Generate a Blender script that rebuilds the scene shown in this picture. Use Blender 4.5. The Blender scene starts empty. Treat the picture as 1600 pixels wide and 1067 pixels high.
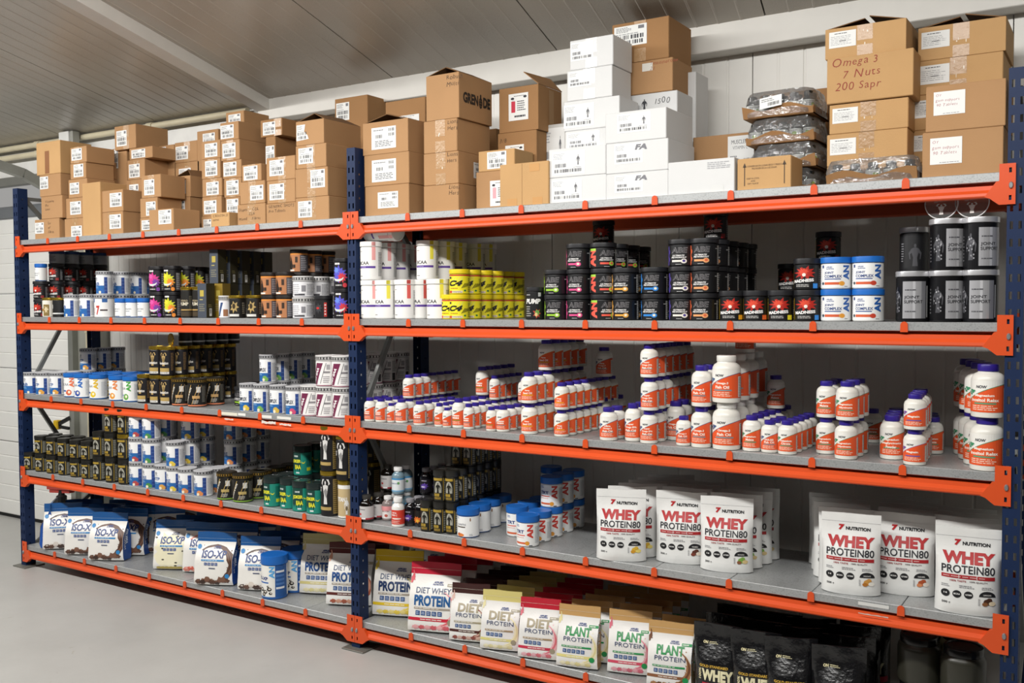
import bpy, bmesh, math, random
import numpy as np
from mathutils import Vector, Matrix, noise
PI = math.pi
scene = bpy.context.scene
COL = scene.collection

# ------------------------------------------------------------------ camera, world, lamps, exposure
CAM = np.array([2.7635, -3.0813, 1.4737])
FPX = 1502.3
YAW, PITCH, ROLL = -0.5667, -0.0379, -0.0041


def cam_axes():
    cy, sy = math.cos(YAW), math.sin(YAW)
    f = np.array([sy * math.cos(PITCH), cy * math.cos(PITCH), math.sin(PITCH)])
    r = np.array([cy, -sy, 0.0])
    u = np.cross(r, f)
    c, s = math.cos(ROLL), math.sin(ROLL)
    return c * r + s * u, -s * r + c * u, f


CR, CU, CF = cam_axes()
cd = bpy.data.cameras.new('camera')
cam = bpy.data.objects.new('camera', cd)
COL.objects.link(cam)
cd.sensor_width = 36.0
cd.lens = FPX / 1600.0 * 36.0
cd.clip_start = 0.05
cam.matrix_world = Matrix(((CR[0], CU[0], -CF[0], CAM[0]), (CR[1], CU[1], -CF[1], CAM[1]), (CR[2], CU[2], -CF[2], CAM[2]), (0, 0, 0, 1)))
scene.camera = cam

world = bpy.data.worlds.new('world')
scene.world = world
world.use_nodes = True
world.node_tree.nodes['Background'].inputs[0].default_value = (1.0, 0.98, 0.95, 1)
world.node_tree.nodes['Background'].inputs[1].default_value = 0.35


def area(name, loc, sx, sy, power, aim, color=(1, 0.975, 0.93)):
    l = bpy.data.lights.new(name, 'AREA')
    l.shape = 'RECTANGLE'
    l.size, l.size_y, l.energy, l.color = sx, sy, power, color
    o = bpy.data.objects.new(name, l)
    COL.objects.link(o)
    o.location = loc
    o.rotation_euler = (Vector(aim) - Vector(loc)).to_track_quat('-Z', 'Y').to_euler()
    return o


TUBE = (1, 0.985, 0.955)
area('ceiling_tube_lamp', (-0.7, -1.9, 2.87), 7.8, 0.16, 205, (-0.7, -0.5, 0.0), TUBE)
area('ceiling_tube_lamp', (-0.6, -4.2, 3.05), 8.4, 0.2, 14, (-0.6, -3.2, 0.0), TUBE)
scene.cycles.diffuse_bounces = 2
vs = scene.view_settings
vs.view_transform = 'Standard'
vs.look = 'None'
vs.exposure = 0.0
vs.gamma = 1.0
vs.use_curve_mapping = False

# ------------------------------------------------------------------ helpers: placing
def X_at(px, y, z):
    """world X of the point at depth y and height z that stands on the photo column px"""
    n = FPX * CR - (px - 800.0) * CF
    return CAM[0] - (n[1] * (y - CAM[1]) + n[2] * (z - CAM[2])) / n[0]


def ray(px, py):
    return CF + CR * ((px - 800.0) / FPX) - CU * ((py - 533.5) / FPX)


def on_z(px, py, z):
    d = ray(px, py)
    t = (z - CAM[2]) / d[2]
    return CAM + d * t


def on_y(px, py, y):
    d = ray(px, py)
    t = (y - CAM[1]) / d[1]
    return CAM + d * t


def lin(c):
    if isinstance(c, str):
        c = c.lstrip('#')
        c = tuple(int(c[i:i + 2], 16) / 255 for i in (0, 2, 4))
    return tuple(x / 12.92 if x <= 0.04045 else ((x + 0.055) / 1.055) ** 2.4 for x in c[:3])


# ------------------------------------------------------------------ materials
MATS = {}


def new_mat(name):
    m = bpy.data.materials.new(name)
    m.use_nodes = True
    return m, m.node_tree, m.node_tree.nodes['Principled BSDF']


def plain(c, rough=0.45, metal=0.0, bump=0.0, bscale=60.0, var=0.06, vscale=9.0, spec=0.5, coat=0.0):
    key = (c, rough, metal, bump, bscale, var, vscale, spec, coat)
    if key in MATS:
        return MATS[key]
    m, nt, b = new_mat('surface')
    N, L = nt.nodes, nt.links
    tc = N.new('ShaderNodeTexCoord')
    nz = N.new('ShaderNodeTexNoise')
    nz.inputs['Scale'].default_value = vscale
    nz.inputs['Detail'].default_value = 3
    L.new(tc.outputs['Object'], nz.inputs['Vector'])
    rp = N.new('ShaderNodeValToRGB')
    lc = lin(c)
    rp.color_ramp.elements[0].position = 0.3
    rp.color_ramp.elements[1].position = 0.7
    rp.color_ramp.elements[0].color = tuple(x * (1 - var) for x in lc) + (1,)
    rp.color_ramp.elements[1].color = tuple(min(1, x * (1 + var)) for x in lc) + (1,)
    L.new(nz.outputs['Fac'], rp.inputs['Fac'])
    L.new(rp.outputs['Color'], b.inputs['Base Color'])
    b.inputs['Roughness'].default_value = rough
    b.inputs['Metallic'].default_value = metal
    b.inputs['Specular IOR Level'].default_value = spec
    b.inputs['Coat Weight'].default_value = coat
    if bump:
        n2 = N.new('ShaderNodeTexNoise')
        n2.inputs['Scale'].default_value = bscale
        n2.inputs['Detail'].default_value = 4
        L.new(tc.outputs['Object'], n2.inputs['Vector'])
        bp = N.new('ShaderNodeBump')
        bp.inputs['Strength'].default_value = bump
        bp.inputs['Distance'].default_value = 0.002
        L.new(n2.outputs['Fac'], bp.inputs['Height'])
        L.new(bp.outputs['Normal'], b.inputs['Normal'])
    MATS[key] = m
    return m


def printed(rough=0.45, metal=0.0, bump=0.0, bscale=40.0, coat=0.0):
    """ink on paper or film: takes its colours from the mesh's colour attribute"""
    key = ('print', rough, metal, bump, coat)
    if key in MATS:
        return MATS[key]
    m, nt, b = new_mat('printed_film')
    N, L = nt.nodes, nt.links
    at = N.new('ShaderNodeAttribute')
    at.attribute_name = 'Col'
    L.new(at.outputs['Color'], b.inputs['Base Color'])
    b.inputs['Roughness'].default_value = rough
    b.inputs['Metallic'].default_value = metal
    b.inputs['Coat Weight'].default_value = coat
    b.inputs['Coat Roughness'].default_value = 0.15
    if bump:
        tc = N.new('ShaderNodeTexCoord')
        n2 = N.new('ShaderNodeTexNoise')
        n2.inputs['Scale'].default_value = bscale
        n2.inputs['Detail'].default_value = 3
        L.new(tc.outputs['Object'], n2.inputs['Vector'])
        bp = N.new('ShaderNodeBump')
        bp.inputs['Strength'].default_value = bump
        bp.inputs['Distance'].default_value = 0.004
        L.new(n2.outputs['Fac'], bp.inputs['Height'])
        L.new(bp.outputs['Normal'], b.inputs['Normal'])
    MATS[key] = m
    return m


def zinc():
    if 'zinc' in MATS:
        return MATS['zinc']
    m, nt, b = new_mat('galvanised_steel')
    N, L = nt.nodes, nt.links
    tc = N.new('ShaderNodeTexCoord')
    vo = N.new('ShaderNodeTexVoronoi')
    vo.inputs['Scale'].default_value = 260
    nz = N.new('ShaderNodeTexNoise')
    nz.inputs['Scale'].default_value = 14
    nz.inputs['Detail'].default_value = 5
    L.new(tc.outputs['Object'], vo.inputs['Vector'])
    L.new(tc.outputs['Object'], nz.inputs['Vector'])
    mx = N.new('ShaderNodeMath')
    mx.operation = 'ADD'
    L.new(vo.outputs['Color'], mx.inputs[0])
    L.new(nz.outputs['Fac'], mx.inputs[1])
    rp = N.new('ShaderNodeValToRGB')
    rp.color_ramp.elements[0].color = lin('#8b8d8d') + (1,)
    rp.color_ramp.elements[1].color = lin('#b4b6b6') + (1,)
    rp.color_ramp.elements[0].position = 0.3
    rp.color_ramp.elements[1].position = 1.0
    L.new(mx.outputs[0], rp.inputs['Fac'])
    L.new(rp.outputs['Color'], b.inputs['Base Color'])
    b.inputs['Metallic'].default_value = 0.5
    b.inputs['Roughness'].default_value = 0.42
    MATS['zinc'] = m
    return m


def clear(kind='film'):
    if kind in MATS:
        return MATS[kind]
    m = bpy.data.materials.new('clear_' + kind)
    m.use_nodes = True
    nt = m.node_tree
    N, L = nt.nodes, nt.links
    N.remove(N['Principled BSDF'])
    tr = N.new('ShaderNodeBsdfTransparent')
    tr.inputs[0].default_value = (0.93, 0.93, 0.93, 1)
    gl = N.new('ShaderNodeBsdfGlossy')
    gl.inputs['Roughness'].default_value = 0.12
    df = N.new('ShaderNodeBsdfDiffuse')
    df.inputs[0].default_value = (0.75, 0.75, 0.75, 1)
    lw = N.new('ShaderNodeLayerWeight')
    lw.inputs['Blend'].default_value = 0.35
    mp = N.new('ShaderNodeMath')
    mp.operation = 'MULTIPLY_ADD'
    mp.inputs[1].default_value = 0.7
    mp.inputs[2].default_value = 0.07
    L.new(lw.outputs['Fresnel'], mp.inputs[0])
    m1 = N.new('ShaderNodeMixShader')
    m2 = N.new('ShaderNodeMixShader')
    m2.inputs[0].default_value = 0.10 if kind == 'film' else 0.05
    L.new(mp.outputs[0], m1.inputs[0])
    L.new(tr.outputs[0], m1.inputs[1])
    L.new(gl.outputs[0], m1.inputs[2])
    L.new(m1.outputs[0], m2.inputs[1])
    L.new(df.outputs[0], m2.inputs[2])
    if kind == 'film':
        tc = N.new('ShaderNodeTexCoord')
        nz = N.new('ShaderNodeTexNoise')
        nz.inputs['Scale'].default_value = 30
        nz.inputs['Distortion'].default_value = 1.5
        L.new(tc.outputs['Object'], nz.inputs['Vector'])
        bp = N.new('ShaderNodeBump')
        bp.inputs['Strength'].default_value = 0.8
        bp.inputs['Distance'].default_value = 0.01
        L.new(nz.outputs['Fac'], bp.inputs['Height'])
        L.new(bp.outputs['Normal'], gl.inputs['Normal'])
        L.new(bp.outputs['Normal'], lw.inputs['Normal'])
    L.new(m2.outputs[0], N['Material Output'].inputs[0])
    MATS[kind] = m
    return m


# ------------------------------------------------------------------ helpers: meshes and objects
def mesh(name, V, F, mat, smooth=None, cols=None):
    me = bpy.data.meshes.new(name)
    me.from_pydata([tuple(v) for v in V], [], F)
    me.materials.append(mat)
    if cols is not None:
        a = me.color_attributes.new('Col', 'FLOAT_COLOR', 'CORNER')
        buf = []
        for f, c in zip(F, cols):
            buf.extend((c[0], c[1], c[2], 1.0) * len(f))
        a.data.foreach_set('color', buf)
    if smooth is not None:
        me.shade_smooth()
        me.set_sharp_from_angle(angle=math.radians(smooth))
    me.update()
    return me


def link(name, me, parent=None, loc=(0, 0, 0), rot=(0, 0, 0)):
    o = bpy.data.objects.new(name, me)
    COL.objects.link(o)
    o.location, o.rotation_euler = loc, rot
    if parent is not None:
        o.parent = parent
    return o


LABELS = {}


def tag(o, label, cat, group=None):
    n = len(label.split())
    if not 4 <= n <= 16:
        print('LABEL LENGTH', n, label)
    if label in LABELS:
        print('DUP LABEL', label)
    LABELS[label] = 1
    o['label'], o['category'] = label, cat
    if group:
        o['group'] = group
    return o


def empty(name, loc, rz=0.0, tilt=0.0):
    o = bpy.data.objects.new(name, None)
    COL.objects.link(o)
    o.empty_display_size = 0.02
    o.location = loc
    o.rotation_euler = (tilt, 0, rz)
    return o


def lathe(prof, seg=28, knurl=None):
    """prof: (r, z) from bottom to top; knurl: (i0, i1, amount) ridges between those rings"""
    V, F = [], []
    for i, (r, z) in enumerate(prof):
        for k in range(seg):
            a = 2 * PI * k / seg
            rr = r
            if knurl and knurl[0] <= i <= knurl[1] and k % 2:
                rr = r * (1 - knurl[2])
            V.append((rr * math.sin(a), -rr * math.cos(a), z))
    n = len(prof)
    for i in range(n - 1):
        for k in range(seg):
            k2 = (k + 1) % seg
            F.append((i * seg + k, i * seg + k2, (i + 1) * seg + k2, (i + 1) * seg + k))
    F.append(tuple(reversed(range(seg))))
    F.append(tuple((n - 1) * seg + k for k in range(seg)))
    return V, F


def bevbox(x0, x1, y0, y1, z0, z1, b=0.0015):
    """box with chamfered edges, 44 triangles"""
    b = min(b, (x1 - x0) * 0.4, (y1 - y0) * 0.4, (z1 - z0) * 0.4)
    bm = bmesh.new()
    bmesh.ops.create_cube(bm, size=1)
    for v in bm.verts:
        v.co = (x0 if v.co.x < 0 else x1, y0 if v.co.y < 0 else y1, z0 if v.co.z < 0 else z1)
    if b > 0:
        bmesh.ops.bevel(bm, geom=bm.edges[:], offset=b, segments=1, affect='EDGES')
    bm.verts.index_update()
    V = [tuple(v.co) for v in bm.verts]
    F = [tuple(v.index for v in f.verts) for f in bm.faces]
    bm.free()
    return V, F


def join(*parts):
    V, F = [], []
    for v, f in parts:
        n = len(V)
        V.extend(v)
        F.extend(tuple(i + n for i in q) for q in f)
    return V, F


def prism_x(prof, x0, x1):
    """closed (y, z) outline swept along X"""
    n = len(prof)
    V = [(x0, y, z) for y, z in prof] + [(x1, y, z) for y, z in prof]
    F = [(i, (i + 1) % n, n + (i + 1) % n, n + i) for i in range(n)]
    F += [tuple(reversed(range(n))), tuple(range(n, 2 * n))]
    return V, F


def bar(p, q, w, t, up=(0, 0, 1)):
    """rectangular bar from p to q"""
    p, q = Vector(p), Vector(q)
    d = (q - p).normalized()
    a = d.cross(Vector(up))
    if a.length < 1e-4:
        a = d.cross(Vector((1, 0, 0)))
    a.normalize()
    b = a.cross(d)
    V = []
    for e in (p, q):
        for s, k in ((-1, -1), (1, -1), (1, 1), (-1, 1)):
            V.append(tuple(e + a * (s * w / 2) + b * (k * t / 2)))
    F = [(0, 1, 5, 4), (1, 2, 6, 5), (2, 3, 7, 6), (3, 0, 4, 7), (3, 2, 1, 0), (4, 5, 6, 7)]
    return V, F


def tube(pts, r, seg=10):
    V, F = [], []
    P = [Vector(p) for p in pts]
    for i, p in enumerate(P):
        d = (P[min(i + 1, len(P) - 1)] - P[max(i - 1, 0)]).normalized()
        a = d.cross(Vector((0, 0, 1)))
        if a.length < 1e-3:
            a = d.cross(Vector((0, 1, 0)))
        a.normalize()
        b = a.cross(d)
        for k in range(seg):
            t = 2 * PI * k / seg
            V.append(tuple(p + (a * math.cos(t) + b * math.sin(t)) * r))
    for i in range(len(P) - 1):
        for k in range(seg):
            k2 = (k + 1) % seg
            F.append((i * seg + k, i * seg + k2, (i + 1) * seg + k2, (i + 1) * seg + k))
    F.append(tuple(reversed(range(seg))))
    F.append(tuple((len(P) - 1) * seg + k for k in range(seg)))
    return V, F


# ------------------------------------------------------------------ printing: flat artwork that is bent onto a surface
GLYPHS = {}


def glyphs(s, bold=0.0):
    key = (s, bold)
    if key not in GLYPHS:
        c = bpy.data.curves.new('text', 'FONT')
        c.body, c.size, c.resolution_u, c.offset = s, 1.0, 3, bold
        o = bpy.data.objects.new('text', c)
        m = bpy.data.meshes.new_from_object(o)
        v = np.array([x.co[:2] for x in m.vertices]) if len(m.vertices) else np.zeros((1, 2))
        f = [tuple(p.vertices) for p in m.polygons]
        bpy.data.objects.remove(o)
        bpy.data.curves.remove(c)
        bpy.data.meshes.remove(m)
        GLYPHS[key] = (v, f)
    return GLYPHS[key]


class Art:
    def __init__(self, outward='y'):
        self.ops = []
        self.outward = outward

    def add(self, V, F, col, z):
        self.ops.append((np.asarray(V, float), F, lin(col), z))

    def rect(self, x0, y0, x1, y1, col, z=1):
        self.add([(x0, y0), (x1, y0), (x1, y1), (x0, y1)], [(0, 1, 2, 3)], col, z)
        return self

    def poly(self, pts, col, z=1):
        self.add(pts, [tuple(range(len(pts)))], col, z)
        return self

    def ell(self, x, y, rx, ry, col, z=1, n=12):
        return self.poly([(x + rx * math.cos(2 * PI * k / n), y + ry * math.sin(2 * PI * k / n)) for k in range(n)], col, z)

    def star(self, x, y, rx, ry, col, n=11, seed=1, z=1, deep=0.55):
        rnd = random.Random(seed)
        P = []
        for k in range(2 * n):
            q = (1.0 if k % 2 == 0 else deep) * rnd.uniform(0.8, 1.1)
            a = 2 * PI * k / (2 * n)
            P.append((x + rx * q * math.cos(a), y + ry * q * math.sin(a)))
        V = [(x, y)] + P
        self.add(V, [(0, 1 + i, 1 + (i + 1) % len(P)) for i in range(len(P))], col, z)
        return self

    def swoosh(self, cx, cy, rx, ry, a0, a1, wd, col, seed=1, z=1, n=22):
        """a ragged curl of liquid with droplets"""
        rnd = random.Random(seed)
        V = []
        for i in range(n + 1):
            t = i / n
            a = a0 + (a1 - a0) * t
            q = wd * (0.35 + 0.9 * math.sin(PI * min(1, t * 1.15 + .05))) * rnd.uniform(.75, 1.2)
            for s in (-1, 1):
                k = 1 + s * q * rnd.uniform(.8, 1.15)
                V.append((cx + rx * k * math.cos(a), cy + ry * k * math.sin(a)))
        self.add(V, [(2 * i, 2 * i + 2, 2 * i + 3, 2 * i + 1) for i in range(n)], col, z)
        for _ in range(6):
            a = rnd.uniform(a0, a1)
            k = 1 + rnd.choice((-1, 1)) * wd * rnd.uniform(1.2, 1.9)
            d = rx * wd * rnd.uniform(.12, .3)
            self.ell(cx + rx * k * math.cos(a), cy + ry * k * math.sin(a), d, d, col, z, 7)
        return self

    def text(self, s, x0, y0, x1, y1, col, bold=0.02, rot=0, sk=0.0, z=2):
        v, f = glyphs(s, bold)
        v = v.copy()
        if sk:
            v[:, 0] += v[:, 1] * sk
        if rot == 90:
            v = np.stack([-v[:, 1], v[:, 0]], 1)
        elif rot:
            a = math.radians(rot)
            v = np.stack([v[:, 0] * math.cos(a) - v[:, 1] * math.sin(a), v[:, 0] * math.sin(a) + v[:, 1] * math.cos(a)], 1)
        lo, hi = v.min(0), v.max(0)
        v = (v - lo) / np.maximum(hi - lo, 1e-6) * np.array([x1 - x0, y1 - y0]) + np.array([x0, y0])
        self.add(v, f, col, z)
        return self

    def hand(self, s, x, y, h, col, seed=0, z=2):
        """marker handwriting: letters set one by one, uneven"""
        rnd = random.Random(seed)
        for ch in s:
            if ch == ' ':
                x += h * 0.45
                continue
            v, f = glyphs(ch, -0.012)
            v = v.copy()
            a = rnd.uniform(-0.12, 0.16)
            v = np.stack([v[:, 0] * math.cos(a) - v[:, 1] * math.sin(a), v[:, 0] * math.sin(a) + v[:, 1] * math.cos(a)], 1)
            v[:, 0] += 0.18 * v[:, 1]
            k = h * rnd.uniform(0.9, 1.12) / 0.72
            w = v[:, 0].max() - min(0, v[:, 0].min())
            self.add(v * k + np.array([x, y + rnd.uniform(-0.06, 0.06) * h]), f, col, z)
            x += (w + 0.06) * k
        return self

    def small(self, x0, y0, x1, y1, col, n=3, seed=0, z=2, fill=0.42):
        """tiny print: rows of word-long dashes"""
        rnd = random.Random(seed * 7 + n)
        V, F = [], []
        rh = (y1 - y0) / n
        for i in range(n):
            yy = y1 - (i + 0.5) * rh
            x = x0
            end = x1 - (x1 - x0) * rnd.uniform(0, 0.3)
            while x < end:
                w = (x1 - x0) * rnd.uniform(0.08, 0.22)
                e = min(x + w, end)
                k = len(V)
                V += [(x, yy - rh * fill / 2), (e, yy - rh * fill / 2), (e, yy + rh * fill / 2), (x, yy + rh * fill / 2)]
                F.append((k, k + 1, k + 2, k + 3))
                x = e + (x1 - x0) * 0.03
        if V:
            self.add(V, F, col, z)
        return self

    def bars(self, x0, y0, x1, y1, col='#1a1a1a', n=16, seed=0, z=2):
        rnd = random.Random(seed + 3)
        ws = [rnd.choice((1, 1, 2, 3)) for _ in range(2 * n)]
        k = (x1 - x0) / sum(ws)
        x, V, F = x0, [], []
        for i, w in enumerate(ws):
            if i % 2 == 0:
                j = len(V)
                V += [(x, y0), (x + w * k, y0), (x + w * k, y1), (x, y1)]
                F.append((j, j + 1, j + 2, j + 3))
            x += w * k
        self.add(V, F, col, z)
        return self

    def build(self, name, fmap, mat, su=None, sv=None, off=0.0004, doff=0.00022, smooth=None):
        OV, OF, OC = [], [], []
        for V, F, c, z in self.ops:
            lo, hi = V.min(0), V.max(0)
            cutu = su and (hi[0] - lo[0] > su * 0.7)
            cutv = sv and (hi[1] - lo[1] > sv * 0.7)
            if cutu or cutv:
                bm = bmesh.new()
                vs_ = [bm.verts.new((p[0], p[1], 0)) for p in V]
                for f in F:
                    try:
                        bm.faces.new([vs_[i] for i in f])
                    except ValueError:
                        pass
                for ax, on, st in ((0, cutu, su), (1, cutv, sv)):
                    if not on:
                        continue
                    k = math.ceil(lo[ax] / st + 1e-6)
                    while k * st < hi[ax] - 1e-6:
                        co = [0, 0, 0]
                        no = [0, 0, 0]
                        co[ax], no[ax] = k * st, 1
                        bmesh.ops.bisect_plane(bm, geom=bm.verts[:] + bm.edges[:] + bm.faces[:], dist=1e-7, plane_co=co, plane_no=no)
                        k += 1
                bm.verts.index_update()
                V = [(v.co.x, v.co.y) for v in bm.verts]
                F = [tuple(v.index for v in f.verts) for f in bm.faces]
                bm.free()
            o = off + doff * z
            n = len(OV)
            OV.extend(fmap(p[0], p[1], o) for p in V)
            OF.extend(tuple(i + n for i in f) for f in F)
            OC.extend([c] * len(F))
        me = mesh(name, OV, OF, mat, smooth, OC)
        bm = bmesh.new()
        bm.from_mesh(me)
        # all art faces look outward: flip those that do not
        flip = []
        for f in bm.faces:
            c = f.calc_center_median()
            if self.outward == 'r':
                if f.normal.x * c.x + f.normal.y * c.y < 0:
                    flip.append(f)
            elif self.outward == 'x':
                if f.normal.x < 0:
                    flip.append(f)
            elif f.normal.y > 0:
                flip.append(f)
        if flip:
            bmesh.ops.reverse_faces(bm, faces=flip)
        bm.to_mesh(me)
        bm.free()
        return me


def wrap(R):
    def f(u, v, o):
        a = u / R
        return ((R + o) * math.sin(a), -(R + o) * math.cos(a), v)
    return f


def on_front(y=0.0):
    return lambda u, v, o: (u, y - o, v)


def on_side(x):
    """u runs from the front edge (0) backwards along the side that faces +X"""
    return lambda u, v, o: (x + o, u, v)

# ------------------------------------------------------------------ room shell
YW = 0.68      # back wall
YB = 0.58      # face of the wall beam
CZ = 2.575     # ceiling height where it meets the beam
CD = Vector((-0.1934, 1.0, -0.15706))   # the way the ceiling panels run


def ceil_z(y):
    return CZ + (YB - y) * 0.15706


WHITE_WALL = plain('#eae8e2', 0.5, var=0.02)


def struct(name, me, parent=None):
    o = link(name, me, parent)
    if parent is None:
        o['kind'] = 'structure'
    return o


floor_m, nt, b = new_mat('painted_concrete')
N, L = nt.nodes, nt.links
tc = N.new('ShaderNodeTexCoord')
n1 = N.new('ShaderNodeTexNoise')
n1.inputs['Scale'].default_value = 1.3
n1.inputs['Detail'].default_value = 7
n1.inputs['Roughness'].default_value = 0.65
L.new(tc.outputs['Object'], n1.inputs['Vector'])
rp = N.new('ShaderNodeValToRGB')
rp.color_ramp.elements[0].color = lin('#a5a4a0') + (1,)
rp.color_ramp.elements[1].color = lin('#b4b3af') + (1,)
rp.color_ramp.elements[0].position = 0.3
rp.color_ramp.elements[1].position = 0.7
L.new(n1.outputs['Fac'], rp.inputs['Fac'])
n3 = N.new('ShaderNodeTexNoise')
n3.inputs['Scale'].default_value = 9
n3.inputs['Detail'].default_value = 9
n3.inputs['Distortion'].default_value = 2.5
L.new(tc.outputs['Object'], n3.inputs['Vector'])
sc_ = N.new('ShaderNodeValToRGB')
sc_.color_ramp.elements[0].position = 0.70
sc_.color_ramp.elements[1].position = 0.78
sc_.color_ramp.elements[0].color = (1, 1, 1, 1)
sc_.color_ramp.elements[1].color = (0.86, 0.82, 0.76, 1)
L.new(n3.outputs['Fac'], sc_.inputs['Fac'])
mm = N.new('ShaderNodeMix')
mm.data_type = 'RGBA'
mm.blend_type = 'MULTIPLY'
mm.inputs[0].default_value = 1.0
L.new(rp.outputs['Color'], mm.inputs[6])
L.new(sc_.outputs['Color'], mm.inputs[7])
L.new(mm.outputs[2], b.inputs['Base Color'])
b.inputs['Roughness'].default_value = 0.42
struct('floor', mesh('floor', *bevbox(-6.5, 5.0, -8, 1.2, -0.1, 0, 0), floor_m))
# the back wall: ribbed sandwich panels, each one a part
wall = bpy.data.objects.new('wall_back', None)
COL.objects.link(wall)
wall['kind'] = 'structure'


def wall_panel(x0, x1):
    prof = []
    n = 9
    p = (x1 - x0) / n
    prof.append((x0 + 0.002, YW + 0.05))
    prof.append((x0 + 0.002, YW))
    for i in range(1, n):
        c = x0 + i * p
        d = 0.0016 if i % 2 else 0.003
        prof += [(c - 0.006, YW), (c - 0.002, YW + d), (c + 0.002, YW + d), (c + 0.006, YW)]
    prof += [(x1 - 0.002, YW), (x1 - 0.002, YW + 0.05)]
    m = len(prof)
    V = [(x, y, 0) for x, y in prof] + [(x, y, 2.75) for x, y in prof]
    F = [(i, (i + 1) % m, m + (i + 1) % m, m + i) for i in range(m)]
    return V, F


k = 0
x = 1.506 - 0.92 * 5
while x < 5:
    if x > -2.75 - 0.92:
        struct('wall_panel', mesh('wall_panel', *wall_panel(max(x, -2.64), x + 0.92), WHITE_WALL), wall)
    x += 0.92
# sectional door beside the rack, in the same wall
door = bpy.data.objects.new('door_1', None)
COL.objects.link(door)
door['kind'] = 'structure'
DOORW = plain('#f0efea', 0.45, var=0.015)
zz, sect = 0.02, 0.515
for i in range(4):
    z0, z1 = zz + i * sect, zz + (i + 1) * sect
    n = 5
    p = (z1 - z0) / n
    prof = [(YW + 0.04, z0 + 0.003), (YW + 0.003, z0 + 0.003), (YW, z0 + 0.008)]
    for j in range(1, n):
        c = z0 + j * p
        prof += [(YW, c - 0.006), (YW + 0.004, c - 0.002), (YW + 0.004, c + 0.002), (YW, c + 0.006)]
    prof += [(YW, z1 - 0.008), (YW + 0.003, z1 - 0.003), (YW + 0.04, z1 - 0.003)]
    struct('door_panel', mesh('door_panel', *prism_x(prof, -6.4, -2.97), DOORW), door)
struct('dark_gap_strip', mesh('dark_gap_strip', *bevbox(-6.4, -2.97, YW + 0.005, YW + 0.03, 0, 0.024, 0), plain('#161616', 0.8)), door)  # black strip added to stand for the dark gap under the door
struct('top_rail', mesh('top_rail', *bevbox(-6.4, -2.97, YW - 0.01, YW + 0.03, 2.085, 2.165, 0.004), plain('#8e9296', 0.4, 0.4)), door)
STEEL = plain('#a5a69f', 0.42, 0.5, var=0.12, vscale=6)
tr = [(-2.93, YW - 0.06, 0.0), (-2.93, YW - 0.06, 1.8), (-2.93, YW - 0.07, 1.98), (-2.93, YW - 0.12, 2.12), (-2.93, YW - 0.22, 2.22),
      (-2.93, YW - 0.38, 2.29), (-2.93, YW - 0.7, 2.36), (-2.93, -2.5, 2.62)]
parts = [bar(tr[i], tr[i + 1], 0.055, 0.05, (1, 0, 0)) for i in range(len(tr) - 1)]
struct('door_track', mesh('door_track', *join(*parts), STEEL), door)
struct('trim_1', mesh('door_column', *join(bevbox(-2.96, -2.79, YW - 0.05, YW + 0.04, 0, 2.3, 0.004), bevbox(-2.775, -2.655, YW - 0.07, YW + 0.04, 0, 2.3, 0.012)),
       plain('#a9a99f', 0.45, 0.15, var=0.05)))
struct('trim_2', mesh('door_lintel', *bevbox(-6.4, -1.1, YW - 0.012, YW + 0.05, 2.36, 2.56, 0.004), plain('#e8e7e3', 0.45)))
struct('trim_3', mesh('lintel_rail', *bevbox(-6.4, -1.1, YW - 0.03, YW + 0.02, 2.30, 2.36, 0.004), plain('#85857f', 0.45, 0.3)))
PIPE = plain('#d9cfb2', 0.4)
for k, (pz, x1) in enumerate(((2.54, -1.3), (2.48, -3.1))):
    tag(link('conduit_pipe', mesh('conduit_pipe', *join(tube([(-6.3, YW - 0.06, pz), (x1, YW - 0.06, pz)], 0.019, 12),
        *[tube([(q, YW - 0.06, pz), (q + 0.05, YW - 0.06, pz)], 0.024, 12) for q in (-3.3, -2.15) if q < x1]), PIPE, 40)),
        ('cream conduit pipe running along the ceiling edge above the stacked boxes', 'lower cream conduit pipe over the white sectional door')[k], 'pipe', 'ceiling edge pipes')
bk = empty('conduit_bracket', (-2.86, YW - 0.12, 2.4))
tag(bk, 'white square bracket hanging from the ceiling edge beside the cream pipe', 'bracket')
link('plate', mesh('plate', *bevbox(-0.05, 0.05, -0.03, 0.03, 0, 0.17, 0.004), plain('#e9e8e4', 0.4)), bk)
link('side_strap', mesh('side_strap', *bevbox(0.055, 0.08, -0.02, 0.03, 0.0, 0.17, 0.003), plain('#9d9c94', 0.4)), bk)
dp = empty('downpipe', (-2.715, YW - 0.1, 0))
tag(dp, 'thin cream vertical pipe on the steel door column behind the rack', 'pipe')
link('pipe_run', mesh('pipe_run', *tube([(0, 0, 0), (0, 0, 2.3)], 0.018, 12), PIPE, 40), dp)
for z in (1.31, 0.9):
    link('pipe_clip', mesh('pipe_clip', *tube([(0, 0, z), (0, 0, z + 0.03)], 0.023, 12), PIPE, 40), dp)
# wall beam and ceiling
BEAM_W = plain('#dedbd4', 0.45, var=0.03)
struct('trim_4', mesh('wall_beam', *bevbox(-1.18, 5, YB, YW + 0.05, 2.468, 2.70, 0.003), BEAM_W))
ceil_m, nt, b = new_mat('ceiling_panel_coating')
N, L = nt.nodes, nt.links
tc = N.new('ShaderNodeTexCoord')
n1 = N.new('ShaderNodeTexNoise')
n1.inputs['Scale'].default_value = 220
n1.inputs['Detail'].default_value = 2
n2 = N.new('ShaderNodeTexNoise')
n2.inputs['Scale'].default_value = 1.5
n2.inputs['Detail'].default_value = 4
L.new(tc.outputs['Object'], n1.inputs['Vector'])
L.new(tc.outputs['Object'], n2.inputs['Vector'])
ad = N.new('ShaderNodeMath')
ad.operation = 'ADD'
L.new(n1.outputs['Fac'], ad.inputs[0])
L.new(n2.outputs['Fac'], ad.inputs[1])
rp = N.new('ShaderNodeValToRGB')
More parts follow.
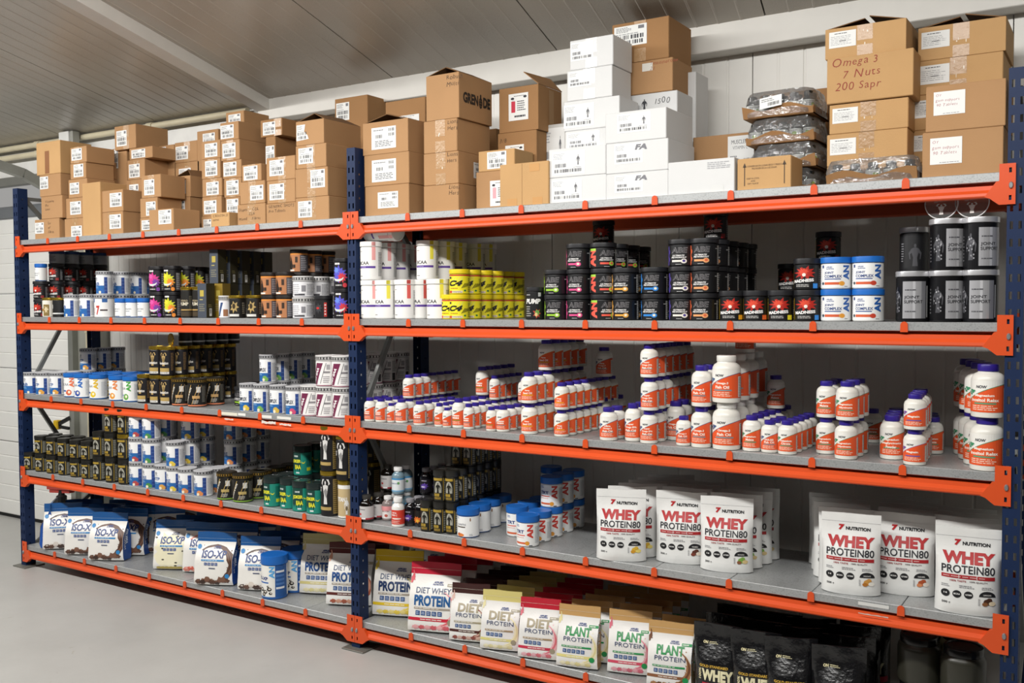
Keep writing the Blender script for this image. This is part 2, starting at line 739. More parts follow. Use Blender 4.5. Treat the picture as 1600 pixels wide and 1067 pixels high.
rp.color_ramp.elements[0].position = 0.6
rp.color_ramp.elements[1].position = 0.98
rp.color_ramp.elements[0].color = lin('#a49c90') + (1,)
rp.color_ramp.elements[1].color = lin('#b8b1a6') + (1,)
L.new(ad.outputs[0], rp.inputs['Fac'])
L.new(rp.outputs['Color'], b.inputs['Base Color'])
b.inputs['Roughness'].default_value = 0.3
b.inputs['Specular IOR Level'].default_value = 0.6
ceil = bpy.data.objects.new('ceiling', None)
COL.objects.link(ceil)
ceil['kind'] = 'structure'
# panel strips along CD, each with fine ribs
for i in range(-6, 9):
    xs = -2.073 + 0.915 * i
    n = 10
    st = []
    for j in range(n + 1):
        q = xs + 0.003 + (0.915 - 0.006) * j / n
        if 0 < j < n:
            st += [(q - 0.005, 0), (q - 0.002, -0.0016), (q + 0.002, -0.0016), (q + 0.005, 0)]
        else:
            st.append((q, 0))
    V, F = [], []
    for (q, dz) in st:
        for t in (0.6, -8.6):
            V.append((q + CD.x * t, YB + t, CZ + CD.z * t + dz))
    for k in range(len(st) - 1):
        F.append((2 * k, 2 * k + 1, 2 * k + 3, 2 * k + 2))
    m = len(V)
    # back face, so the panel has thickness
    for (q, dz) in (st[0], st[-1]):
        for t in (0.6, -8.6):
            V.append((q + CD.x * t, YB + t, CZ + CD.z * t + 0.08))
    F += [(0, 1, m + 1, m), (2 * len(st) - 2, 2 * len(st) - 1, m + 3, m + 2), (m, m + 1, m + 3, m + 2)]
    struct('ceiling_panel', mesh('ceiling_panel', V, F, ceil_m), ceil)
# ceiling beam
V, F = [], []
for t in (0.08, -8):
    for dx, dz in ((-0.048, -0.058), (0.044, -0.058), (0.044, 0.02), (-0.048, 0.02)):
        V.append((-1.135 + dx + CD.x * t, YB + t, CZ + CD.z * t + dz))
F = [(0, 1, 5, 4), (1, 2, 6, 5), (2, 3, 7, 6), (3, 0, 4, 7), (0, 3, 2, 1), (4, 5, 6, 7)]
struct('trim_5', mesh('ceiling_beam', V, F, BEAM_W))
# the rest of the room, behind the camera
ROOM = plain('#5d5b57', 0.6, var=0.02)
struct('wall_left', mesh('wall_left', *bevbox(-6.6, -6.4, -8, 0.8, 0, 4.2, 0), ROOM))
struct('wall_right', mesh('wall_right', *bevbox(4.9, 5.1, -8, 0.8, 0, 4.2, 0), ROOM))
struct('wall_front', mesh('wall_front', *bevbox(-6.6, 5.1, -8.1, -7.9, 0, 4.2, 0), ROOM))

# ------------------------------------------------------------------ the rack
LV = (1.870, 1.4396, 1.0057, 0.5737, 0.145)     # tops of the connector plates
SH = tuple(z - 0.022 for z in LV)                # shelf surfaces, top to bottom
BAY = 2.5
DEP = 0.5
ORANGE = plain('#d9501f', 0.4, var=0.05, vscale=3)
BLUE = plain('#12264a', 0.55, var=0.06, vscale=4, spec=0.3)
rack = empty('storage_rack', (0, 0, 0))
tag(rack, 'long orange and blue steel storage rack with five zinc shelf levels in two bays', 'rack')


def holed(w, h, cells, t, name, mat, axis='x'):
    """sheet of width w and height h with rectangular holes [(a0, a1, z0, z1)], t thick, starting at 0"""
    A = sorted({0.0, w} | {c for q in cells for c in q[:2]})
    Z = sorted({0.0, h} | {round(c, 5) for q in cells for c in q[2:]})
    hol = {(round(q[0], 5), round(q[2], 5)) for q in cells}
    idx = {}
    V, F = [], []

    def vid(i, j, k):
        if (i, j, k) not in idx:
            idx[i, j, k] = len(V)
            V.append((A[i], (0, t)[k], Z[j]))
        return idx[i, j, k]
    solid = set()
    for i in range(len(A) - 1):
        for j in range(len(Z) - 1):
            if (round(A[i], 5), round(Z[j], 5)) not in hol:
                solid.add((i, j))
    for i, j in solid:
        F.append((vid(i, j, 0), vid(i + 1, j, 0), vid(i + 1, j + 1, 0), vid(i, j + 1, 0)))
        F.append((vid(i, j, 1), vid(i, j + 1, 1), vid(i + 1, j + 1, 1), vid(i + 1, j, 1)))
        for di, dj, e in ((-1, 0, ((i, j), (i, j + 1))), (1, 0, ((i + 1, j + 1), (i + 1, j))), (0, -1, ((i + 1, j), (i, j))), (0, 1, ((i, j + 1), (i + 1, j + 1)))):
            if (i + di, j + dj) not in solid:
                (a, c), (d, e2) = e
                F.append((vid(a, c, 0), vid(a, c, 1), vid(d, e2, 1), vid(d, e2, 0)))
    return V, F


UW, UD, UH = 0.046, 0.058, 2.135


def upright_mesh():
    front = []
    z = 0.03
    while z < UH - 0.04:
        front += [(0.008, 0.016, z, z + 0.022), (0.030, 0.038, z, z + 0.022)]
        z += 0.05
    side = []
    z = 0.02
    while z < UH - 0.03:
        side.append((0.022, 0.031, z, z + 0.009))
        z += 0.05
    V1, F1 = holed(UW, UH, front, 0.002, '', None)
    V1 = [(x - UW / 2, y, z) for x, y, z in V1]
    V2, F2 = holed(UD, UH, side, 0.002, '', None)
    VL = [(-UW / 2 + y, x + 0.001, z) for x, y, z in V2]
    VR = [(UW / 2 - y, x + 0.001, z) for x, y, z in V2]
    return join((V1, F1), (VL, F2), (VR, [tuple(reversed(f)) for f in F2]))


up_me = mesh('upright', *upright_mesh(), BLUE)
foot_me = mesh('foot_plate', *bevbox(-0.05, 0.07, -0.035, 0.085, 0, 0.006, 0.001), plain('#77766f', 0.5, 0.4))
for X in (-BAY, 0.0, BAY):
    for back in (0, 1):
        o = link('upright', up_me, rack, (X, DEP if back else 0, 0.004), (0, 0, PI if back else 0))
        link('foot_plate', foot_me, o, (0, 0, -0.004))
BR = plain('#8c8e8c', 0.4, 0.5)
nodes = [(0.05, 0.10), (0.45, 0.36), (0.05, 1.00), (0.45, 1.68), (0.05, 2.09)]
for X in (-BAY, 0.0, BAY):
    for (y0, z0), (y1, z1) in zip(nodes, nodes[1:]):
        link('diagonal_brace', mesh('diagonal_brace', *bar((X, y0, z0), (X, y1, z1), 0.022, 0.016, (1, 0, 0)), BR), rack)
    for z in (0.09, 2.085):
        link('cross_brace', mesh('cross_brace', *bar((X, 0.05, z), (X, 0.46, z), 0.02, 0.02), BR), rack)
panel_w = 0.2716
edges = [0.0245] + [0.303 + 0.2717 * i for i in range(8)] + [BAY - 0.0245]
ZN = zinc()
pan = {}
for w in {round(b_ - a_, 4) for a_, b_ in zip(edges, edges[1:])}:
    pan[w] = mesh('shelf_panel', *bevbox(0.0012, w - 0.0012, 0.002, DEP - 0.002, -0.027, 0, 0.0016), ZN)
clipV = []
cp = [(-0.011, 0), (0.011, 0), (0.0105, 0.022)] + [(0.0105 * math.cos(a), 0.022 + 0.010 * math.sin(a)) for a in (0.5, 1.05, 1.57, 2.1, 2.64)] + [(-0.0105, 0.022)]
nV = len(cp)
clip_me = mesh('shelf_clip', [(x, 0, z) for x, z in cp] + [(x, 0.004, z) for x, z in cp],
               [tuple(range(nV)), tuple(reversed(range(nV, 2 * nV)))] + [((i + 1) % nV, i, nV + i, nV + (i + 1) % nV) for i in range(nV)], ORANGE)
PIN = plain('#9ea1a3', 0.35, 0.6)


def plate_mesh():
    V, F = holed(0.042, 0.116, [(0.010, 0.017, 0.012, 0.026), (0.010, 0.017, 0.09, 0.104)], 0.003, '', None)
    return V, F


for bay in (0, 1):
    X0 = -BAY if bay == 0 else 0.0
    for li, z in enumerate(LV):
        T, B = z - 0.050, z - 0.093
        prof = [(0.030, T), (0.030, T - 0.007), (0.008, T - 0.009), (0.007, T - 0.021), (-0.005, T - 0.031), (-0.006, B + 0.004), (-0.003, B), (0.034, B), (0.040, B + 0.004), (0.040, T)]
        V, F = prism_x(prof, X0 + 0.024, X0 + BAY - 0.024)
        for back in (0, 1):
            if back:
                V2 = [(x, DEP - y, zz_) for x, y, zz_ in V]
                o = link('shelf_beam', mesh('shelf_beam', V2, [tuple(reversed(f)) for f in F], ORANGE), rack)
            else:
                o = link('shelf_beam', mesh('shelf_beam', V, F, ORANGE), rack)
            for end in (0, 1):
                pv, pf = plate_mesh()
                s = 1 if end == 0 else -1
                xe = X0 + (0.001 if end == 0 else BAY - 0.001)
                V3 = [(xe + s * a, (-0.004 - 0.003 + b_) if not back else DEP + 0.004 + 0.003 - b_, z - 0.116 + c) for a, b_, c in pv]
                # return flange and the curved gusset under the beam end
                g = [(xe + s * 0.042, z - 0.116), (xe + s * 0.042, z - 0.048), (xe + s * 0.050, z - 0.050), (xe + s * 0.080, z - 0.092), (xe + s * 0.066, z - 0.097), (xe + s * 0.055, z - 0.106)]
                yy = (-0.007, 0.012) if not back else (DEP + 0.007, DEP - 0.012)
                gv = [(a, yy[0], c) for a, c in g] + [(a, yy[1], c) for a, c in g]
                gn = len(g)
                gf = [tuple(range(gn)), tuple(reversed(range(gn, 2 * gn)))] + [((i + 1) % gn, i, gn + i, gn + (i + 1) % gn) for i in range(gn)]
                p = mesh('connector_plate', *join((V3, pf), (gv, gf)), ORANGE)
                bm = bmesh.new()
                bm.from_mesh(p)
                bmesh.ops.recalc_face_normals(bm, faces=bm.faces[:])
                bm.to_mesh(p)
                bm.free()
                link('connector_plate', p, o)
                if not back:
                    pin = mesh('locking_pin', *lathe([(0.0058, 0), (0.0062, 0.002), (0.0045, 0.005)], 10), PIN, 40)
                    q = link('locking_pin', pin, o, (xe + s * 0.0115, -0.007, z - 0.062), (PI / 2, 0, 0))
                    q.scale = (1, 1.7, 1)
        for a_, b_ in zip(edges, edges[1:]):
            link('shelf_panel', pan[round(b_ - a_, 4)], rack, (X0 + a_, 0, SH[li]))
        for e in edges[1:-1]:
            link('shelf_clip', clip_me, rack, (X0 + e, -0.0028, SH[li] - 0.0305))


def sticker(px0, py0, px1, py1, y, col, seed, ragged):
    a, c = on_y(px0, py0, y), on_y(px1, py1, y)
    rnd = random.Random(seed)
    w, h = c[0] - a[0], a[2] - c[2]
    n = 9 if ragged else 1
    P = [(w * i / n, h * (rnd.uniform(0.6, 1.0) if ragged else 1)) for i in range(n + 1)] + [(w * i / n, h * (rnd.uniform(0, 0.3) if ragged else 0)) for i in range(n, -1, -1)]
    A = Art()
    A.poly(P, col)
    link('sticker_remnant' if ragged else 'price_sticker', A.build('sticker', on_front(0), printed(0.6)), rack, (a[0], y - 0.0006, c[2]))


for q in ((345, 643, 371, 650, 0.002, '#e0dccb', 1, 0), (372, 645, 384, 650, 0.002, '#e9e8e2', 2, 0), (408, 648, 425, 654, 0.002, '#e6e4dc', 3, 0), (433, 650, 455, 656, 0.002, '#e4e2da', 4, 0),
          (351, 653, 365, 657, -0.006, '#d8cfc6', 5, 1), (409, 656, 431, 664, -0.006, '#ddd5cc', 6, 1), (437, 660, 455, 666, -0.006, '#ddd5cc', 7, 1),
          (1341, 939, 1389, 952, 0.002, '#d6d6d2', 8, 0), (1341, 956, 1388, 966, -0.006, '#c9b9b0', 9, 1)):
    sticker(*q)

# ------------------------------------------------------------------ kinds of goods: meshes are made once and shared
KINDS = {}
PAPER = printed(0.42)
FOIL = printed(0.32, 0.55)
WH, BK, NAVY, LBLUE, PURP, NORG = '#f1f0ec', '#141416', '#1d2f5f', '#1c5fa6', '#37218a', '#e8592a'


def tub(key, look, r, h, bodyc, lidc, art, lh=None, lidmat=None, lidart=None, name='supplement_tub', cat='tub', lr=1.02, bodymat=None, paper=None, v0=0.0):
    lh = lh or h * 0.19
    b = 0.965 * r
    top = h - lh
    bm_ = bodymat or plain(bodyc, 0.35)
    body = mesh('body', *lathe([(b * 0.90, 0), (b * 0.975, 0.0015), (b, 0.005), (b, top - 0.006), (b * 0.975, top - 0.002), (b * 0.93, top), (b * 0.93, top + lh * 0.5)], 32), bm_, 40)
    l = r * lr
    lid = mesh('lid', *lathe([(l * 0.955, top + 0.0005), (l, top + 0.002), (l, h - 0.004), (l * 0.985, h - 0.001), (l * 0.93, h), (l * 0.86, h), (l * 0.85, h - 0.001)], 56, (1, 2, 0.012)), lidmat or plain(lidc, 0.38), 40)
    parts = [('body', body), ('lid', lid)]
    A = Art('r')
    art(A, r, top)
    parts.append(('label_wrap', A.build('label_wrap', wrap(b), paper or PAPER, su=b * 0.13)))
    if lidart:
        A = Art('r')
        lidart(A, l, top + 0.004, h - 0.004)
        parts.append(('lid_print', A.build('lid_print', wrap(l), FOIL, su=l * 0.13)))
    KINDS[key] = dict(name=name, cat=cat, look=look, r=r, h=h, parts=parts)


def zig(c1, n=22, c0=None):
    """crossed hatching round a lid"""
    def f(A, r, z0, z1):
        if c0:
            A.rect(-PI * r, z0, PI * r, z1, c0, 0)
        h = z1 - z0
        V, F = [], []
        for i in range(n):
            x = -PI * r + 2 * PI * r * i / n
            w = PI * r / n
            for s in ((0, 1), (1, 0)):
                k = len(V)
                xa, xb = x + s[0] * w * 1.1, x + s[1] * w * 1.1
                V += [(xa, z0 + h * 0.1), (xa + w * 0.5, z0 + h * 0.1), (xb + w * 0.5, z1 - h * 0.1), (xb, z1 - h * 0.1)]
                F.append((k, k + 1, k + 2, k + 3))
        A.add(V, F, lin(c1) if not isinstance(c1, str) else c1, 1)
    return f


def fig(A, x, y, w, h, col, z=2, arms=1):
    """a muscular torso with raised arms, as printed on many of the labels"""
    A.ell(x, y + h * 0.86, w * 0.09, h * 0.08, col, z, 8)
    A.poly([(x - w * .30, y + h * .72), (x - w * .1, y + h * .78), (x + w * .1, y + h * .78), (x + w * .30, y + h * .72), (x + w * .22, y + h * .5), (x + w * .14, y + h * .36),
            (x + w * .20, y), (x - w * .20, y), (x - w * .14, y + h * .36), (x - w * .22, y + h * .5)], col, z)
    for s in (-1, 1):
        if arms:
            A.poly([(x + s * w * .26, y + h * .74), (x + s * w * .5, y + h * .82), (x + s * w * .36, y + h), (x + s * w * .12, y + h), (x + s * w * .30, y + h * .9), (x + s * w * .34, y + h * .82), (x + s * w * .24, y + h * .66)], col, z)
        else:
            A.poly([(x + s * w * .28, y + h * .72), (x + s * w * .48, y + h * .55), (x + s * w * .40, y + h * .28), (x + s * w * .33, y + h * .30), (x + s * w * .36, y + h * .5), (x + s * w * .22, y + h * .58)], col, z)


# --- white bottles with purple caps and orange labels
def now_bottle(key, look, r, h, lines, accent='#8cc3d8', bar=None, caplid=True, big=False, logo=True, flat=False):
    cr = r * 0.64
    ch = h * 0.13
    body = [(r * 0.9, 0), (r * 0.98, 0.0015), (r, 0.006), (r, h * 0.70), (r * 0.97, h * 0.745), (r * 0.90, h * 0.785), (r * 0.78, h * 0.82), (r * 0.62, h * 0.845), (r * 0.58, h * 0.86), (r * 0.58, h * 0.9)]
    if flat:
        cr, ch = r * 0.70, h * 0.125
        body = [(r * 0.9, 0), (r * 0.98, 0.0015), (r, 0.008), (r, h * 0.70), (r * 0.97, h * 0.75), (r * 0.88, h * 0.80), (r * 0.72, h * 0.835), (r * 0.66, h * 0.85), (r * 0.66, h * 0.9)]
    parts = [('body', mesh('body', *lathe(body, 28), plain('#e6e3da', 0.32), 50))]
    capm = plain('#ebe9e2', 0.35) if flat else plain('#2f1f86', 0.36)
    parts.append(('cap', mesh('cap', *lathe([(cr * 0.97, h - ch), (cr, h - ch + 0.001), (cr, h - 0.003), (cr * 0.95, h - 0.0006), (cr * 0.86, h)], 48, (1, 2, 0.03)), capm, 40)))
    A = Art('r')
    lo, hi = h * 0.105, h * 0.70
    A.rect(-2.0 * r, lo, 2.3 * r, hi, '#efede6', 0)
    y0, y1 = h * 0.30, h * 0.63
    n = 14
    P = []
    for i in range(n + 1):
        t = i / n
        P.append((-1.35 * r + t * 2.75 * r, y0 + (y1 - y0) * (1 - (1 - t) ** 1.7) * 0.99))
    V = [(p[0], lo) for p in P] + P
    F = [(i, i + 1, n + 2 + i, n + 1 + i) for i in range(n)]
    A.add(V, F, NORG, 1)
    A.rect(1.4 * r, lo, 2.3 * r, y1, NORG, 1)
    edge = [(p[0], p[1]) for p in P]
    A.add([(x, y) for x, y in edge] + [(x, y + h * 0.012) for x, y in edge], [(i, i + 1, n + 2 + i, n + 1 + i) for i in range(n)], accent, 2)
    A.text('NOW', -0.62 * r, h * 0.555, 0.05 * r, h * 0.61, '#20232e', 0.035, sk=0.15)
    if big:
        for i, (dx, dy) in enumerate(((-1.05, .44), (-.9, .475), (-1.2, .475), (-1.0, .51), (-.8, .50))):
            A.ell(dx * r, dy * h, r * .13, h * .02, accent, 3, 8)
    if isinstance(lines, int):
        A.small(-0.8 * r, h * 0.31, 0.6 * r, h * 0.31 + h * 0.075 * lines, '#fbf3e6', lines, seed=lines + len(key), fill=0.62)
        A.rect(-0.75 * r, h * 0.255, 0.6 * r, h * 0.285, bar or '#7f8f93', 2)
    elif lines:
        m = len(lines)
        th = h * (0.075 if m == 1 else 0.062)
        for i, s in enumerate(lines):
            w = min(1.75 * r, len(s) * th * 0.62)
            yy = h * 0.375 - (i - (m - 1) / 2) * th * 1.3
            A.text(s, -0.1 * r - w / 2, yy - th / 2, -0.1 * r + w / 2, yy + th / 2, '#fbf3e6', 0.03)
        A.rect(-0.75 * r, h * 0.255, 0.6 * r, h * 0.285, bar or '#7f8f93', 2)
    A.small(-0.9 * r, lo + h * 0.03, 0.75 * r, h * 0.24, '#f6d9c4', 3, seed=len(key))
    A.rect(1.15 * r, lo + h * 0.02, 1.95 * r, h * 0.56, '#f2f0ea', 3)
    A.small(1.2 * r, lo + h * 0.03, 1.9 * r, h * 0.55, '#55555a', 12, seed=3, z=4)
    parts.append(('label_wrap', A.build('label_wrap', wrap(r), PAPER, su=r * 0.16)))
    KINDS[key] = dict(name='supplement_bottle', cat='bottle', look=look, r=r, h=h, parts=parts)


NL = 'white bottle with purple cap'
G = '#3f9168'
now_bottle('n1', 'slim white orange labelled bottle', 0.0245, 0.100, 2)
now_bottle('n3', 'tiny white orange labelled bottle', 0.0190, 0.079, 1)
now_bottle('n4', 'white orange labelled bottle', 0.0265, 0.098, 2)
now_bottle('n6', 'narrow white orange labelled bottle', 0.0210, 0.094, ['Kelp'], '#b58b5a', '#7d8f3c')
now_bottle('n8', 'tall white orange labelled bottle', 0.0270, 0.117, 2, '#8e8f8a', '#7d8f3c')
now_bottle('n9', 'small white orange labelled bottle', 0.0220, 0.100, 2)
now_bottle('nh', 'white hemp seed oil bottle with purple cap', 0.0320, 0.117, ['Hemp', 'Seed Oil'], '#d9a72e', '#e4a72a')
now_bottle('n369', 'white bottle with yellow edged orange label', 0.0280, 0.100, ['Omega', '3-6-9'], '#e2b43a', '#e4a72a')
now_bottle('nu', 'white ultra fish oil bottle with purple cap', 0.0325, 0.118, ['Ultra', 'Omega-3', 'Fish Oil'], '#3c5a86', big=True)
now_bottle('nt', 'tall white super fish oil bottle', 0.0295, 0.135, ['Super', 'Omega EPA', 'Fish Oil'], '#3c5a86', big=True)
now_bottle('ns', 'white super fish oil bottle with purple cap', 0.0315, 0.116, ['Super', 'Omega EPA', 'Fish Oil'], '#3c5a86', big=True)
now_bottle('no', 'small white fish oil bottle with purple cap', 0.0262, 0.102, ['Omega-3', 'Fish Oil'], '#3c5a86', big=True)
now_bottle('no2', 'tall fish oil bottle with purple cap', 0.0345, 0.140, ['Omega-3', 'Fish Oil'], '#3c5a86', big=True)
now_bottle('nj', 'big white fish oil jar with wide white lid', 0.0470, 0.158, ['Omega-3', 'Fish Oil'], '#3c5a86', big=True, flat=True)
now_bottle('np', 'white bottle with green leaf print and purple cap', 0.0310, 0.118, ['Magnesium', 'Malate'], G, '#5b9a76', big=True)
now_bottle('nd', 'small white algae oil bottle with purple cap', 0.0285, 0.106, ['DHA-500', 'Fish Oil'], '#3c5a86', big=True)
now_bottle('npc', 'white potassium bottle with purple cap', 0.0300, 0.110, ['Potassium', 'Citrate'], G, '#5b9a76', big=True)
now_bottle('nm1', 'white magnesium bottle with leaf print', 0.0310, 0.118, ['Magnesium', 'Malate'], G, '#5b9a76', big=True)
now_bottle('nm2', 'wide white magnesium bottle with leaf print', 0.0345, 0.122, ['Magnesium', 'Glycinate'], G, '#5b9a76', big=True)
now_bottle('nm3', 'large white magnesium powder bottle', 0.0360, 0.137, ['Magnesium', 'Bisglycinate', 'Powder'], G, '#5b9a76', big=True)
now_bottle('nmt', 'squat white bottle with purple cap and purple dots', 0.0325, 0.107, ['Magtein'], '#7a4fa0', '#5f5fa8', big=True)
now_bottle('nmc', 'white magnesium citrate bottle', 0.0310, 0.118, ['Magnesium', 'Citrate'], G, '#5b9a76', big=True)
now_bottle('nmi', 'largest white magnesium relax bottle', 0.0460, 0.155, ['Magnesium', 'Inositol Relax'], G, '#5b9a76', big=True)


# --- black pre-workout tubs with a coloured wave
def a_wave(c, c2=None, an=False, name='ABE'):
    def f(A, r, t):
        A.rect(-PI * r, 0.004, PI * r, t - 0.004, '#141417', 0)
        if an:
            A.text('AN', -1.25 * r, t * .08, -0.5 * r, t * .9, c, 0.06, rot=90, z=1)
            A.rect(-1.25 * r, t * .84, -0.5 * r, t * .95, c2, 2)
            x0 = -0.2
        else:
            for i in range(5):
                A.ell(-1.12 * r + (0.06 * r if i % 2 else -0.06 * r), t * (.14 + .17 * i), r * .17, t * .12, c, 1, 10)
            x0 = -0.72
        A.text(name, x0 * r, t * .60, (x0 + 1.22) * r, t * .86, '#8d8a8c', 0.035, sk=0.15)
        A.text(name, (x0 + .03) * r, t * .615, (x0 + 1.19) * r, t * .845, '#2a282b', -0.005, sk=0.15, z=3)
        A.text('ULTIMATE', (x0 + .1) * r, t * .45, (x0 + 1.0) * r, t * .52, '#e8e6e4', 0.04, sk=0.2)
        A.text('PRE-WORKOUT', x0 * r, t * .36, (x0 + 1.15) * r, t * .43, '#e8e6e4', 0.04, sk=0.2)
        A.rect((x0 + .05) * r, t * .19, (x0 + .8) * r, t * .28, c if not c2 or an else c2, 1)
        A.ell((x0 + .95) * r, t * .23, r * .22, t * .11, c2 or c, 2, 10)
        A.ell((x0 + .95) * r, t * .24, r * .11, t * .06, '#f4ecd4' if not c2 else c, 3, 8)
        A.small((x0 + .35) * r, t * .06, (x0 + .8) * r, t * .11, '#cfcfcf', 1)
        A.small(0.95 * r, t * .72, 1.3 * r, t * .8, '#b9b9b9', 1, z=3)
        A.rect(1.22 * r, t * .06, 1.6 * r, t * .9, '#d6d4d0', 1)
        A.small(1.25 * r, t * .08, 1.57 * r, t * .88, '#5d5d5d', 9, 4)
    return f


for k_, c_, c2_, nm_, an_ in (('ag', '#9ccb3b', None, 'lime green', 0), ('ap', '#e0528c', None, 'pink', 0), ('ay', '#e3a444', None, 'amber', 0), ('ab', '#2f86d6', None, 'bright blue', 0),
                              ('av', '#4d3f8c', '#e9e4da', 'violet and white', 0), ('ao', '#d8623a', '#e6a16a', 'orange', 0), ('aan', '#f0604e', '#a6d24a', 'red and green lettered', 1)):
    tub(k_, 'black pre-workout tub with %s %s' % (nm_, 'label' if an_ else 'wave'), 0.048, 0.0925, '#17171a', '#222225', a_wave(c_, c2_, an_))


def a_mad(c):
    def f(A, r, t):
        A.rect(-PI * r, 0.004, PI * r, t - 0.003, '#121214', 0)
        A.rect(-1.45 * r, t * .06, -1.22 * r, t * .9, '#d9b21e', 1)
        A.star(0.0, t * .66, r * .95, t * .3, '#b3271c', 10, 3, 1)
        A.star(-.1 * r, t * .70, r * .5, t * .18, '#da4a33', 9, 8, 2)
        A.ell(-.05 * r, t * .58, r * .14, t * .07, '#efe6da', 3, 9)
        A.text('MADNESS', -0.95 * r, t * .26, 0.68 * r, t * .44, '#f2f0ee', 0.05, rot=5, z=4)
        A.small(-.7 * r, t * .1, .55 * r, t * .22, '#c9c7c4', 2, 5, 3)
        A.rect(.62 * r, t * .05, 1.02 * r, t * .24, c, 3)
        A.rect(1.2 * r, t * .08, 1.6 * r, t * .85, '#3a3a3c', 1)
        A.small(1.23 * r, t * .1, 1.57 * r, t * .83, '#a8a8a8', 9, 4)
    return f


for k_, c_, nm_ in (('my', '#e7a21f', 'amber'), ('mo', '#e2632b', 'orange'), ('ml', '#e9dc2c', 'yellow'), ('mb', '#2f8be0', 'blue'), ('mk', '#8d1f1f', 'dark red')):
    tub(k_, 'black red splash tub with %s corner' % nm_, 0.042, 0.1, '#141416', '#232326', a_mad(c_))


def a_c4(A, r, t):
    A.rect(-PI * r, 0.003, PI * r, t - 0.002, '#efe12a', 0)
    A.rect(-PI * r, t * .90, PI * r, t * .97, '#b8352c', 1)
    for i in range(6):
        x = (.35 + .14 * i) * r
        A.poly([(x, t * (.28 + .02 * i)), (x + .10 * r, t * (.30 + .02 * i)), (x + .42 * r, t * .52), (x + .40 * r, t * .56)], '#1b1b14', 1)
    for i in range(4):
        x = (-.6 + .3 * i) * r
        A.poly([(x, t * .66), (x + .08 * r, t * .66), (x + .3 * r, t * .86), (x + .26 * r, t * .86)], '#cfe07a', 1)
    A.rect(-1.05 * r, t * .76, -.68 * r, t * .86, '#2a2a22', 2)
    A.text('C4', -1.0 * r, t * .40, .52 * r, t * .68, '#14140f', 0.06, sk=0.3, z=3)
    A.small(-.8 * r, t * .24, .35 * r, t * .34, '#b0682a', 1, 3)
    A.rect(-1.05 * r, t * .06, -.6 * r, t * .17, '#c93a30', 2)
    A.rect(-.6 * r, t * .06, .5 * r, t * .17, '#e9d9c0', 2)
    A.small(-.55 * r, t * .075, .45 * r, t * .155, '#5a4a30', 2, 6, 3)
    A.ell(.75 * r, t * .18, .13 * r, .05 * t, '#2f7d43', 2, 8)
    A.small(1.15 * r, t * .1, 1.75 * r, t * .8, '#7d7a1e', 8, 4)


tub('c4', 'yellow pre-workout tub with black claw stripes', 0.041, 0.0985, '#e8d81e', '#e9cf1a', a_c4)


def a_bcaa(c):
    def f(A, r, t):
        A.rect(-PI * r, 0.004, PI * r, t - 0.003, '#f0eeea', 0)
        A.rect(.52 * r, t * .60, .86 * r, t * 1.0, c, 1)
        A.small(-.85 * r, t * .84, -.45 * r, t * .88, '#9a9a9a', 1)
        A.text('BCAA', -.85 * r, t * .46, .25 * r, t * .56, '#1c1c20', 0.02)
        A.rect(-1.0 * r, t * .355, .85 * r, t * .42, '#5a3a96', 1)
        A.text('+GLUTAMINE', -.85 * r, t * .372, -.05 * r, t * .405, '#cbbbe8', 0.0)
        A.small(-.85 * r, t * .1, -.4 * r, t * .14, '#4a4a4a', 1)
        A.rect(1.12 * r, t * .1, 1.7 * r, t * .85, '#e2e0dc', 1)
        A.small(1.15 * r, t * .12, 1.66 * r, t * .84, '#6d6d70', 16, 4)
    return f


def l_stripe(c):
    return lambda A, r, z0, z1: A.rect(.52 * r, z0, .86 * r, z1 + .002, c, 1)


for k_, c_, nm_ in (('bp', '#e9a3a0', 'pale pink'), ('br', '#dd5d56', 'red'), ('by', '#e8dc4c', 'yellow')):
    tub(k_, 'large white amino tub with %s stripe' % nm_, 0.0465, 0.162, '#efede9', '#f2f1ed', a_bcaa(c_), lh=0.022, lidart=l_stripe(c_))


def a_joint(c):
    def f(A, r, t):
        A.rect(-PI * r, 0.004, PI * r, t - 0.002, '#f3f3f1', 0)
        A.rect(-.98 * r, t * .82, -.82 * r, t * .93, '#26407f', 1)
        A.text('APPLIED', -.6 * r, t * .83, -.2 * r, t * .88, '#2e4f93', 0.02)
        A.text('NUTRITION', -.6 * r, t * .76, -.1 * r, t * .81, '#2e4f93', 0.02)
        A.text('JOINT', -.75 * r, t * .57, -.1 * r, t * .68, '#23407e', 0.03)
        A.text('COMPLEX', -.75 * r, t * .44, .42 * r, t * .55, '#23407e', 0.03)
        A.rect(-.75 * r, t * .37, .35 * r, t * .41, '#3f5793', 1)
        A.text('AN', .5 * r, t * .36, .98 * r, t * .92, '#1f5aa8', 0.05, rot=90)
        A.ell(-.9 * r, t * .22, .12 * r, t * .06, '#42454d', 1, 8)
        A.rect(-.75 * r, t * .17, .3 * r, t * .27, '#d8603a', 1)
        A.ell(.42 * r, t * .22, .2 * r, t * .09, c, 2, 10)
        A.small(.6 * r, t * .08, .85 * r, t * .13, '#3b3b40', 1)
        A.small(-1.5 * r, t * .2, -1.1 * r, t * .8, '#b8bcc8', 7, 2)
    return f


for k_, c_, nm_ in (('jo', '#e8a03c', 'orange'), ('jr', '#c8442f', 'red')):
    tub(k_, 'white joint tub with blue lid and %s fruit' % nm_, 0.0475, 0.1005, '#f1f1ee', '#1d6cc4', a_joint(c_), lh=0.02)


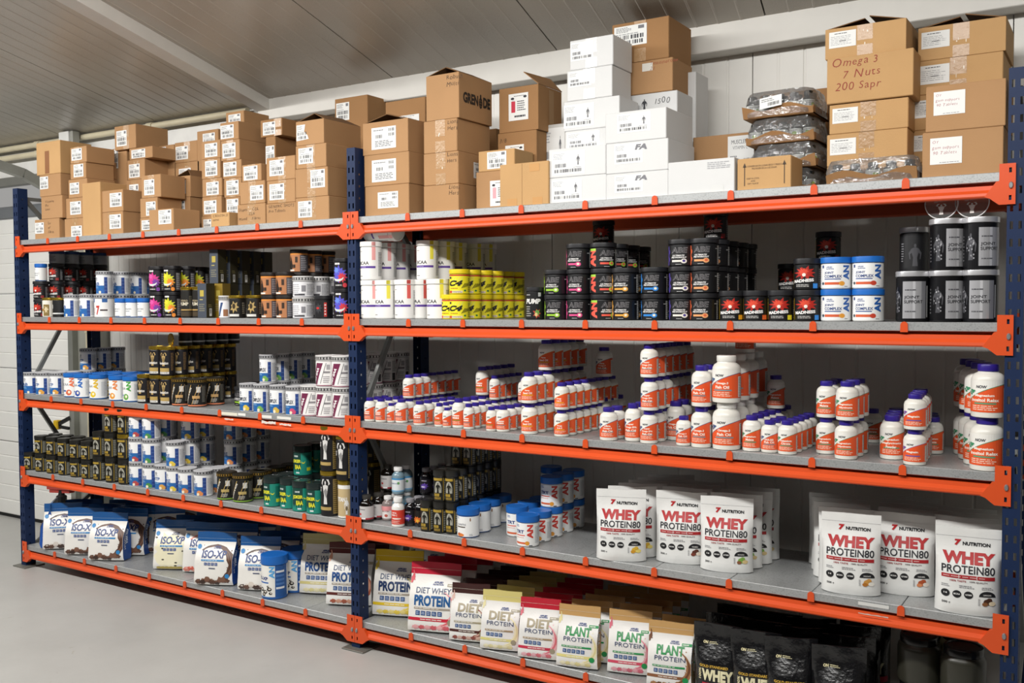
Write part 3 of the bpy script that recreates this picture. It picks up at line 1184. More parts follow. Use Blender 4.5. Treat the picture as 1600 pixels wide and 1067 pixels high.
def a_js(shift):
    def f(A, r, t):
        A.rect(-PI * r, 0.003, PI * r, t - 0.002, '#1c1c1f', 0)
        s = shift * r
        A.rect(-.25 * r + s, 0.01, 1.15 * r + s, t * .9, '#c4c4c8', 1)
        A.rect(.35 * r + s, 0.01, .5 * r + s, t * .9, '#e8e8ec', 2)
        A.rect(.85 * r + s, 0.01, 1.15 * r + s, t * .9, '#9c9ca2', 2)
        fig(A, -.7 * r + s, t * .2, .70 * r, t * .62, '#5c5c61', 2, 0)
        rnd = random.Random(5)
        for _ in range(16):
            a, b_ = rnd.uniform(-.95, -.5), rnd.uniform(.24, .72)
            A.ell(a * r + s, b_ * t, .05 * r, .022 * t, rnd.choice(('#a9a9ae', '#d2d2d6', '#7c7c82')), 3, 6)
        A.text('JOINT', -.15 * r + s, t * .50, .72 * r + s, t * .58, '#26262b', 0.01, z=4)
        A.text('SUPPORT', -.15 * r + s, t * .41, .92 * r + s, t * .48, '#26262b', 0.01, z=4)
        A.small(-.1 * r + s, t * .68, .8 * r + s, t * .74, '#6a6a70', 1, 2, 4)
        A.small(-.1 * r + s, t * .2, .8 * r + s, t * .26, '#77777c', 1, 2, 4)
        A.rect(1.2 * r + s, t * .1, 1.3 * r + s, t * .8, '#d0d0d0', 3)
        A.small(-1.35 * r + s, t * .16, -1.18 * r + s, t * .75, '#8c8c90', 8, 2)
    return f


SILV = plain('#d4d4d7', 0.28, 0.6, var=0.03)
for k_, s_, nm_ in (('js', 0.25, 'torso print'), ('js2', -0.35, 'wide silver panel')):
    tub(k_, 'silver and black joint support tub with %s' % nm_, 0.0495, 0.153, '#1b1b1e', '#b9b9bd', a_js(s_), lh=0.018, lidmat=SILV, paper=printed(0.3, 0.5))
tub('jk', 'all black joint support tub with silver lid', 0.0445, 0.142, '#19191b', '#8a8a8e', lambda A, r, t: (A.rect(-PI * r, .003, PI * r, t - .002, '#17171a', 0), fig(A, .1 * r, t * .15, .9 * r, t * .6, '#48484c', 1, 0),
    A.small(-.95 * r, t * .25, -.7 * r, t * .75, '#8e8e92', 8)), lh=0.018, lidmat=SILV)


# --- white and blue tubs with silver hatched lids
def a_pre(txt, fruit, half=.45, dark=False):
    def f(A, r, t):
        A.rect(-PI * r, 0.002, PI * r, t - 0.002, '#f0f0f0', 0)
        A.rect(-PI * r, 0.004, 1.0 * r, t * half, '#2766a8', 1)
        A.rect(.62 * r, 0.004, 1.0 * r, t * .88, '#27458a', 2)
        for i in range(4):
            A.rect(.64 * r, t * (.2 + .17 * i), .98 * r, t * (.21 + .17 * i), '#7fa0d0', 3)
        A.ell(-.45 * r, t * .80, .16 * r, t * .07, '#1e2f55', 1, 10)
        A.ell(-.42 * r, t * .80, .06 * r, t * .045, '#f0f0f0', 2, 8)
        A.small(-.75 * r, t * .67, -.15 * r, t * .71, '#44506e', 1)
        w = 1.35 if len(txt) > 4 else 1.0
        A.text(txt, -.95 * r, t * .46, (-.95 + w) * r, t * .62, '#1e5596' if not dark else '#202a3c', 0.03)
        A.small(-.9 * r, t * .30, .0 * r, t * .42, '#9cc3e6', 2, 3, 3)
        A.ell(.25 * r, t * .17, .3 * r, t * .12, fruit, 3, 10)
        A.ell(.48 * r, t * .13, .2 * r, t * .09, fruit, 4, 9)
        A.ell(.12 * r, t * .11, .16 * r, t * .07, '#f3e6c8', 5, 8)
        A.small(1.1 * r, t * .1, 1.8 * r, t * .85, '#8d8f96', 12, 4)
    return f


HATCH = zig('#3c3c40', 20, '#c9c9cc')
for k_, txt_, fr_, nm_ in (('pr', 'PRE', '#b84b4b', 'berry'), ('pg', 'PRE', '#4f8f4c', 'green fruit'), ('py', 'PRE', '#e2c54a', 'yellow fruit'), ('po', 'PRE', '#d98b53', 'peach')):
    tub(k_, 'white blue tub with hatched lid and %s print' % nm_, 0.046, 0.125, '#ececec', '#c4c4c6', a_pre(txt_, fr_), lh=0.021, lidart=HATCH)
for k_, fr_, nm_ in (('cl', '#e8c64a', 'lemon'), ('cg', '#7cb05a', 'apple'), ('cy', '#d9b64c', 'pineapple'), ('cr', '#d4527a', 'raspberry')):
    tub(k_, 'white complex tub with hatched silver lid and %s print' % nm_, 0.040, 0.130, '#ececec', '#c4c4c6', a_pre('COMPLEX', fr_, .40, True), lh=0.021, lidart=HATCH)
tub('ab1', 'white and blue tub with hatched silver lid', 0.043, 0.122, '#ececec', '#c4c4c6', a_pre('AB', '#2f66b0'), lh=0.02, lidart=HATCH)
tub('atp', 'white tub with blue wave and silver lid', 0.045, 0.125, '#ececec', '#c4c4c6', a_pre('ATP', '#e0a44c', .38), lh=0.02, lidart=HATCH)


def a_seven(A, r, t):
    A.rect(-PI * r, 0.002, PI * r, t - 0.002, '#f0eeec', 0)
    A.text('7', -.15 * r, t * .12, .25 * r, t * .62, '#c23a30', .04)
    A.rect(-.9 * r, t * .8, -.4 * r, t, '#2b5e9e', 1)
    A.rect(.5 * r, t * .8, 1 * r, t, '#2b5e9e', 1)
    A.rect(.3 * r, t * .34, 1.0 * r, t * .42, '#3a2a2c', 1)
    A.small(-.9 * r, t * .2, -.3 * r, t * .5, '#c98a84', 3)


tub('sv', 'white tub with red number seven and silver lid', 0.053, 0.120, '#eeeeec', '#c4c4c6', a_seven, lh=0.022, lidart=HATCH)


def a_small(txt):
    def f(A, r, t):
        A.rect(-PI * r, 0.004, PI * r, t - 0.003, '#eeeeec', 0)
        A.small(-.7 * r, t * .82, -.2 * r, t * .88, '#3f5f9c', 1)
        A.text(txt, -.7 * r, t * .5, .5 * r, t * .6, '#55606e', 0)
        A.small(-.6 * r, t * .36, .4 * r, t * .46, '#77808c', 1, 4)
        A.rect(-.6 * r, t * .06, .4 * r, t * .1, '#3b4a66', 1)
    return f


for k_, t_ in (('sb1', 'ZINC'), ('sb2', 'VITAMIN'), ('sb3', 'BIOTIN')):
    tub(k_, 'small white pot with blue lid', 0.0325, 0.098, '#2368b8', '#1d68c0', a_small(t_), lh=0.02, name='vitamin_pot', cat='pot')


def a_an(c, fr, txt='BCAA'):
    def f(A, r, t):
        A.rect(-PI * r, 0.006, PI * r, t - 0.002, '#f1f1ef', 0)
        A.small(-.95 * r, t * .82, -.6 * r, t * .88, '#2b4f93', 1)
        A.text(txt, -.95 * r, t * .58, .05 * r, t * .70, '#2a3350', 0)
        A.text('AN', .12 * r, t * .5, .66 * r, t * .97, c, .05, rot=90)
        A.rect(-.85 * r, t * .28, -.3 * r, t * .35, '#2f5fae', 1)
        A.ell(.05 * r, t * .24, .34 * r, t * .15, fr, 1, 11)
        A.ell(-.2 * r, t * .22, .14 * r, t * .07, fr, 2, 8)
        A.ell(.1 * r, t * .26, .15 * r, t * .07, '#f6ecd0', 2, 8)
        A.small(-.9 * r, t * .1, -.5 * r, t * .15, '#4a4f60', 1)
        A.small(1.0 * r, t * .15, 1.7 * r, t * .85, '#aab0ba', 12, 4)
    return f


for k_, c_, f_, nm_ in (('xp', '#e8754c', '#d96a48', 'coral'), ('xb', '#2b6cc0', '#2f4fa8', 'blue'), ('xy', '#e0b82c', '#e6c52f', 'golden yellow'), ('xo', '#e58a4e', '#e79a3c', 'orange'), ('xg', '#4fa64a', '#6aa84a', 'green')):
    tub(k_, 'white amino tub with blue lid and %s letters' % nm_, 0.0455, 0.130, '#1d63ad', '#1d69bd', a_an(c_, f_), lh=0.022)


# --- black tubs with gold lids
GOLD = plain('#c9a83c', 0.25, 0.85, var=0.08)


def a_gold(A, r, t):
    A.rect(-PI * r, 0.003, PI * r, t - 0.003, '#17151a', 0)
    fig(A, -.05 * r, t * .38, .95 * r, t * .52, '#b79a64', 1, 1)
    A.ell(-.05 * r, t * .62, .2 * r, t * .12, '#8a744a', 2, 8)
    A.text('Revolution', -.9 * r, t * .44, .6 * r, t * .55, '#e9e4dc', .03, sk=.2, z=3)
    A.rect(-.95 * r, t * .16, .7 * r, t * .30, '#b79a5a', 1)
    A.rect(-.95 * r, t * .07, .7 * r, t * .15, '#e8e6e0', 1)
    A.small(-.8 * r, t * .08, .6 * r, t * .14, '#6a6a6a', 1)
    A.small(.95 * r, t * .2, 1.4 * r, t * .9, '#9a7a4e', 12, 4)


tub('gb', 'black tub with gold lid and gold figure', 0.037, 0.145, '#17151a', '#c9a83c', a_gold, lh=0.018, lidmat=GOLD)


def a_titan(A, r, t):
    A.rect(-PI * r, 0.003, PI * r, t - 0.003, '#141316', 0)
    fig(A, -.05 * r, t * .30, 1.0 * r, t * .62, '#d9d7d4', 1, 1)
    A.poly([(-.25 * r, t * .62), (.02 * r, t * .70), (.2 * r, t * .60), (.05 * r, t * .45)], '#8e8c8a', 2)
    A.rect(-.9 * r, t * .15, .55 * r, t * .23, '#b59a5e', 2)
    A.text('OUT', -.95 * r, t * .6, -.55 * r, t * .72, '#e4e2de', .03)
    A.rect(.75 * r, t * .06, 1.5 * r, t * .92, '#8f7a46', 1)
    A.small(.8 * r, t * .08, 1.45 * r, t * .9, '#33291a', 16, 4)


tub('tb', 'big black tub with gold lid and white muscleman', 0.043, 0.197, '#151417', '#c9a83c', a_titan, lh=0.02, lidmat=GOLD)


def a_tan(A, r, t):
    A.rect(-PI * r, 0.002, PI * r, t - 0.002, '#c7b084', 0)
    A.rect(-PI * r, t * .88, PI * r, t - .002, '#f0ede6', 1)
    A.rect(-PI * r, .002, PI * r, t * .06, '#f0ede6', 1)
    A.text('TITAN', -.9 * r, t * .5, .3 * r, t * .63, '#f4f2ee', .04, z=3)
    fig(A, .45 * r, t * .12, .6 * r, t * .55, '#efece6', 2, 0)
    A.ell(.45 * r, t * .3, .1 * r, t * .08, '#6b5f4a', 3, 8)


tub('tt', 'tan white tub with gold lid and muscleman', 0.037, 0.165, '#efece6', '#c9a83c', a_tan, lh=0.02, lidmat=GOLD)


def a_pot(A, r, t):
    A.rect(-PI * r, .003, PI * r, t - .003, '#1c1a17', 0)
    A.star(.05 * r, t * .55, .6 * r, t * .32, '#b59a62', 7, 5, 1)
    A.ell(0, t * .6, .2 * r, t * .14, '#3b3020', 2, 9)
    A.rect(-.8 * r, t * .08, .6 * r, t * .2, '#dcdad4', 2)
    A.small(1.0 * r, t * .2, 1.5 * r, t * .8, '#a39b88', 6, 3)


tub('gp', 'short black pot with gold lid and gold emblem', 0.039, 0.106, '#1b1917', '#c9a83c', a_pot, lh=0.014, lidmat=GOLD, name='vitamin_pot', cat='pot')
tub('gw', 'white and tan pot with gold lid', 0.033, 0.106, '#e6e2d8', '#c9a83c', lambda A, r, t: (A.rect(-PI * r, .004, PI * r, t - .002, '#e9e4d8', 0), A.rect(-.3 * r, .006, .7 * r, t * .75, '#8a7340', 1),
    A.star(0.2 * r, t * .45, .4 * r, t * .25, '#d9c8a0', 6, 2, 2), A.rect(-.9 * r, t * .35, -.3 * r, t * .5, '#c08a4a', 1)), lh=0.014, lidmat=GOLD, name='vitamin_pot', cat='pot')
tub('gk', 'plain black pot with gold lid and white band', 0.034, 0.106, '#18181a', '#c9a83c', lambda A, r, t: (A.rect(-PI * r, .004, PI * r, t - .002, '#1a1a1c', 0), A.rect(-PI * r, t * .17, PI * r, t * .25, '#d9d9d6', 1),
    A.text('B', -.9 * r, t * .5, -.6 * r, t * .75, '#d9d9d6', .03)), lh=0.014, lidmat=GOLD, name='vitamin_pot', cat='pot')


def a_pump(A, r, t):
    A.rect(-PI * r, .004, PI * r, t - .002, '#1e1c18', 0)
    A.text('HYDRO', -.8 * r, t * .58, .6 * r, t * .65, '#b5a688', .02)
    A.text('PUMP', -.8 * r, t * .44, .7 * r, t * .56, '#d8cfb8', .04)
    A.rect(-.95 * r, t * .44, -.8 * r, t * .6, '#5a5aa8', 2)
    A.rect(-PI * r, t * .26, PI * r, t * .31, '#b39155', 1)
    A.rect(-PI * r, t * .06, PI * r, t * .22, '#4a3e2c', 1)
    A.small(.8 * r, t * .3, 1.4 * r, t * .8, '#77705e', 9, 4)


tub('gu', 'tall dark bottle with gold lid and tan bands', 0.031, 0.15, '#1c1b18', '#c9a83c', a_pump, lh=0.016, lidmat=GOLD, name='supplement_bottle', cat='bottle')


def a_fig(A, r, t, band='#a98c34'):
    A.rect(-PI * r, .003, PI * r, t - .002, '#191812', 0)
    A.rect(-.95 * r, t * .84, .5 * r, t * .94, band, 1)
    n = 10
    P = [(-.1 * r + .52 * r * math.cos(PI * k / n), t * .52 + t * .30 * math.sin(PI * k / n)) for k in range(n + 1)] + [(-.62 * r, t * .36), (.42 * r, t * .36)]
    A.poly(P, '#a3a195', 1)
    fig(A, -.1 * r, t * .34, .8 * r, t * .44, '#191812', 2, 0)
    A.small(-.72 * r, t * .20, .5 * r, t * .35, band, 1, 2, 3, .75)
    A.small(-.65 * r, t * .08, .5 * r, t * .21, '#8f7530', 1, 4, 3, .75)
    A.rect(.66 * r, t * .06, .74 * r, t * .94, band, 1)
    A.rect(.85 * r, t * .08, 1.4 * r, t * .9, '#55554e', 1)
    A.small(.88 * r, t * .1, 1.37 * r, t * .88, '#a9a89c', 9, 4)


tub('fs', 'short black and gold tub with arched figure', 0.037, 0.100, '#1b1a15', '#1d1c18', a_fig, lh=0.02)
tub('ft', 'tall black and gold tub with arched figure', 0.0355, 0.130, '#1b1a15', '#1d1c18', a_fig, lh=0.024)
tub('fg', 'tall black tub with gold lid and arched figure', 0.0365, 0.130, '#1b1a15', '#c9a83c', a_fig, lh=0.022, lidmat=GOLD)
tub('fv', 'black and gold bottle with arched figure', 0.0285, 0.128, '#1b1a15', '#1d1c18', a_fig, lh=0.026)


# --- tubs with slanted stripes
def a_slant(txt, c1, c2, cb, tc='#e6e2da', bg='#1b1916'):
    def f(A, r, t):
        A.rect(-PI * r, .003, PI * r, t - .002, bg, 0)
        A.rect(-PI * r, .004, PI * r, t * .09, cb, 1)
        for x, w, c in ((-.55, .07, c1), (.30, .05, c1), (.62, .04, c2)):
            A.poly([(x * r - .38 * r, t * .12), ((x + w) * r - .38 * r, t * .12), ((x + w) * r + .38 * r, t * .94), (x * r + .38 * r, t * .94)], c, 2)
        A.text(txt, -.92 * r, t * .14, -.05 * r, t * .84, tc, .04, rot=62, z=3)
        A.rect(.0 * r, t * .36, .8 * r, t * .48, c2, 1)
        A.small(.05 * r, t * .14, .8 * r, t * .30, '#cfcbc2', 3, 5, 3)
        A.rect(.45 * r, t * .62, .9 * r, t * .86, '#d8d5cf', 1)
        A.small(1.05 * r, t * .2, 1.6 * r, t * .9, '#8f8a80', 12, 4)
    return f


ROPE = zig('#b08b3e', 26, '#2a251a')
tub('bg', 'black tub with gold rope lid and green base line', 0.047, 0.131, '#1b1916', '#2a251a', a_slant('BLOOD & GUTS', '#c8ab62', '#b9a264', '#7fa83e'), lh=0.022, lidart=ROPE)
tub('hu', 'black tub with slanted gold stripes and salmon base line', 0.045, 0.136, '#1b1816', '#2a251a', a_slant('BLOOD & GUTS', '#d2aa62', '#c39b66', '#d9805a'), lh=0.022, lidart=ROPE)


def a_hit(A, r, t):
    A.rect(-PI * r, .002, PI * r, t - .002, '#efecea', 0)
    A.rect(-PI * r, .003, PI * r, t * .06, '#8a2f52', 1)
    A.poly([(-1.2 * r, t * .08), (-.40 * r, t * .08), (.30 * r, t * .92), (-.45 * r, t * .92)], '#74294a', 1)
    A.text('HIT EAA', -.98 * r, t * .12, -.05 * r, t * .72, '#f2eeec', .05, rot=62, z=3)
    A.poly([(.0 * r, t * .12), (.05 * r, t * .12), (.62 * r, t * .92), (.57 * r, t * .92)], '#4d4a4c', 2)
    A.rect(.35 * r, t * .52, .95 * r, t * .60, '#8c888a', 1)
    A.small(.3 * r, t * .14, .95 * r, t * .42, '#807c80', 4, 5)
    A.rect(.62 * r, t * .66, .95 * r, t * .86, '#a3a0a2', 1)
    A.rect(1.1 * r, t * .1, 1.5 * r, t * .4, '#3d3a3c', 1)
    A.small(1.1 * r, t * .45, 1.7 * r, t * .9, '#6d6a6c', 9, 4)


DIAM = zig('#3d3b3e', 22, '#e6e4e2')
tub('hit', 'white maroon amino tub with diamond lid', 0.0475, 0.136, '#efecea', '#e8e6e4', a_hit, lh=0.024, lidart=DIAM)


def a_dy(A, r, t):
    A.rect(-PI * r, .002, PI * r, t - .002, '#e9e8ea', 0)
    A.rect(-PI * r, .003, PI * r, t * .05, '#5a4a80', 1)
    A.small(-.85 * r, t * .15, .2 * r, t * .85, '#a4a3a8', 6, 4)
    A.rect(.3 * r, t * .35, .7 * r, t * .75, '#8a898e', 1)
    A.rect(-.5 * r, t * .1, .6 * r, t * .22, '#4a494e', 1)
    A.small(.8 * r, t * .15, 1.6 * r, t * .85, '#77767b', 8, 4)


tub('dy', 'white and grey tub with diamond pattern lid', 0.047, 0.0935, '#e8e7e9', '#e6e4e2', a_dy, lh=0.024, lidart=DIAM)
tub('dys', 'slim white tub with slanted blue stripe and striped lid', 0.031, 0.105, '#e8e7e9', '#e6e4e2', lambda A, r, t: (A.rect(-PI * r, .002, PI * r, t - .002, '#e9e8ea', 0),
    A.poly([(-.9 * r, t * .1), (-.5 * r, t * .1), (.1 * r, t * .9), (-.3 * r, t * .9)], '#37507c', 1), A.rect(.1 * r, t * .1, .8 * r, t * .5, '#9a6a4a', 1)), lh=0.024, lidart=DIAM)


# --- bright dripping tubs
def a_burst(c1, c2, c3):
    def f(A, r, t):
        A.rect(-PI * r, .003, PI * r, t - .002, '#151316', 0)
        A.star(.0, t * .55, r * 1.0, t * .34, c1, 12, 4, 1, .65)
        A.star(.35 * r, t * .42, r * .55, t * .24, c2, 9, 6, 2)
        A.star(-.3 * r, t * .70, r * .45, t * .15, c3, 8, 9, 3)
        n = 9
        arc = [(-.1 * r + .6 * r * math.cos(a), t * .42 - t * .16 * math.sin(a)) for a in [PI * k / n for k in range(n + 1)]]
        arc2 = [(-.1 * r + .52 * r * math.cos(a), t * .42 - t * .07 * math.sin(a)) for a in [PI * k / n for k in range(n, -1, -1)]]
        V = arc + arc2
        A.add(V, [(i, i + 1, 2 * n - i, 2 * n + 1 - i) for i in range(n)], '#d9e0da', 4)
        A.small(-.5 * r, t * .9, .4 * r, t * .99, '#e6e4e2', 1, 2, 4, .8)
        A.small(-.4 * r, t * .08, .6 * r, t * .16, '#dcdad6', 1, 3, 4)
        A.ell(.62 * r, t * .12, .22 * r, t * .09, c2, 3, 9)
        A.rect(1.0 * r, t * .06, 1.6 * r, t * .86, '#5e5c5e', 1)
        A.small(1.04 * r, t * .1, 1.55 * r, t * .84, '#b4b2b2', 8, 4)
    return f


tub('tm', 'black tub with magenta splash print', 0.043, 0.128, '#161417', '#1b191c', a_burst('#d23a8c', '#7a3a9a', '#e25aa8'), lh=0.018)
tub('ty', 'black tub with yellow and orange splash print', 0.043, 0.128, '#161417', '#1b191c', a_burst('#cfd22e', '#e88a2c', '#e9dc3c'), lh=0.018)
tub('tv', 'black tub with blue violet and red splash print', 0.043, 0.130, '#161417', '#1b191c', a_burst('#5a54c4', '#d23a44', '#6a8ae0'), lh=0.018)


def a_reap(A, r, t):
    A.rect(-PI * r, .003, .75 * r, t - .002, '#b57a52', 0)
    A.rect(.75 * r, .003, PI * r, t - .002, '#4a474c', 0)
    A.rect(-PI * r, t * .9, PI * r, t - .002, '#d98a3c', 1)
    A.poly([(-.75 * r, t * .3), (-.65 * r, t * .65), (-.45 * r, t * .84), (-.25 * r, t * .65), (-.1 * r, t * .3), (-.25 * r, t * .12), (-.65 * r, t * .12)], '#221a17', 1)
    A.ell(-.45 * r, t * .64, .07 * r, t * .06, '#8a5a3c', 2, 7)
    A.rect(.2 * r, t * .5, .5 * r, t * .8, '#3a2a20', 1)
    A.small(-.55 * r, t * .2, .6 * r, t * .42, '#2b211c', 1, 2, 3, .8)
    A.rect(-.75 * r, t * .06, .1 * r, t * .14, '#e4dfd6', 2)
    A.small(.85 * r, t * .1, 1.6 * r, t * .85, '#a9a6aa', 8, 4)


tub('rp', 'copper and black tub with hooded figure print', 0.041, 0.104, '#2a2320', '#241d1a', a_reap, lh=0.016)


def a_eye(A, r, t):
    A.rect(-PI * r, .003, PI * r, t - .002, '#1a191b', 0)
    A.star(-.2 * r, t * .55, .55 * r, t * .3, '#3a3a3e', 8, 3, 1)
    A.ell(-.25 * r, t * .55, .2 * r, t * .06, '#c9302c', 2, 8)
    A.rect(.45 * r, t * .1, .75 * r, t * .85, '#c8403a', 1)
    A.small(.5 * r, t * .15, .7 * r, t * .8, '#f0e9e6', 4, 2, 3)


tub('ey', 'black tub with red eye and red side strip', 0.0405, 0.100, '#19181a', '#1c1c1f', a_eye, lh=0.018)


def a_pumpk(A, r, t):
    A.rect(-PI * r, .003, PI * r, t - .002, '#161618', 0)
    A.text('PUMP', -.85 * r, t * .56, .75 * r, t * .74, '#e8e6e2', .05, sk=.15)
    A.rect(.5 * r, t * .82, .8 * r, t * .96, '#b9b9b9', 1)
    A.small(-.8 * r, t * .84, -.3 * r, t * .92, '#a9a9a9', 1)
    A.small(-.85 * r, t * .1, -.2 * r, t * .5, '#a8a6a0', 5, 3)
    A.star(.4 * r, t * .22, .45 * r, t * .2, '#c24a3a', 7, 4, 1)
    A.ell(.4 * r, t * .25, .22 * r, t * .1, '#6aa04a', 2, 8)
    A.ell(.3 * r, t * .18, .15 * r, t * .07, '#e8c88a', 3, 8)
    A.rect(-1.5 * r, t * .1, -1.2 * r, t * .8, '#c9d12e', 1)


tub('pk', 'tall black pump tub with fruit print', 0.0375, 0.122, '#161618', '#232326', a_pumpk, lh=0.016)


def a_joker(A, r, t):
    A.rect(-PI * r, .003, PI * r, t - .002, '#1d8a78', 0)
    P = [(-.95 * r, t), (-.95 * r, t * .3)]
    for i in range(9):
        P.append(((-.9 + .14 * i) * r, t * (.22 if i % 2 else .34)))
    P += [(.35 * r, t * .3), (.35 * r, t)]
    A.poly(P[:2] + [(.35 * r, t * .3), (.35 * r, t)], '#123f38', 1)
    for i in range(5):
        A.poly([((-.95 + .26 * i) * r, t * .31), ((-.95 + .26 * i + .2) * r, t * .31), ((-.95 + .26 * i + .1) * r, t * (.12 + .05 * (i % 2)))], '#123f38', 1)
    A.small(-.5 * r, t * .78, .3 * r, t * .9, '#b9c4c0', 1, 2, 2, .6)
    A.text('JOKER', -.8 * r, t * .52, .38 * r, t * .70, '#e0dc34', .06, z=3)
    A.text('EAA', -.35 * r, t * .28, .38 * r, t * .47, '#e0dc34', .06, z=3)
    arc = [(.62 * r + .2 * r * math.cos(a), t * .62 - t * .1 * math.sin(a)) for a in [PI * k / 6 for k in range(7)]]
    arc2 = [(.62 * r + .17 * r * math.cos(a), t * .62 - t * .05 * math.sin(a)) for a in [PI * k / 6 for k in range(6, -1, -1)]]
    A.add(arc + arc2, [(i, i + 1, 12 - i, 13 - i) for i in range(6)], '#e0dc34', 3)
    A.rect(-.2 * r, t * .1, .2 * r, t * .16, '#dfe6e2', 2)
    A.rect(1.0 * r, t * .2, 1.5 * r, t * .34, '#d6d428', 1)
    A.rect(.95 * r, t * .4, 1.5 * r, t * .88, '#17695c', 1)


tub('jq', 'teal tub with yellow lettering and dark lid', 0.043, 0.137, '#156e60', '#25302f', a_joker, lh=0.03, lidmat=plain('#27302f', 0.15, spec=0.6))


# --- blue lidded supplement tubs on the fourth level
def a_trt(A, r, t):
    A.rect(-PI * r, .004, PI * r, t - .003, '#f0f0ee', 0)
    A.small(-.75 * r, t * .82, -.25 * r, t * .93, '#3b5fa8', 2)
    A.text('TRT', -.75 * r, t * .56, .12 * r, t * .70, '#22397a', .04)
    A.rect(-.75 * r, t * .46, .2 * r, t * .50, '#d8503a', 1)
    A.small(-.75 * r, t * .36, .15 * r, t * .42, '#e0a08c', 1)
    A.text('AN', .38 * r, t * .36, .92 * r, t * .93, '#cc3a2e', .05, rot=90)
    A.rect(-.8 * r, t * .12, .25 * r, t * .20, '#d8643c', 1)
    A.ell(.4 * r, t * .16, .2 * r, t * .09, '#e39a36', 2, 10)
    A.rect(.55 * r, t * .04, .85 * r, t * .08, '#3a3d48', 1)
    A.small(1.1 * r, t * .15, 1.7 * r, t * .85, '#a9aeb8', 12, 4)


tub('tr', 'white booster tub with blue lid and red letters', 0.0445, 0.118, '#f0f0ee', '#1a62b4', a_trt, lh=0.026)


def a_mag(A, r, t):
    A.rect(-PI * r, .004, PI * r, t - .003, '#f0f0ee', 0)
    A.small(-.85 * r, t * .85, -.5 * r, t * .95, '#3b7ab8', 2)
    A.text('L-CARNITINE', -.82 * r, t * .56, .12 * r, t * .64, '#44485a', 0)
    A.rect(-.82 * r, t * .46, .05 * r, t * .51, '#4a3f30', 1)
    A.rect(.45 * r, t * .76, .55 * r, t * .9, '#8a5a2a', 1)
    A.ell(-.45 * r, t * .12, .4 * r, t * .08, '#e0803a', 1, 10)
    A.ell(-.6 * r, t * .16, .16 * r, t * .06, '#c8602a', 2, 8)
    A.small(.4 * r, t * .08, .8 * r, t * .18, '#8a8f98', 2)


tub('mg', 'white carnitine tub with blue lid and orange fruit', 0.0455, 0.113, '#1d5ba8', '#1a62b4', a_mag, lh=0.026)


def a_xptub(A, r, t):
    A.rect(-PI * r, .012, PI * r, t - .002, '#f0eee8', 0)
    A.rect(.55 * r, .012, 1.6 * r, t - .002, '#1f5598', 1)
    for i in range(5):
        A.rect(.62 * r, t * (.3 + .12 * i), 1.3 * r, t * (.36 + .12 * i), '#e6e8ec' if i in (0, 4) else '#4a78b8', 2)
    A.text('AN', .1 * r, t * .62, .52 * r, t * .97, '#5aa8e0', .05, rot=90, z=3)
    A.text('ISO-XP', -1.1 * r, t * .56, .0 * r, t * .66, '#27407e', .04, z=3)
    A.rect(-1.0 * r, t * .47, .05 * r, t * .51, '#3b6cb4', 2)
    for x, y, q in ((-.6, .28, .22), (-.25, .22, .2), (.1, .3, .2), (-.4, .14, .18), (.2, .18, .14), (.0, .38, .1)):
        A.ell(x * r, y * t, q * r, q * r * .75, '#2e2723', 2, 9)
        A.ell(x * r + .03 * r, y * t + .01 * t, q * r * .5, q * r * .3, '#e6e0d4', 3, 7)
    A.rect(-.75 * r, .014, .25 * r, t * .07, '#9cc4e4', 2)


tub('it', 'large white protein tub with blue lid and cookie print', 0.0615, 0.200, '#1d5fae', '#1b66ba', a_xptub, lh=0.042)


# --- glass and clear bottles
def bottle(key, look, r, h, glass, cap, paper, art, capr=.62, caph=.14, coat=0.4):
    cr, ch = r * capr, h * caph
    body = [(r * 0.9, 0), (r * 0.98, 0.0015), (r, 0.005), (r, h * 0.64), (r * 0.96, h * 0.70), (r * 0.8, h * 0.77), (r * 0.58, h * 0.81), (r * 0.54, h * 0.9)]
    parts = [('body', mesh('body', *lathe(body, 26), plain(glass, 0.12, coat=coat), 50)),
             ('cap', mesh('cap', *lathe([(cr * 0.97, h - ch), (cr, h - ch + 0.001), (cr, h - 0.002), (cr * 0.94, h)], 44, (1, 2, 0.04)), plain(cap, 0.35), 40))]
    A = Art('r')
    A.rect(-2.2 * r, h * .10, 2.2 * r, h * .60, paper, 0)
    art(A, r, h)
    parts.append(('label_wrap', A.build('label_wrap', wrap(r), PAPER, su=r * 0.17)))
    KINDS[key] = dict(name='supplement_bottle', cat='bottle', look=look, r=r, h=h, parts=parts)


bottle('gl', 'dark glass bottle with grey label', 0.031, 0.112, '#120d0a', '#3c3a36', '#c9c5c4', lambda A, r, h: (A.rect(-2.2 * r, h * .1, 2.2 * r, h * .16, '#a8323c', 1), A.small(-.7 * r, h * .45, .6 * r, h * .51, '#55525a', 1, 3),
    A.ell(-.5 * r, h * .3, .2 * r, h * .04, '#c03a40', 1, 9), A.rect(-.4 * r, h * .11, .3 * r, h * .17, '#eeeeee', 2)))
bottle('pk2', 'white capped bottle with pink top label', 0.0255, 0.104, '#8c7f7c', '#eeecea', '#efe9e6', lambda A, r, h: (A.rect(-2.2 * r, h * .42, 2.2 * r, h * .6, '#e89a9c', 1), A.text('BIOTIN', -.7 * r, h * .36, .6 * r, h * .42, '#8e3a40', .02),
    A.ell(.1 * r, h * .22, .3 * r, h * .06, '#c05a4a', 2, 9)), .66)
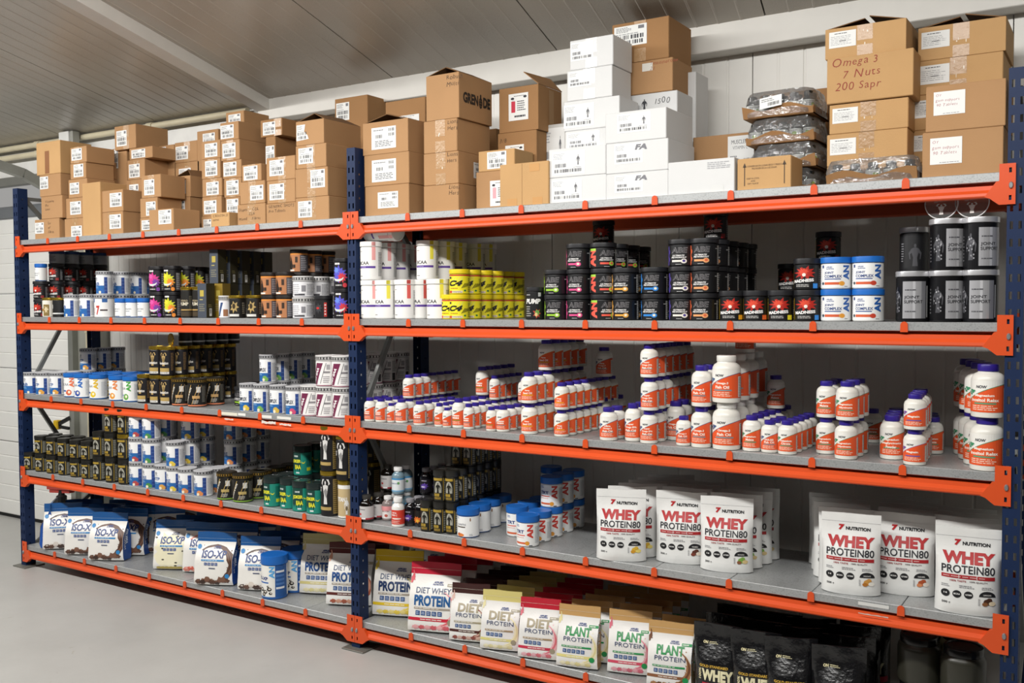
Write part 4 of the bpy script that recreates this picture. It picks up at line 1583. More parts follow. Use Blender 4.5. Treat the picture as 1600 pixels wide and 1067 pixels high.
bottle('rd', 'bright red labelled white bottle', 0.0275, 0.119, '#ece9e4', '#eeecea', '#d8402f', lambda A, r, h: (A.text('VITA', -.75 * r, h * .47, .1 * r, h * .53, '#f6e4de', .03), A.text('MIN C', -.75 * r, h * .39, .2 * r, h * .45, '#f6e4de', .03),
    A.ell(.0, h * .3, .8 * r, h * .03, '#f0d8d0', 1, 10), A.small(-.8 * r, h * .13, .7 * r, h * .24, '#f4cfc4', 3)), .7)
bottle('cb', 'clear blue bottle with white cap', 0.0275, 0.114, '#7d97a4', '#efeeec', '#e6eaec', lambda A, r, h: (A.rect(-2.2 * r, h * .54, 2.2 * r, h * .6, '#3f8fc4', 1), A.text('MARINE', -.8 * r, h * .38, .5 * r, h * .43, '#4a5a86', .0),
    A.ell(.5 * r, h * .42, .2 * r, h * .05, '#6aa85a', 2, 8), A.rect(-2.2 * r, h * .1, 2.2 * r, h * .15, '#7fb6dc', 1)), .7)
bottle('pu', 'dark bottle with violet splash label', 0.0265, 0.112, '#141216', '#8d8b90', '#1a171d', lambda A, r, h: (A.star(-.05 * r, h * .32, .85 * r, h * .15, '#5a3f9c', 9, 5, 1), A.small(-.5 * r, h * .5, .4 * r, h * .56, '#c9c4d4', 1),
    A.small(-.5 * r, h * .26, .4 * r, h * .34, '#d4cbe6', 1, 3, 3, .7)), .68)
bottle('of', 'dark bottle with orange flame label', 0.0265, 0.112, '#141216', '#1e1c1c', '#1a1715', lambda A, r, h: (A.star(-.05 * r, h * .26, .85 * r, h * .15, '#e2722a', 9, 6, 1), A.star(0, h * .22, .4 * r, h * .08, '#f0b83a', 7, 2, 2)), .68)

# --- clear round lids are made with the tubs they stand on; cartons for shakers
def shaker(key, look, front, side):
    w, d, h = 0.056, 0.056, 0.165
    parts = [('carton', mesh('carton', *bevbox(-w / 2, w / 2, -d / 2, d / 2, 0, h, 0.001), plain(side, 0.5)))]
    A = Art()
    A.rect(-w / 2 + .001, .001, w / 2 - .001, h - .001, front, 0)
    A.rect(-.012, h * .62, .012, h * .8, '#b9a64c', 1)
    A.small(-.014, h * .5, .014, h * .56, '#c9b968', 1, 2)
    A.small(-.018, h * .18, .018, h * .42, '#8f8a72', 4)
    parts.append(('front_print', A.build('front_print', on_front(-d / 2), PAPER)))
    A = Art('x')
    A.rect(.018, .008, .034, .045, '#d8d6d0', 1)
    A.bars(.02, .02, .032, .042, n=6)
    A.small(.012, h * .3, .04, h * .4, '#8a8456', 2)
    parts.append(('barcode_sticker', A.build('barcode_sticker', lambda u, v, o: (w / 2 + o, -d / 2 + u, v), PAPER)))
    KINDS[key] = dict(name='shaker_carton', cat='carton', look=look, r=w / 2, h=h, parts=parts)


shaker('sk', 'tall dark olive carton with slate front', '#474d58', '#2e2a17')
shaker('skg', 'tall mustard gold carton', '#8c7326', '#7a6424')


# --- pouches
FILMP = printed(0.36, 0.0, 0.25, 26.0, 0.15)
SHINY = printed(0.24, 0.0, 1.0, 55.0, 0.35)


def pouch(key, look, w, h, d, base, art, band=None, side=None, block=True, seed=1, name='protein_pouch', mat=None, wr=0.0016, tband=0.82, artmat=None, am=(1.0, 1.0, 0.0)):
    """stand-up bag; block=True has side gussets, otherwise the sides are sealed flat"""
    mat = mat or FILMP
    off = Vector((seed * 3.7, seed * 1.3, seed * 2.1))

    def prof(t):
        if t < 0.10:
            q = 0.80 + 0.2 * math.sin(t / 0.10 * PI / 2)
        elif t < 0.45:
            q = 1.0
        elif t < 0.86:
            k = (t - 0.45) / 0.41
            q = 1 - 0.94 * (k * k * (3 - 2 * k)) ** 0.9
        else:
            q = 0.05
        return q

    def width(t):
        return w / 2 * (1 - 0.045 * math.sin(min(1, t / 0.86) * PI) * (1 if block else 0.5))

    def thick(s, t):
        a = abs(s)
        if block:
            return d / 2 * prof(t) * (0.80 + 0.20 * (1 - a ** 2.5)) + 0.001
        return d / 2 * prof(t) * max(0.0, 1 - a ** 3.2) ** 0.7 + 0.0012

    def front(u, v, o):
        t = min(1, max(0, v / h))
        s = max(-1, min(1, u / (w / 2)))
        wx = s * width(t)
        nz = noise.noise(Vector((u * 22, v * 15, 0)) + off) * 1.0 + noise.noise(Vector((u * 48, v * 30, 3)) + off) * 0.45
        y = -thick(s, t) + nz * wr * (1 - abs(s) ** 4) - o
        return (wx, y, v + (0.004 * noise.noise(Vector((u * 12, 9, 1)) + off) if t > 0.97 else 0) + (0.003 * (1 - s * s) * -1 if v < 1e-4 and not block else 0) + (0.003 if not block else 0) * (1 if v < 1e-4 else 0))

    nu, nv = 14, 22
    V, F, C = [], [], []
    bc = lin(base)
    tc_ = lin(band) if band else bc
    sc = lin(side) if side else bc
    for j in range(nv + 1):
        for i in range(nu + 1):
            V.append(front((-1 + 2 * i / nu) * w / 2, h * j / nv, 0))
    nb = len(V)
    for j in range(nv + 1):
        for i in range(nu + 1):
            x, y, z = V[j * (nu + 1) + i]
            V.append((x, -y if y < 0 else y + 0.001, z))
    for j in range(nv):
        c = tc_ if (j + 0.5) / nv > tband else bc
        for i in range(nu):
            a = j * (nu + 1) + i
            F.append((a, a + 1, a + nu + 2, a + nu + 1))
            C.append(c)
            F.append((nb + a + 1, nb + a, nb + a + nu + 1, nb + a + nu + 2))
            C.append(c if side is None else (sc if (j + 0.5) / nv <= tband else c))
    # sides, folded inwards for block bags
    for sgn in (0, 1):
        base_i = len(V)
        for j in range(nv + 1):
            a = j * (nu + 1) + (nu if sgn else 0)
            x, y, z = V[a]
            fold = 0.30 * abs(y) * (1 if block else 0) * min(1, max(0, (j / nv - 0.1) * 2.2))
            V.append((x - fold if sgn else x + fold, 0.0, z))
        for j in range(nv):
            a = j * (nu + 1) + (nu if sgn else 0)
            up = a + nu + 1
            m0, m1 = base_i + j, base_i + j + 1
            c = (tc_ if (j + 0.5) / nv > tband else sc)
            if sgn:
                F += [(a, m0, m1, up), (m0, nb + a, nb + up, m1)]
            else:
                F += [(m0, a, up, m1), (nb + a, m0, m1, nb + up)]
            C += [c, c]
    # bottom and top
    F.append(tuple(reversed(list(range(nu + 1)) + [nb + i for i in range(nu, -1, -1)])))
    C.append(bc)
    tp = nv * (nu + 1)
    F.append(tuple(list(range(tp, tp + nu + 1)) + [nb + tp + i for i in range(nu, -1, -1)]))
    C.append(tc_)
    parts = [('pouch', mesh('pouch', V, F, mat, 50, C))]
    A = Art()
    art(A, w, h)
    me = A.build('front_print', lambda u, v, o: front(max(-w * .495, min(w * .495, u * am[0])), min(h * .995, max(h * .005, v * am[1] + h * am[2])), o), artmat or PAPER, su=0.006, sv=0.007, off=0.0007, doff=0.0003)
    parts.append(('front_print', me))
    if block and side:
        A = Art('x')
        A.text('APPLIED', .08, -.012, .16, .012, '#dfe8f4', .04)
        A.text('NUTRITION', .055, -.034, .165, -.014, '#dfe8f4', .04)
        yy = d * 0.18

        def sidemap(u, v, o):
            t = u / h
            x0 = width(t)
            q = thick(1, t)
            k = 1 - 0.30 * min(1, max(0, (t - 0.1) * 2.2)) * q / 1.0 * (1 - abs(v * 1.0) / max(q, 1e-3)) if False else 0
            fold = 0.30 * q * min(1, max(0, (t - 0.1) * 2.2)) * max(0, 1 - abs(v) / max(q, 1e-3))
            return (x0 - fold + o + 0.001, v + 0.004, u)
        parts.append(('side_print', A.build('side_print', sidemap, PAPER, su=0.008, sv=0.008, off=0.0008)))
    KINDS[key] = dict(name=name, cat='pouch', look=look, r=d / 2, w=w, h=h, parts=parts, bag=True)


def applied(A, x, y, k=1.0, c='#27407e'):
    A.text('APPLIED', x - .018 * k, y, x + .018 * k, y + .007 * k, c, .05, sk=.2)
    A.text('NUTRITION', x - .021 * k, y - .0075 * k, x + .021 * k, y - .0015 * k, c, .05, sk=.2)


def boxes5(A, x, y, n, s, c='#27407e'):
    for i in range(n):
        A.rect(x + i * s * 1.25, y, x + i * s * 1.25 + s, y + s, c, 2)
        A.small(x + i * s * 1.25 + s * .15, y + s * .15, x + i * s * 1.25 + s * .9, y + s * .85, '#c9d4ea', 2, i, 3)


def a_whey(fl, taste):
    def f(A, w, h):
        A.text('7', -.032, h * .845, -.016, h * .912, '#b8262a', .07, sk=.1)
        A.text('NUTRITION', -.013, h * .850, .050, h * .890, '#1c1c20', .045)
        A.text('WHEY', -.060, h * .655, .062, h * .785, '#b3282b', .055)
        A.text('PROTEIN80', -.062, h * .558, .062, h * .642, '#26262c', .015)
        A.rect(-.062, h * .50, .062, h * .54, '#ad2429', 1)
        A.small(-.058, h * .51, .058, h * .53, '#e6bcb8', 1, 4, 3)
        for x in (-.021, .021):
            A.rect(x - .0006, h * .50, x + .0006, h * .54, '#efe6e4', 3)
        A.text('100% TASTE', -.042, h * .462, -.004, h * .482, '#a5383a', .02)
        A.text('100% QUALITY', .004, h * .462, .046, h * .482, '#5c4a4c', .02)
        for x0, x1, q in ((-.062, -.04, 2), (-.02, .02, 2), (.032, .062, 2)):
            A.small(x0, h * .395, x1, h * .43, '#8e8e92', q, 3)
        for i, s in enumerate(('14', 'BCAA', 'GLUTAMINE')):
            x = -.052 + i * .027
            A.ell(x, h * .325, .0105, .0105, '#1d1d20', 1, 18)
            A.text(s, x - (.004 if i == 0 else .0075), h * .318, x + (.004 if i == 0 else .0075), h * .336, '#f0efec', .03)
        n = 10
        dome = [(.045 + .019 * math.cos(PI * k / n), h * .32 + .016 * math.sin(PI * k / n)) for k in range(n + 1)]
        A.poly(dome, '#1d1d20', 1)
        A.text(taste, .036, h * .333, .054, h * .348, '#e8e6e2', .02)
        for i, (dx, dy, q) in enumerate(((0, 0, .011), (.009, -.004, .008), (-.007, -.006, .007), (.003, .007, .006))):
            A.ell(.047 + dx, h * .265 + dy, q, q * .8, fl[i % len(fl)], 2 + i, 10)
        A.small(.024, h * .22, .03, h * .30, '#9a9a9c', 6)
        A.text('500 g', -.060, h * .205, -.040, h * .235, '#2a2a2e', .02)
        # zip line and seal embossing
        A.rect(-w / 2 + .004, h * .945, w / 2 - .004, h * .949, '#dcdcdc', 1)
    return f


for k_, fl_, ts_, nm_ in (('wv', ('#e2b63a', '#f0dc7a', '#d49a2a'), 'VANILLA', 'yellow fruit'), ('wt', ('#5a2e22', '#efe2d0', '#7a3a2a'), 'TIRAMISU', 'brown cake'), ('wp', ('#7fae4a', '#d8c08a', '#8a5a3a'), 'PISTACHIO', 'green nut'),
                          ('wc', ('#d39a4a', '#f4efe4', '#b8742a'), 'CHOCOLATE', 'golden splash'), ('wm', ('#b5532a', '#f0e6da', '#d98a5a'), 'CARAMEL', 'amber cube'), ('wk', ('#4a2a1a', '#e9d8b8', '#8a5a34'), 'CAPPUCCINO', 'coffee cup')):
    pouch(k_, 'white whey pouch with red lettering and %s picture' % nm_, 0.180, 0.255, 0.066, '#e9e9e6', a_whey(fl_, ts_), block=False, seed=len(KINDS) % 7, am=(1.18, 1.05, -.10))


def a_iso(kind):
    def f(A, w, h):
        cols = {'choc': ('#5e3f30', '#7a5644', '#3f2a20'), 'van': ('#e6dcae', '#efe8c8', '#c9b25a'), 'str': ('#e58a78', '#f0b6a6', '#d8604e'), 'cook': ('#4a342c', '#d9cfc4', '#6a4a3c')}[kind]
        k = w / .22
        rnd = random.Random(len(kind))
        if kind == 'van':
            A.star(.0, h * .38, w * .46, h * .40, cols[1], 15, 3, 0, .9)
            for i in range(9):
                A.ell(rnd.uniform(-.42, .42) * w, rnd.uniform(.05, .78) * h, .007, .004, '#4a4436', 1, 7)
            for i in range(7):
                A.ell((-.3 + .1 * i) * w, h * .05, w * .07, h * .03, cols[2], 1, 9)
        else:
            # splash curling round the front and pieces at the bottom
            A.swoosh(-.01 * w, h * .42, w * .44, h * .34, -1.3, 2.3, .13, cols[0], 3, 0)
            A.swoosh(.0, h * .42, w * .43, h * .33, -1.1, 1.9, .05, cols[1], 5, 1)
            if kind != 'str':
                A.swoosh(.0, h * .43, w * .42, h * .32, -.6, 1.2, .025, cols[2], 7, 2)
            for i in range(7):
                A.star((-.34 + .11 * i) * w, h * (.06 + .07 * rnd.random()), w * rnd.uniform(.08, .12), h * rnd.uniform(.05, .08), cols[(0, 2, 1)[i % 3]], 6, i + 20, 1 + i % 2, .75)
                A.star((-.34 + .11 * i) * w, h * (.10 + .03 * (i % 2)), w * .04, h * .02, cols[1], 5, i, 3, .7)
        applied(A, .01, h * .735, k)
        A.text('ISO-XP', -.062 * k, h * .54, .066 * k, h * .68, '#1f3d7a', .03, z=3)
        A.rect(-.062 * k, h * .485, .060 * k, h * .515, '#2f83c0', 3)
        A.small(-.055 * k, h * .49, .055 * k, h * .51, '#cfe2f0', 1, 3, 4)
        boxes5(A, -.045 * k, h * .40, 5 if kind in ('cook', 'str') else 4, .015 * k)
        A.rect(-.02 * k, h * .335, .015 * k, h * .355, '#4a5570', 3)
        A.ell(-.085 * k, h * .74, .011 * k, .012 * k, '#2f83c0', 3, 14)
        A.ell(.075 * k, h * .2, .011 * k, .012 * k, '#2f83c0', 3, 14)
        # zip line on the blue band
        A.rect(-w * .45, h * .895, w * .45, h * .898, '#a9c4e6', 1)
    return f


for k_, q_, nm_ in (('ic', 'choc', 'chocolate splash'), ('iv', 'van', 'vanilla cream'), ('is', 'str', 'strawberry splash'), ('ik', 'cook', 'cookie pieces')):
    pouch(k_, 'white isolate pouch with blue top and %s print' % nm_, 0.200, 0.246, 0.105, '#ece9e3', a_iso(q_), band='#1f5590', side='#1f57a8', seed=len(KINDS) % 5, wr=0.002, am=(1.1, 1.0, -.02))


def a_diet(word, wcol, sub, subcol, accent, splash, barc, nb=5, big=True, green=None):
    def f(A, w, h):
        k = w / .23
        rnd = random.Random(len(word) + int(w * 1000))
        A.swoosh(.02 * w, h * .34, w * .40, h * .27, -1.4, 1.1, .12, splash[0], 4, 0)
        A.swoosh(.03 * w, h * .34, w * .39, h * .26, -1.2, .9, .045, splash[1], 6, 1)
        A.swoosh(-.62 * w, h * .82, w * .22, h * .16, -1.5, .3, .16, splash[1], 8, 1)
        applied(A, .015, h * .70, k * 1.1)
        if big:
            A.text(word, -.075 * k, h * .555, .075 * k, h * .635, '#33486e', .008, z=3)
            A.text(sub, -.080 * k, h * .375, .076 * k, h * .53, subcol, .04, z=3)
        else:
            A.text(word, -.062 * k, h * .515, .070 * k, h * .655, wcol, .035, z=3)
            A.text(sub, -.070 * k, h * .425, .078 * k, h * .495, '#2f4068', .0, z=3)
        A.rect(-.080 * k, h * .325, .076 * k, h * .352, barc, 3)
        A.small(-.075 * k, h * .33, .07 * k, h * .348, '#f0ece4', 1, 3, 4)
        boxes5(A, -.072 * k, h * .235, nb, .019 * k, '#244a80')
        A.rect(-w / 2 * .98, h * .155, w / 2 * .6, h * .20, accent, 1)
        A.small(-.05 * k, h * .165, .05 * k, h * .19, '#f2eee6', 1, 5, 3)
        for i in range(6):
            A.star((-.3 + .11 * i) * w, h * .06, w * .08, h * .04, splash[i % 2], 7, i + 30, 1, .75)
        A.ell(.34 * w, h * .15, .014 * k, .014 * k, green or '#9a927c', 3, 14)
        A.rect(.24 * w, h * .66, .46 * w, h * .70, green or '#a39a84', 2)
        A.small(.26 * w, h * .665, .44 * w, h * .695, '#eeeae2', 1, 2, 3)
        A.rect(-w * .45, h * .90, w * .45, h * .9025, '#f0e9d8', 1)
    return f


pouch('dv', 'white diet whey pouch with pale gold top', 0.215, 0.272, 0.09, '#eae8e3', a_diet('DIET WHEY', '', 'PROTEIN', '#1f4a86', '#d8cc8a', ('#efe6bc', '#e2d79a'), '#a3988a'), band='#c9bd82', seed=2, am=(1.1, 1.0, 0.0))
pouch('dc', 'white diet whey pouch with maroon top', 0.215, 0.272, 0.09, '#eae8e3', a_diet('DIET WHEY', '', 'PROTEIN', '#1f4a86', '#5a2420', ('#a8573e', '#d29a80'), '#a3988a'), band='#56201f', seed=3, am=(1.1, 1.0, 0.0))
pouch('dy2', 'white diet whey pouch with bright yellow top', 0.218, 0.276, 0.09, '#eae8e3', a_diet('DIET WHEY', '', 'PROTEIN', '#1b3460', '#e6c428', ('#f0dc8a', '#e9cc4a'), '#a3988a'), band='#dfb91a', seed=4, am=(1.1, 1.0, 0.0))
pouch('dr', 'white diet whey pouch with red top', 0.218, 0.276, 0.09, '#eae8e3', a_diet('DIET WHEY', '', 'PROTEIN', '#1f5a94', '#c9263c', ('#eeb0b2', '#d8606a'), '#a3988a'), band='#bd2038', seed=5, am=(1.1, 1.0, 0.0))
DT, DTC = 'DIET', '#a3977c'
pouch('pc', 'small diet protein pouch with dark brown top', 0.160, 0.222, 0.07, '#e8e6e2', a_diet(DT, DTC, 'PROTEIN', '', '#4a2420', ('#8e4a40', '#d8b4a8'), '#a39a84', 4, False), band='#3e211f', seed=6, am=(1.1, 1.0, 0.0))
pouch('pv', 'small diet protein pouch with pale yellow top', 0.160, 0.222, 0.07, '#e8e6e2', a_diet(DT, DTC, 'PROTEIN', '', '#d9cf84', ('#eee6c4', '#e4daa8'), '#a38a6a', 4, False), band='#d3c67c', side='#cfc23a', seed=1, am=(1.1, 1.0, 0.0))
pouch('pr_', 'small diet protein pouch with red top', 0.160, 0.222, 0.07, '#e8e6e2', a_diet(DT, DTC, 'PROTEIN', '', '#c4304a', ('#e9b4bc', '#d8707c'), '#a38a6a', 4, False), band='#bc2334', side='#b02030', seed=2, am=(1.1, 1.0, 0.0))
GRN = '#1f8f4e'
for k_, ac_, sp_, nm_ in (('lv', '#e2d68a', ('#eee6c4', '#e0d49a'), 'vanilla'), ('ls', '#cf4a62', ('#e2a4ae', '#d06a7c'), 'strawberry'), ('lc', '#8a5a3a', ('#a87850', '#6e452c'), 'chocolate')):
    pouch(k_, 'plant protein pouch with kraft top and %s print' % nm_, 0.160, 0.222, 0.07, '#e8e6e2', a_diet('PLANT', '#1f8a48', 'PROTEIN', '', ac_, sp_, GRN, 5, False, GRN), band='#c39a62', side='#bf9a68', seed=len(nm_), am=(1.1, 1.0, 0.0))


def a_black(A, w, h):
    A.text('ON', -.055, h * .80, -.035, h * .825, '#e0d6a8', .05, sk=.15)
    A.small(-.031, h * .80, .008, h * .825, '#d8cfa4', 2, 3)
    A.text('GOLD STANDARD', -.062, h * .60, .052, h * .625, '#c9a23e', .04)
    A.text('100%', -.066, h * .48, -.056, h * .585, '#e6dcb0', .03, rot=90)
    A.text('WHEY', -.053, h * .475, .072, h * .585, '#ece4bc', .055)
    A.rect(-.05, h * .40, .085, h * .455, '#b8283e', 1)
    A.small(-.03, h * .41, .06, h * .445, '#e9b0a8', 1, 4)


pouch('bw', 'shiny black whey pouch with cream lettering', 0.168, 0.252, 0.09, '#131315', a_black, block=False, seed=3, mat=SHINY, wr=0.004, am=(.88, 1.43, -.41))
pouch('bw2', 'crumpled shiny black whey pouch', 0.168, 0.252, 0.09, '#131315', a_black, block=False, seed=6, mat=SHINY, wr=0.006, am=(.88, 1.43, -.41))

# --- dark jars at the open end of the bottom level
KINDS['jar'] = dict(name='protein_jar', cat='jar', look='large olive jar with wide black lid', r=0.065, h=0.150, parts=[
    ('body', mesh('body', *lathe([(.058, 0), (.064, .004), (.065, .012), (.065, .105), (.062, .118), (.055, .124), (.055, .13)], 32), plain('#33322a', 0.3), 50)),
    ('lid', mesh('lid', *lathe([(.055, .124), (.0575, .126), (.0575, .146), (.055, .149), (.048, .150), (.047, .147), (.02, .147)], 56, (1, 2, .015)), plain('#141416', 0.22), 40))])
KINDS['jarc'] = dict(name='protein_jar', cat='jar', look='cream jar with dark lid', r=0.065, h=0.150, parts=[
    ('body', mesh('body', *lathe([(.058, 0), (.064, .004), (.065, .012), (.065, .105), (.062, .118), (.055, .124), (.055, .13)], 32), plain('#cfc39a', 0.3), 50)),
    ('lid', KINDS['jar']['parts'][1][1])])

# ------------------------------------------------------------------ placing goods
RND = random.Random(11)
# what stands wholly behind other goods is left out (call.tier.place)
SKIP = set('''29.0.1 29.0.2 34.0.1 34.1.1 34.2.1 36.0.2 36.1.2 41.0.1 41.0.2 56.0.3 57.0.1 57.0.2 57.0.3 59.0.1 59.1.1 65.0.1 69.0.2 69.0.3 71.0.1 71.0.2 71.0.3
72.0.2 72.1.2 76.0.2 79.0.3 83.0.3 83.0.4 84.0.4 84.0.5 93.0.2 93.1.2 105.0.1 110.0.1 110.1.1 111.0.1 111.0.2 111.1.1 111.1.2 112.0.1 112.0.2 112.1.1
112.1.2 112.2.1 113.0.1 113.0.2 113.1.1 113.1.2 113.2.1 114.0.1 114.1.1 114.2.1 126.0.1 127.0.1 127.0.2 127.1.1 127.1.2 136.0.2 137.0.3 137.0.4
137.0.5 137.1.3 137.1.4 137.1.5 137.2.3 137.2.4 137.2.5 152.0.2 155.0.2 157.0.2 160.0.1 161.0.2 162.0.3 164.0.1'''.split())
CALL = [0]
PUT = []
ORD = ('front', 'second', 'third', 'fourth', 'fifth', 'sixth', 'seventh', 'eighth', 'ninth', 'tenth')
TIER = ('bottom', 'second', 'third', 'fourth')
ZERO = {}


def put(kind, x, y, z, yaw, label, group, tilt=0.0):
    K = KINDS[kind]
    root = empty(K['name'], (x, y, z + K['r'] * abs(math.sin(tilt))), yaw, tilt)
    for pn, me in K['parts']:
        link(pn, me, root)
    tag(root, label, K['cat'], group)
    return root


def row(kind, px, lev, where, group, y=None, py=None, n=1, tiers=((None, 0, None),), dy=None, dx=0.0, face=0.4, jit=0.0015, yaw=None, look=None):
    """one or more goods, the first one centred on photo column px; rows run back from the shelf's edge, tiers stand on the row below.
    y: depth of the first one's middle, or py: the photo line of its foot"""
    K = KINDS[kind]
    CALL[0] += 1
    z = SH[lev] + 0.0008
    if py is not None:
        hit = on_z(px, py, z)
        dirv = np.array([hit[0] - CAM[0], hit[1] - CAM[1]])
        dirv /= np.linalg.norm(dirv)
        y = float(hit[1] + dirv[1] * K['r'])
        if not K.get('bag'):
            y = max(y, K['r'] + 0.001)
    step = dy or (2.04 * K['r'])
    x0 = X_at(px, y, z + K['h'] * 0.5)
    rows = []
    zt = z
    for ti, (tk, s, cnt) in enumerate(tiers):
        tk = tk or kind
        T = KINDS[tk]
        cnt = n if cnt is None else cnt
        for i in range(s, s + cnt):
            yy = y + i * step + RND.uniform(-jit, jit)
            xx = x0 + dx * i + RND.uniform(-jit, jit)
            if yy + T['r'] > DEP + 0.06:
                continue
            az = math.atan2(CAM[0] - xx, yy - CAM[1])
            a = az * face + RND.uniform(-0.09, 0.09) if yaw is None else yaw + RND.uniform(-0.04, 0.04)
            rows.append((tk, xx, yy, zt, a, ti, i, s, cnt))
        zt += T['h'] + 0.0006
    nt_ = len(tiers)
    for tk, xx, yy, zz_, a, ti, i, s, cnt in rows:
        lk = look or KINDS[tk]['look']
        bits = []
        if nt_ > 1:
            bits.append(TIER[ti] + ' tier')
        if n > 1 or any(c and c > 1 for _, _, c in tiers):
            q = i
            bits.append('front' if q == 0 else ORD[q] + ' back')
        if where in ('row', 'stack', 'column', 'long row', 'upper row') and n > 1:
            lab = '%s, %s in %s%s' % (lk, ORD[i], where, ', ' + bits[0] if nt_ > 1 else '')
        else:
            lab = ', '.join([lk, where] + bits)
        key = '%d.%d.%d' % (CALL[0], ti, i)
        if key not in SKIP:
            PUT.append((key, put(tk, xx, yy, zz_, a, lab, group)))
    return x0, y

# ------------------------------------------------------------------ cardboard boxes on the top level
CARD = plain('#b08860', 0.75, bump=0.25, bscale=180, var=0.05, vscale=5, spec=0.2)
CARD2 = plain('#a07850', 0.75, bump=0.25, bscale=180, var=0.05, vscale=5, spec=0.2)
CARDL = plain('#c29a6a', 0.75, bump=0.25, bscale=180, var=0.05, vscale=5, spec=0.2)
WBOX = plain('#d6d6d5', 0.55, bump=0.1, bscale=180, var=0.02, vscale=5, spec=0.3)
INNER = plain('#7a5734', 0.85, var=0.05)
TAPE = printed(0.34, 0.0, 0.5, 60, 0.12)
INK = printed(0.7)


def ship_label(A, x0, y0, x1, y1, seed, kind=0):
    """paper sticker: heading lines and bar codes"""
    w, h = x1 - x0, y1 - y0
    if kind == 3:     # torn corner
        A.poly([(x0, y0), (x1 + w * .1, y0 + h * .06), (x1, y0 + h * .3), (x1 - w * .3, y0 + h * .55), (x1 - w * .2, y1), (x0 + .02 * w, y1)], '#e9e9e6', 1)
    else:
        A.rect(x0, y0, x1, y1, '#ebebe8', 1)
    if kind in (0, 3):
        A.small(x0 + w * .06, y0 + h * .68, x0 + w * .55, y0 + h * .94, '#6e6e72', 4, seed)
        A.rect(x1 - w * .26, y1 - h * .22, x1 - w * .08, y1 - h * .06, '#77777c', 2) if kind == 0 else None
        A.bars(x0 + w * .10, y0 + h * .34, x1 - w * .08, y0 + h * .54, '#4a4a4e', 13, seed)
        A.bars(x0 + w * .14, y0 + h * .09, x1 - w * .10, y0 + h * .28, '#4a4a4e', 13, seed + 1)
        A.small(x0 + w * .06, y0 + h * .56, x1 - w * .2, y0 + h * .64, '#8a8a8e', 1, seed)
    elif kind == 1:   # large label
        A.small(x0 + w * .08, y0 + h * .82, x0 + w * .6, y0 + h * .92, '#77777a', 1, seed)
        A.bars(x0 + w * .70, y0 + h * .78, x1 - w * .06, y0 + h * .92, '#6a6a6e', 9, seed)
        A.bars(x0 + w * .18, y0 + h * .50, x0 + w * .46, y0 + h * .66, '#5a5a5e', 12, seed)
        A.bars(x0 + w * .70, y0 + h * .56, x1 - w * .06, y0 + h * .70, '#6a6a6e', 9, seed)
        A.small(x0 + w * .14, y0 + h * .10, x1 - w * .08, y0 + h * .40, '#55555a', 4, seed)
    elif kind == 2:   # address sheet
        A.small(x0 + w * .2, y0 + h * .82, x0 + w * .8, y0 + h * .92, '#4a4a4e', 1, seed)
        A.small(x0 + w * .06, y0 + h * .14, x1 - w * .1, y0 + h * .74, '#9a9a9e', 6, seed, fill=.25)
        A.small(x0 + w * .38, y0 + h * .34, x0 + w * .7, y0 + h * .46, '#6a6a6e', 1, seed)
    elif kind == 4:   # bottle picture label
        A.small(x0 + w * .28, y0 + h * .88, x0 + w * .78, y0 + h * .93, '#3a3a3e', 1, seed)
        A.ell(x0 + w * .2, y0 + h * .82, w * .09, h * .05, '#33333a', 2, 8)
        A.ell(x0 + w * .84, y0 + h * .86, w * .09, h * .05, '#33333a', 2, 8)
        A.rect(x0 + w * .14, y0 + h * .30, x0 + w * .34, y0 + h * .72, '#c8344a' if seed % 2 else '#e2a4ac', 2)
        A.rect(x0 + w * .18, y0 + h * .72, x0 + w * .30, y0 + h * .78, '#d8d4d4', 3)
        A.small(x0 + w * .44, y0 + h * .34, x0 + w * .9, y0 + h * .74, '#3d3d42', 5, seed)
        A.small(x0 + w * .3, y0 + h * .1, x0 + w * .86, y0 + h * .2, '#2f2f34', 1, seed, fill=.7)
    elif kind == 5:   # handwritten sheet
        A.hand('OY', x0 + w * .06, y0 + h * .80, h * .10, '#a8344e', 1)
        A.hand('gum support', x0 + w * .06, y0 + h * .58, h * .115, '#a8283f', 2)
        A.hand('90 Tablets', x0 + w * .08, y0 + h * .38, h * .115, '#a8283f', 3)
        A.small(x0 + w * .3, y0 + h * .04, x0 + w * .95, y0 + h * .09, '#8a8a8e', 1, seed)


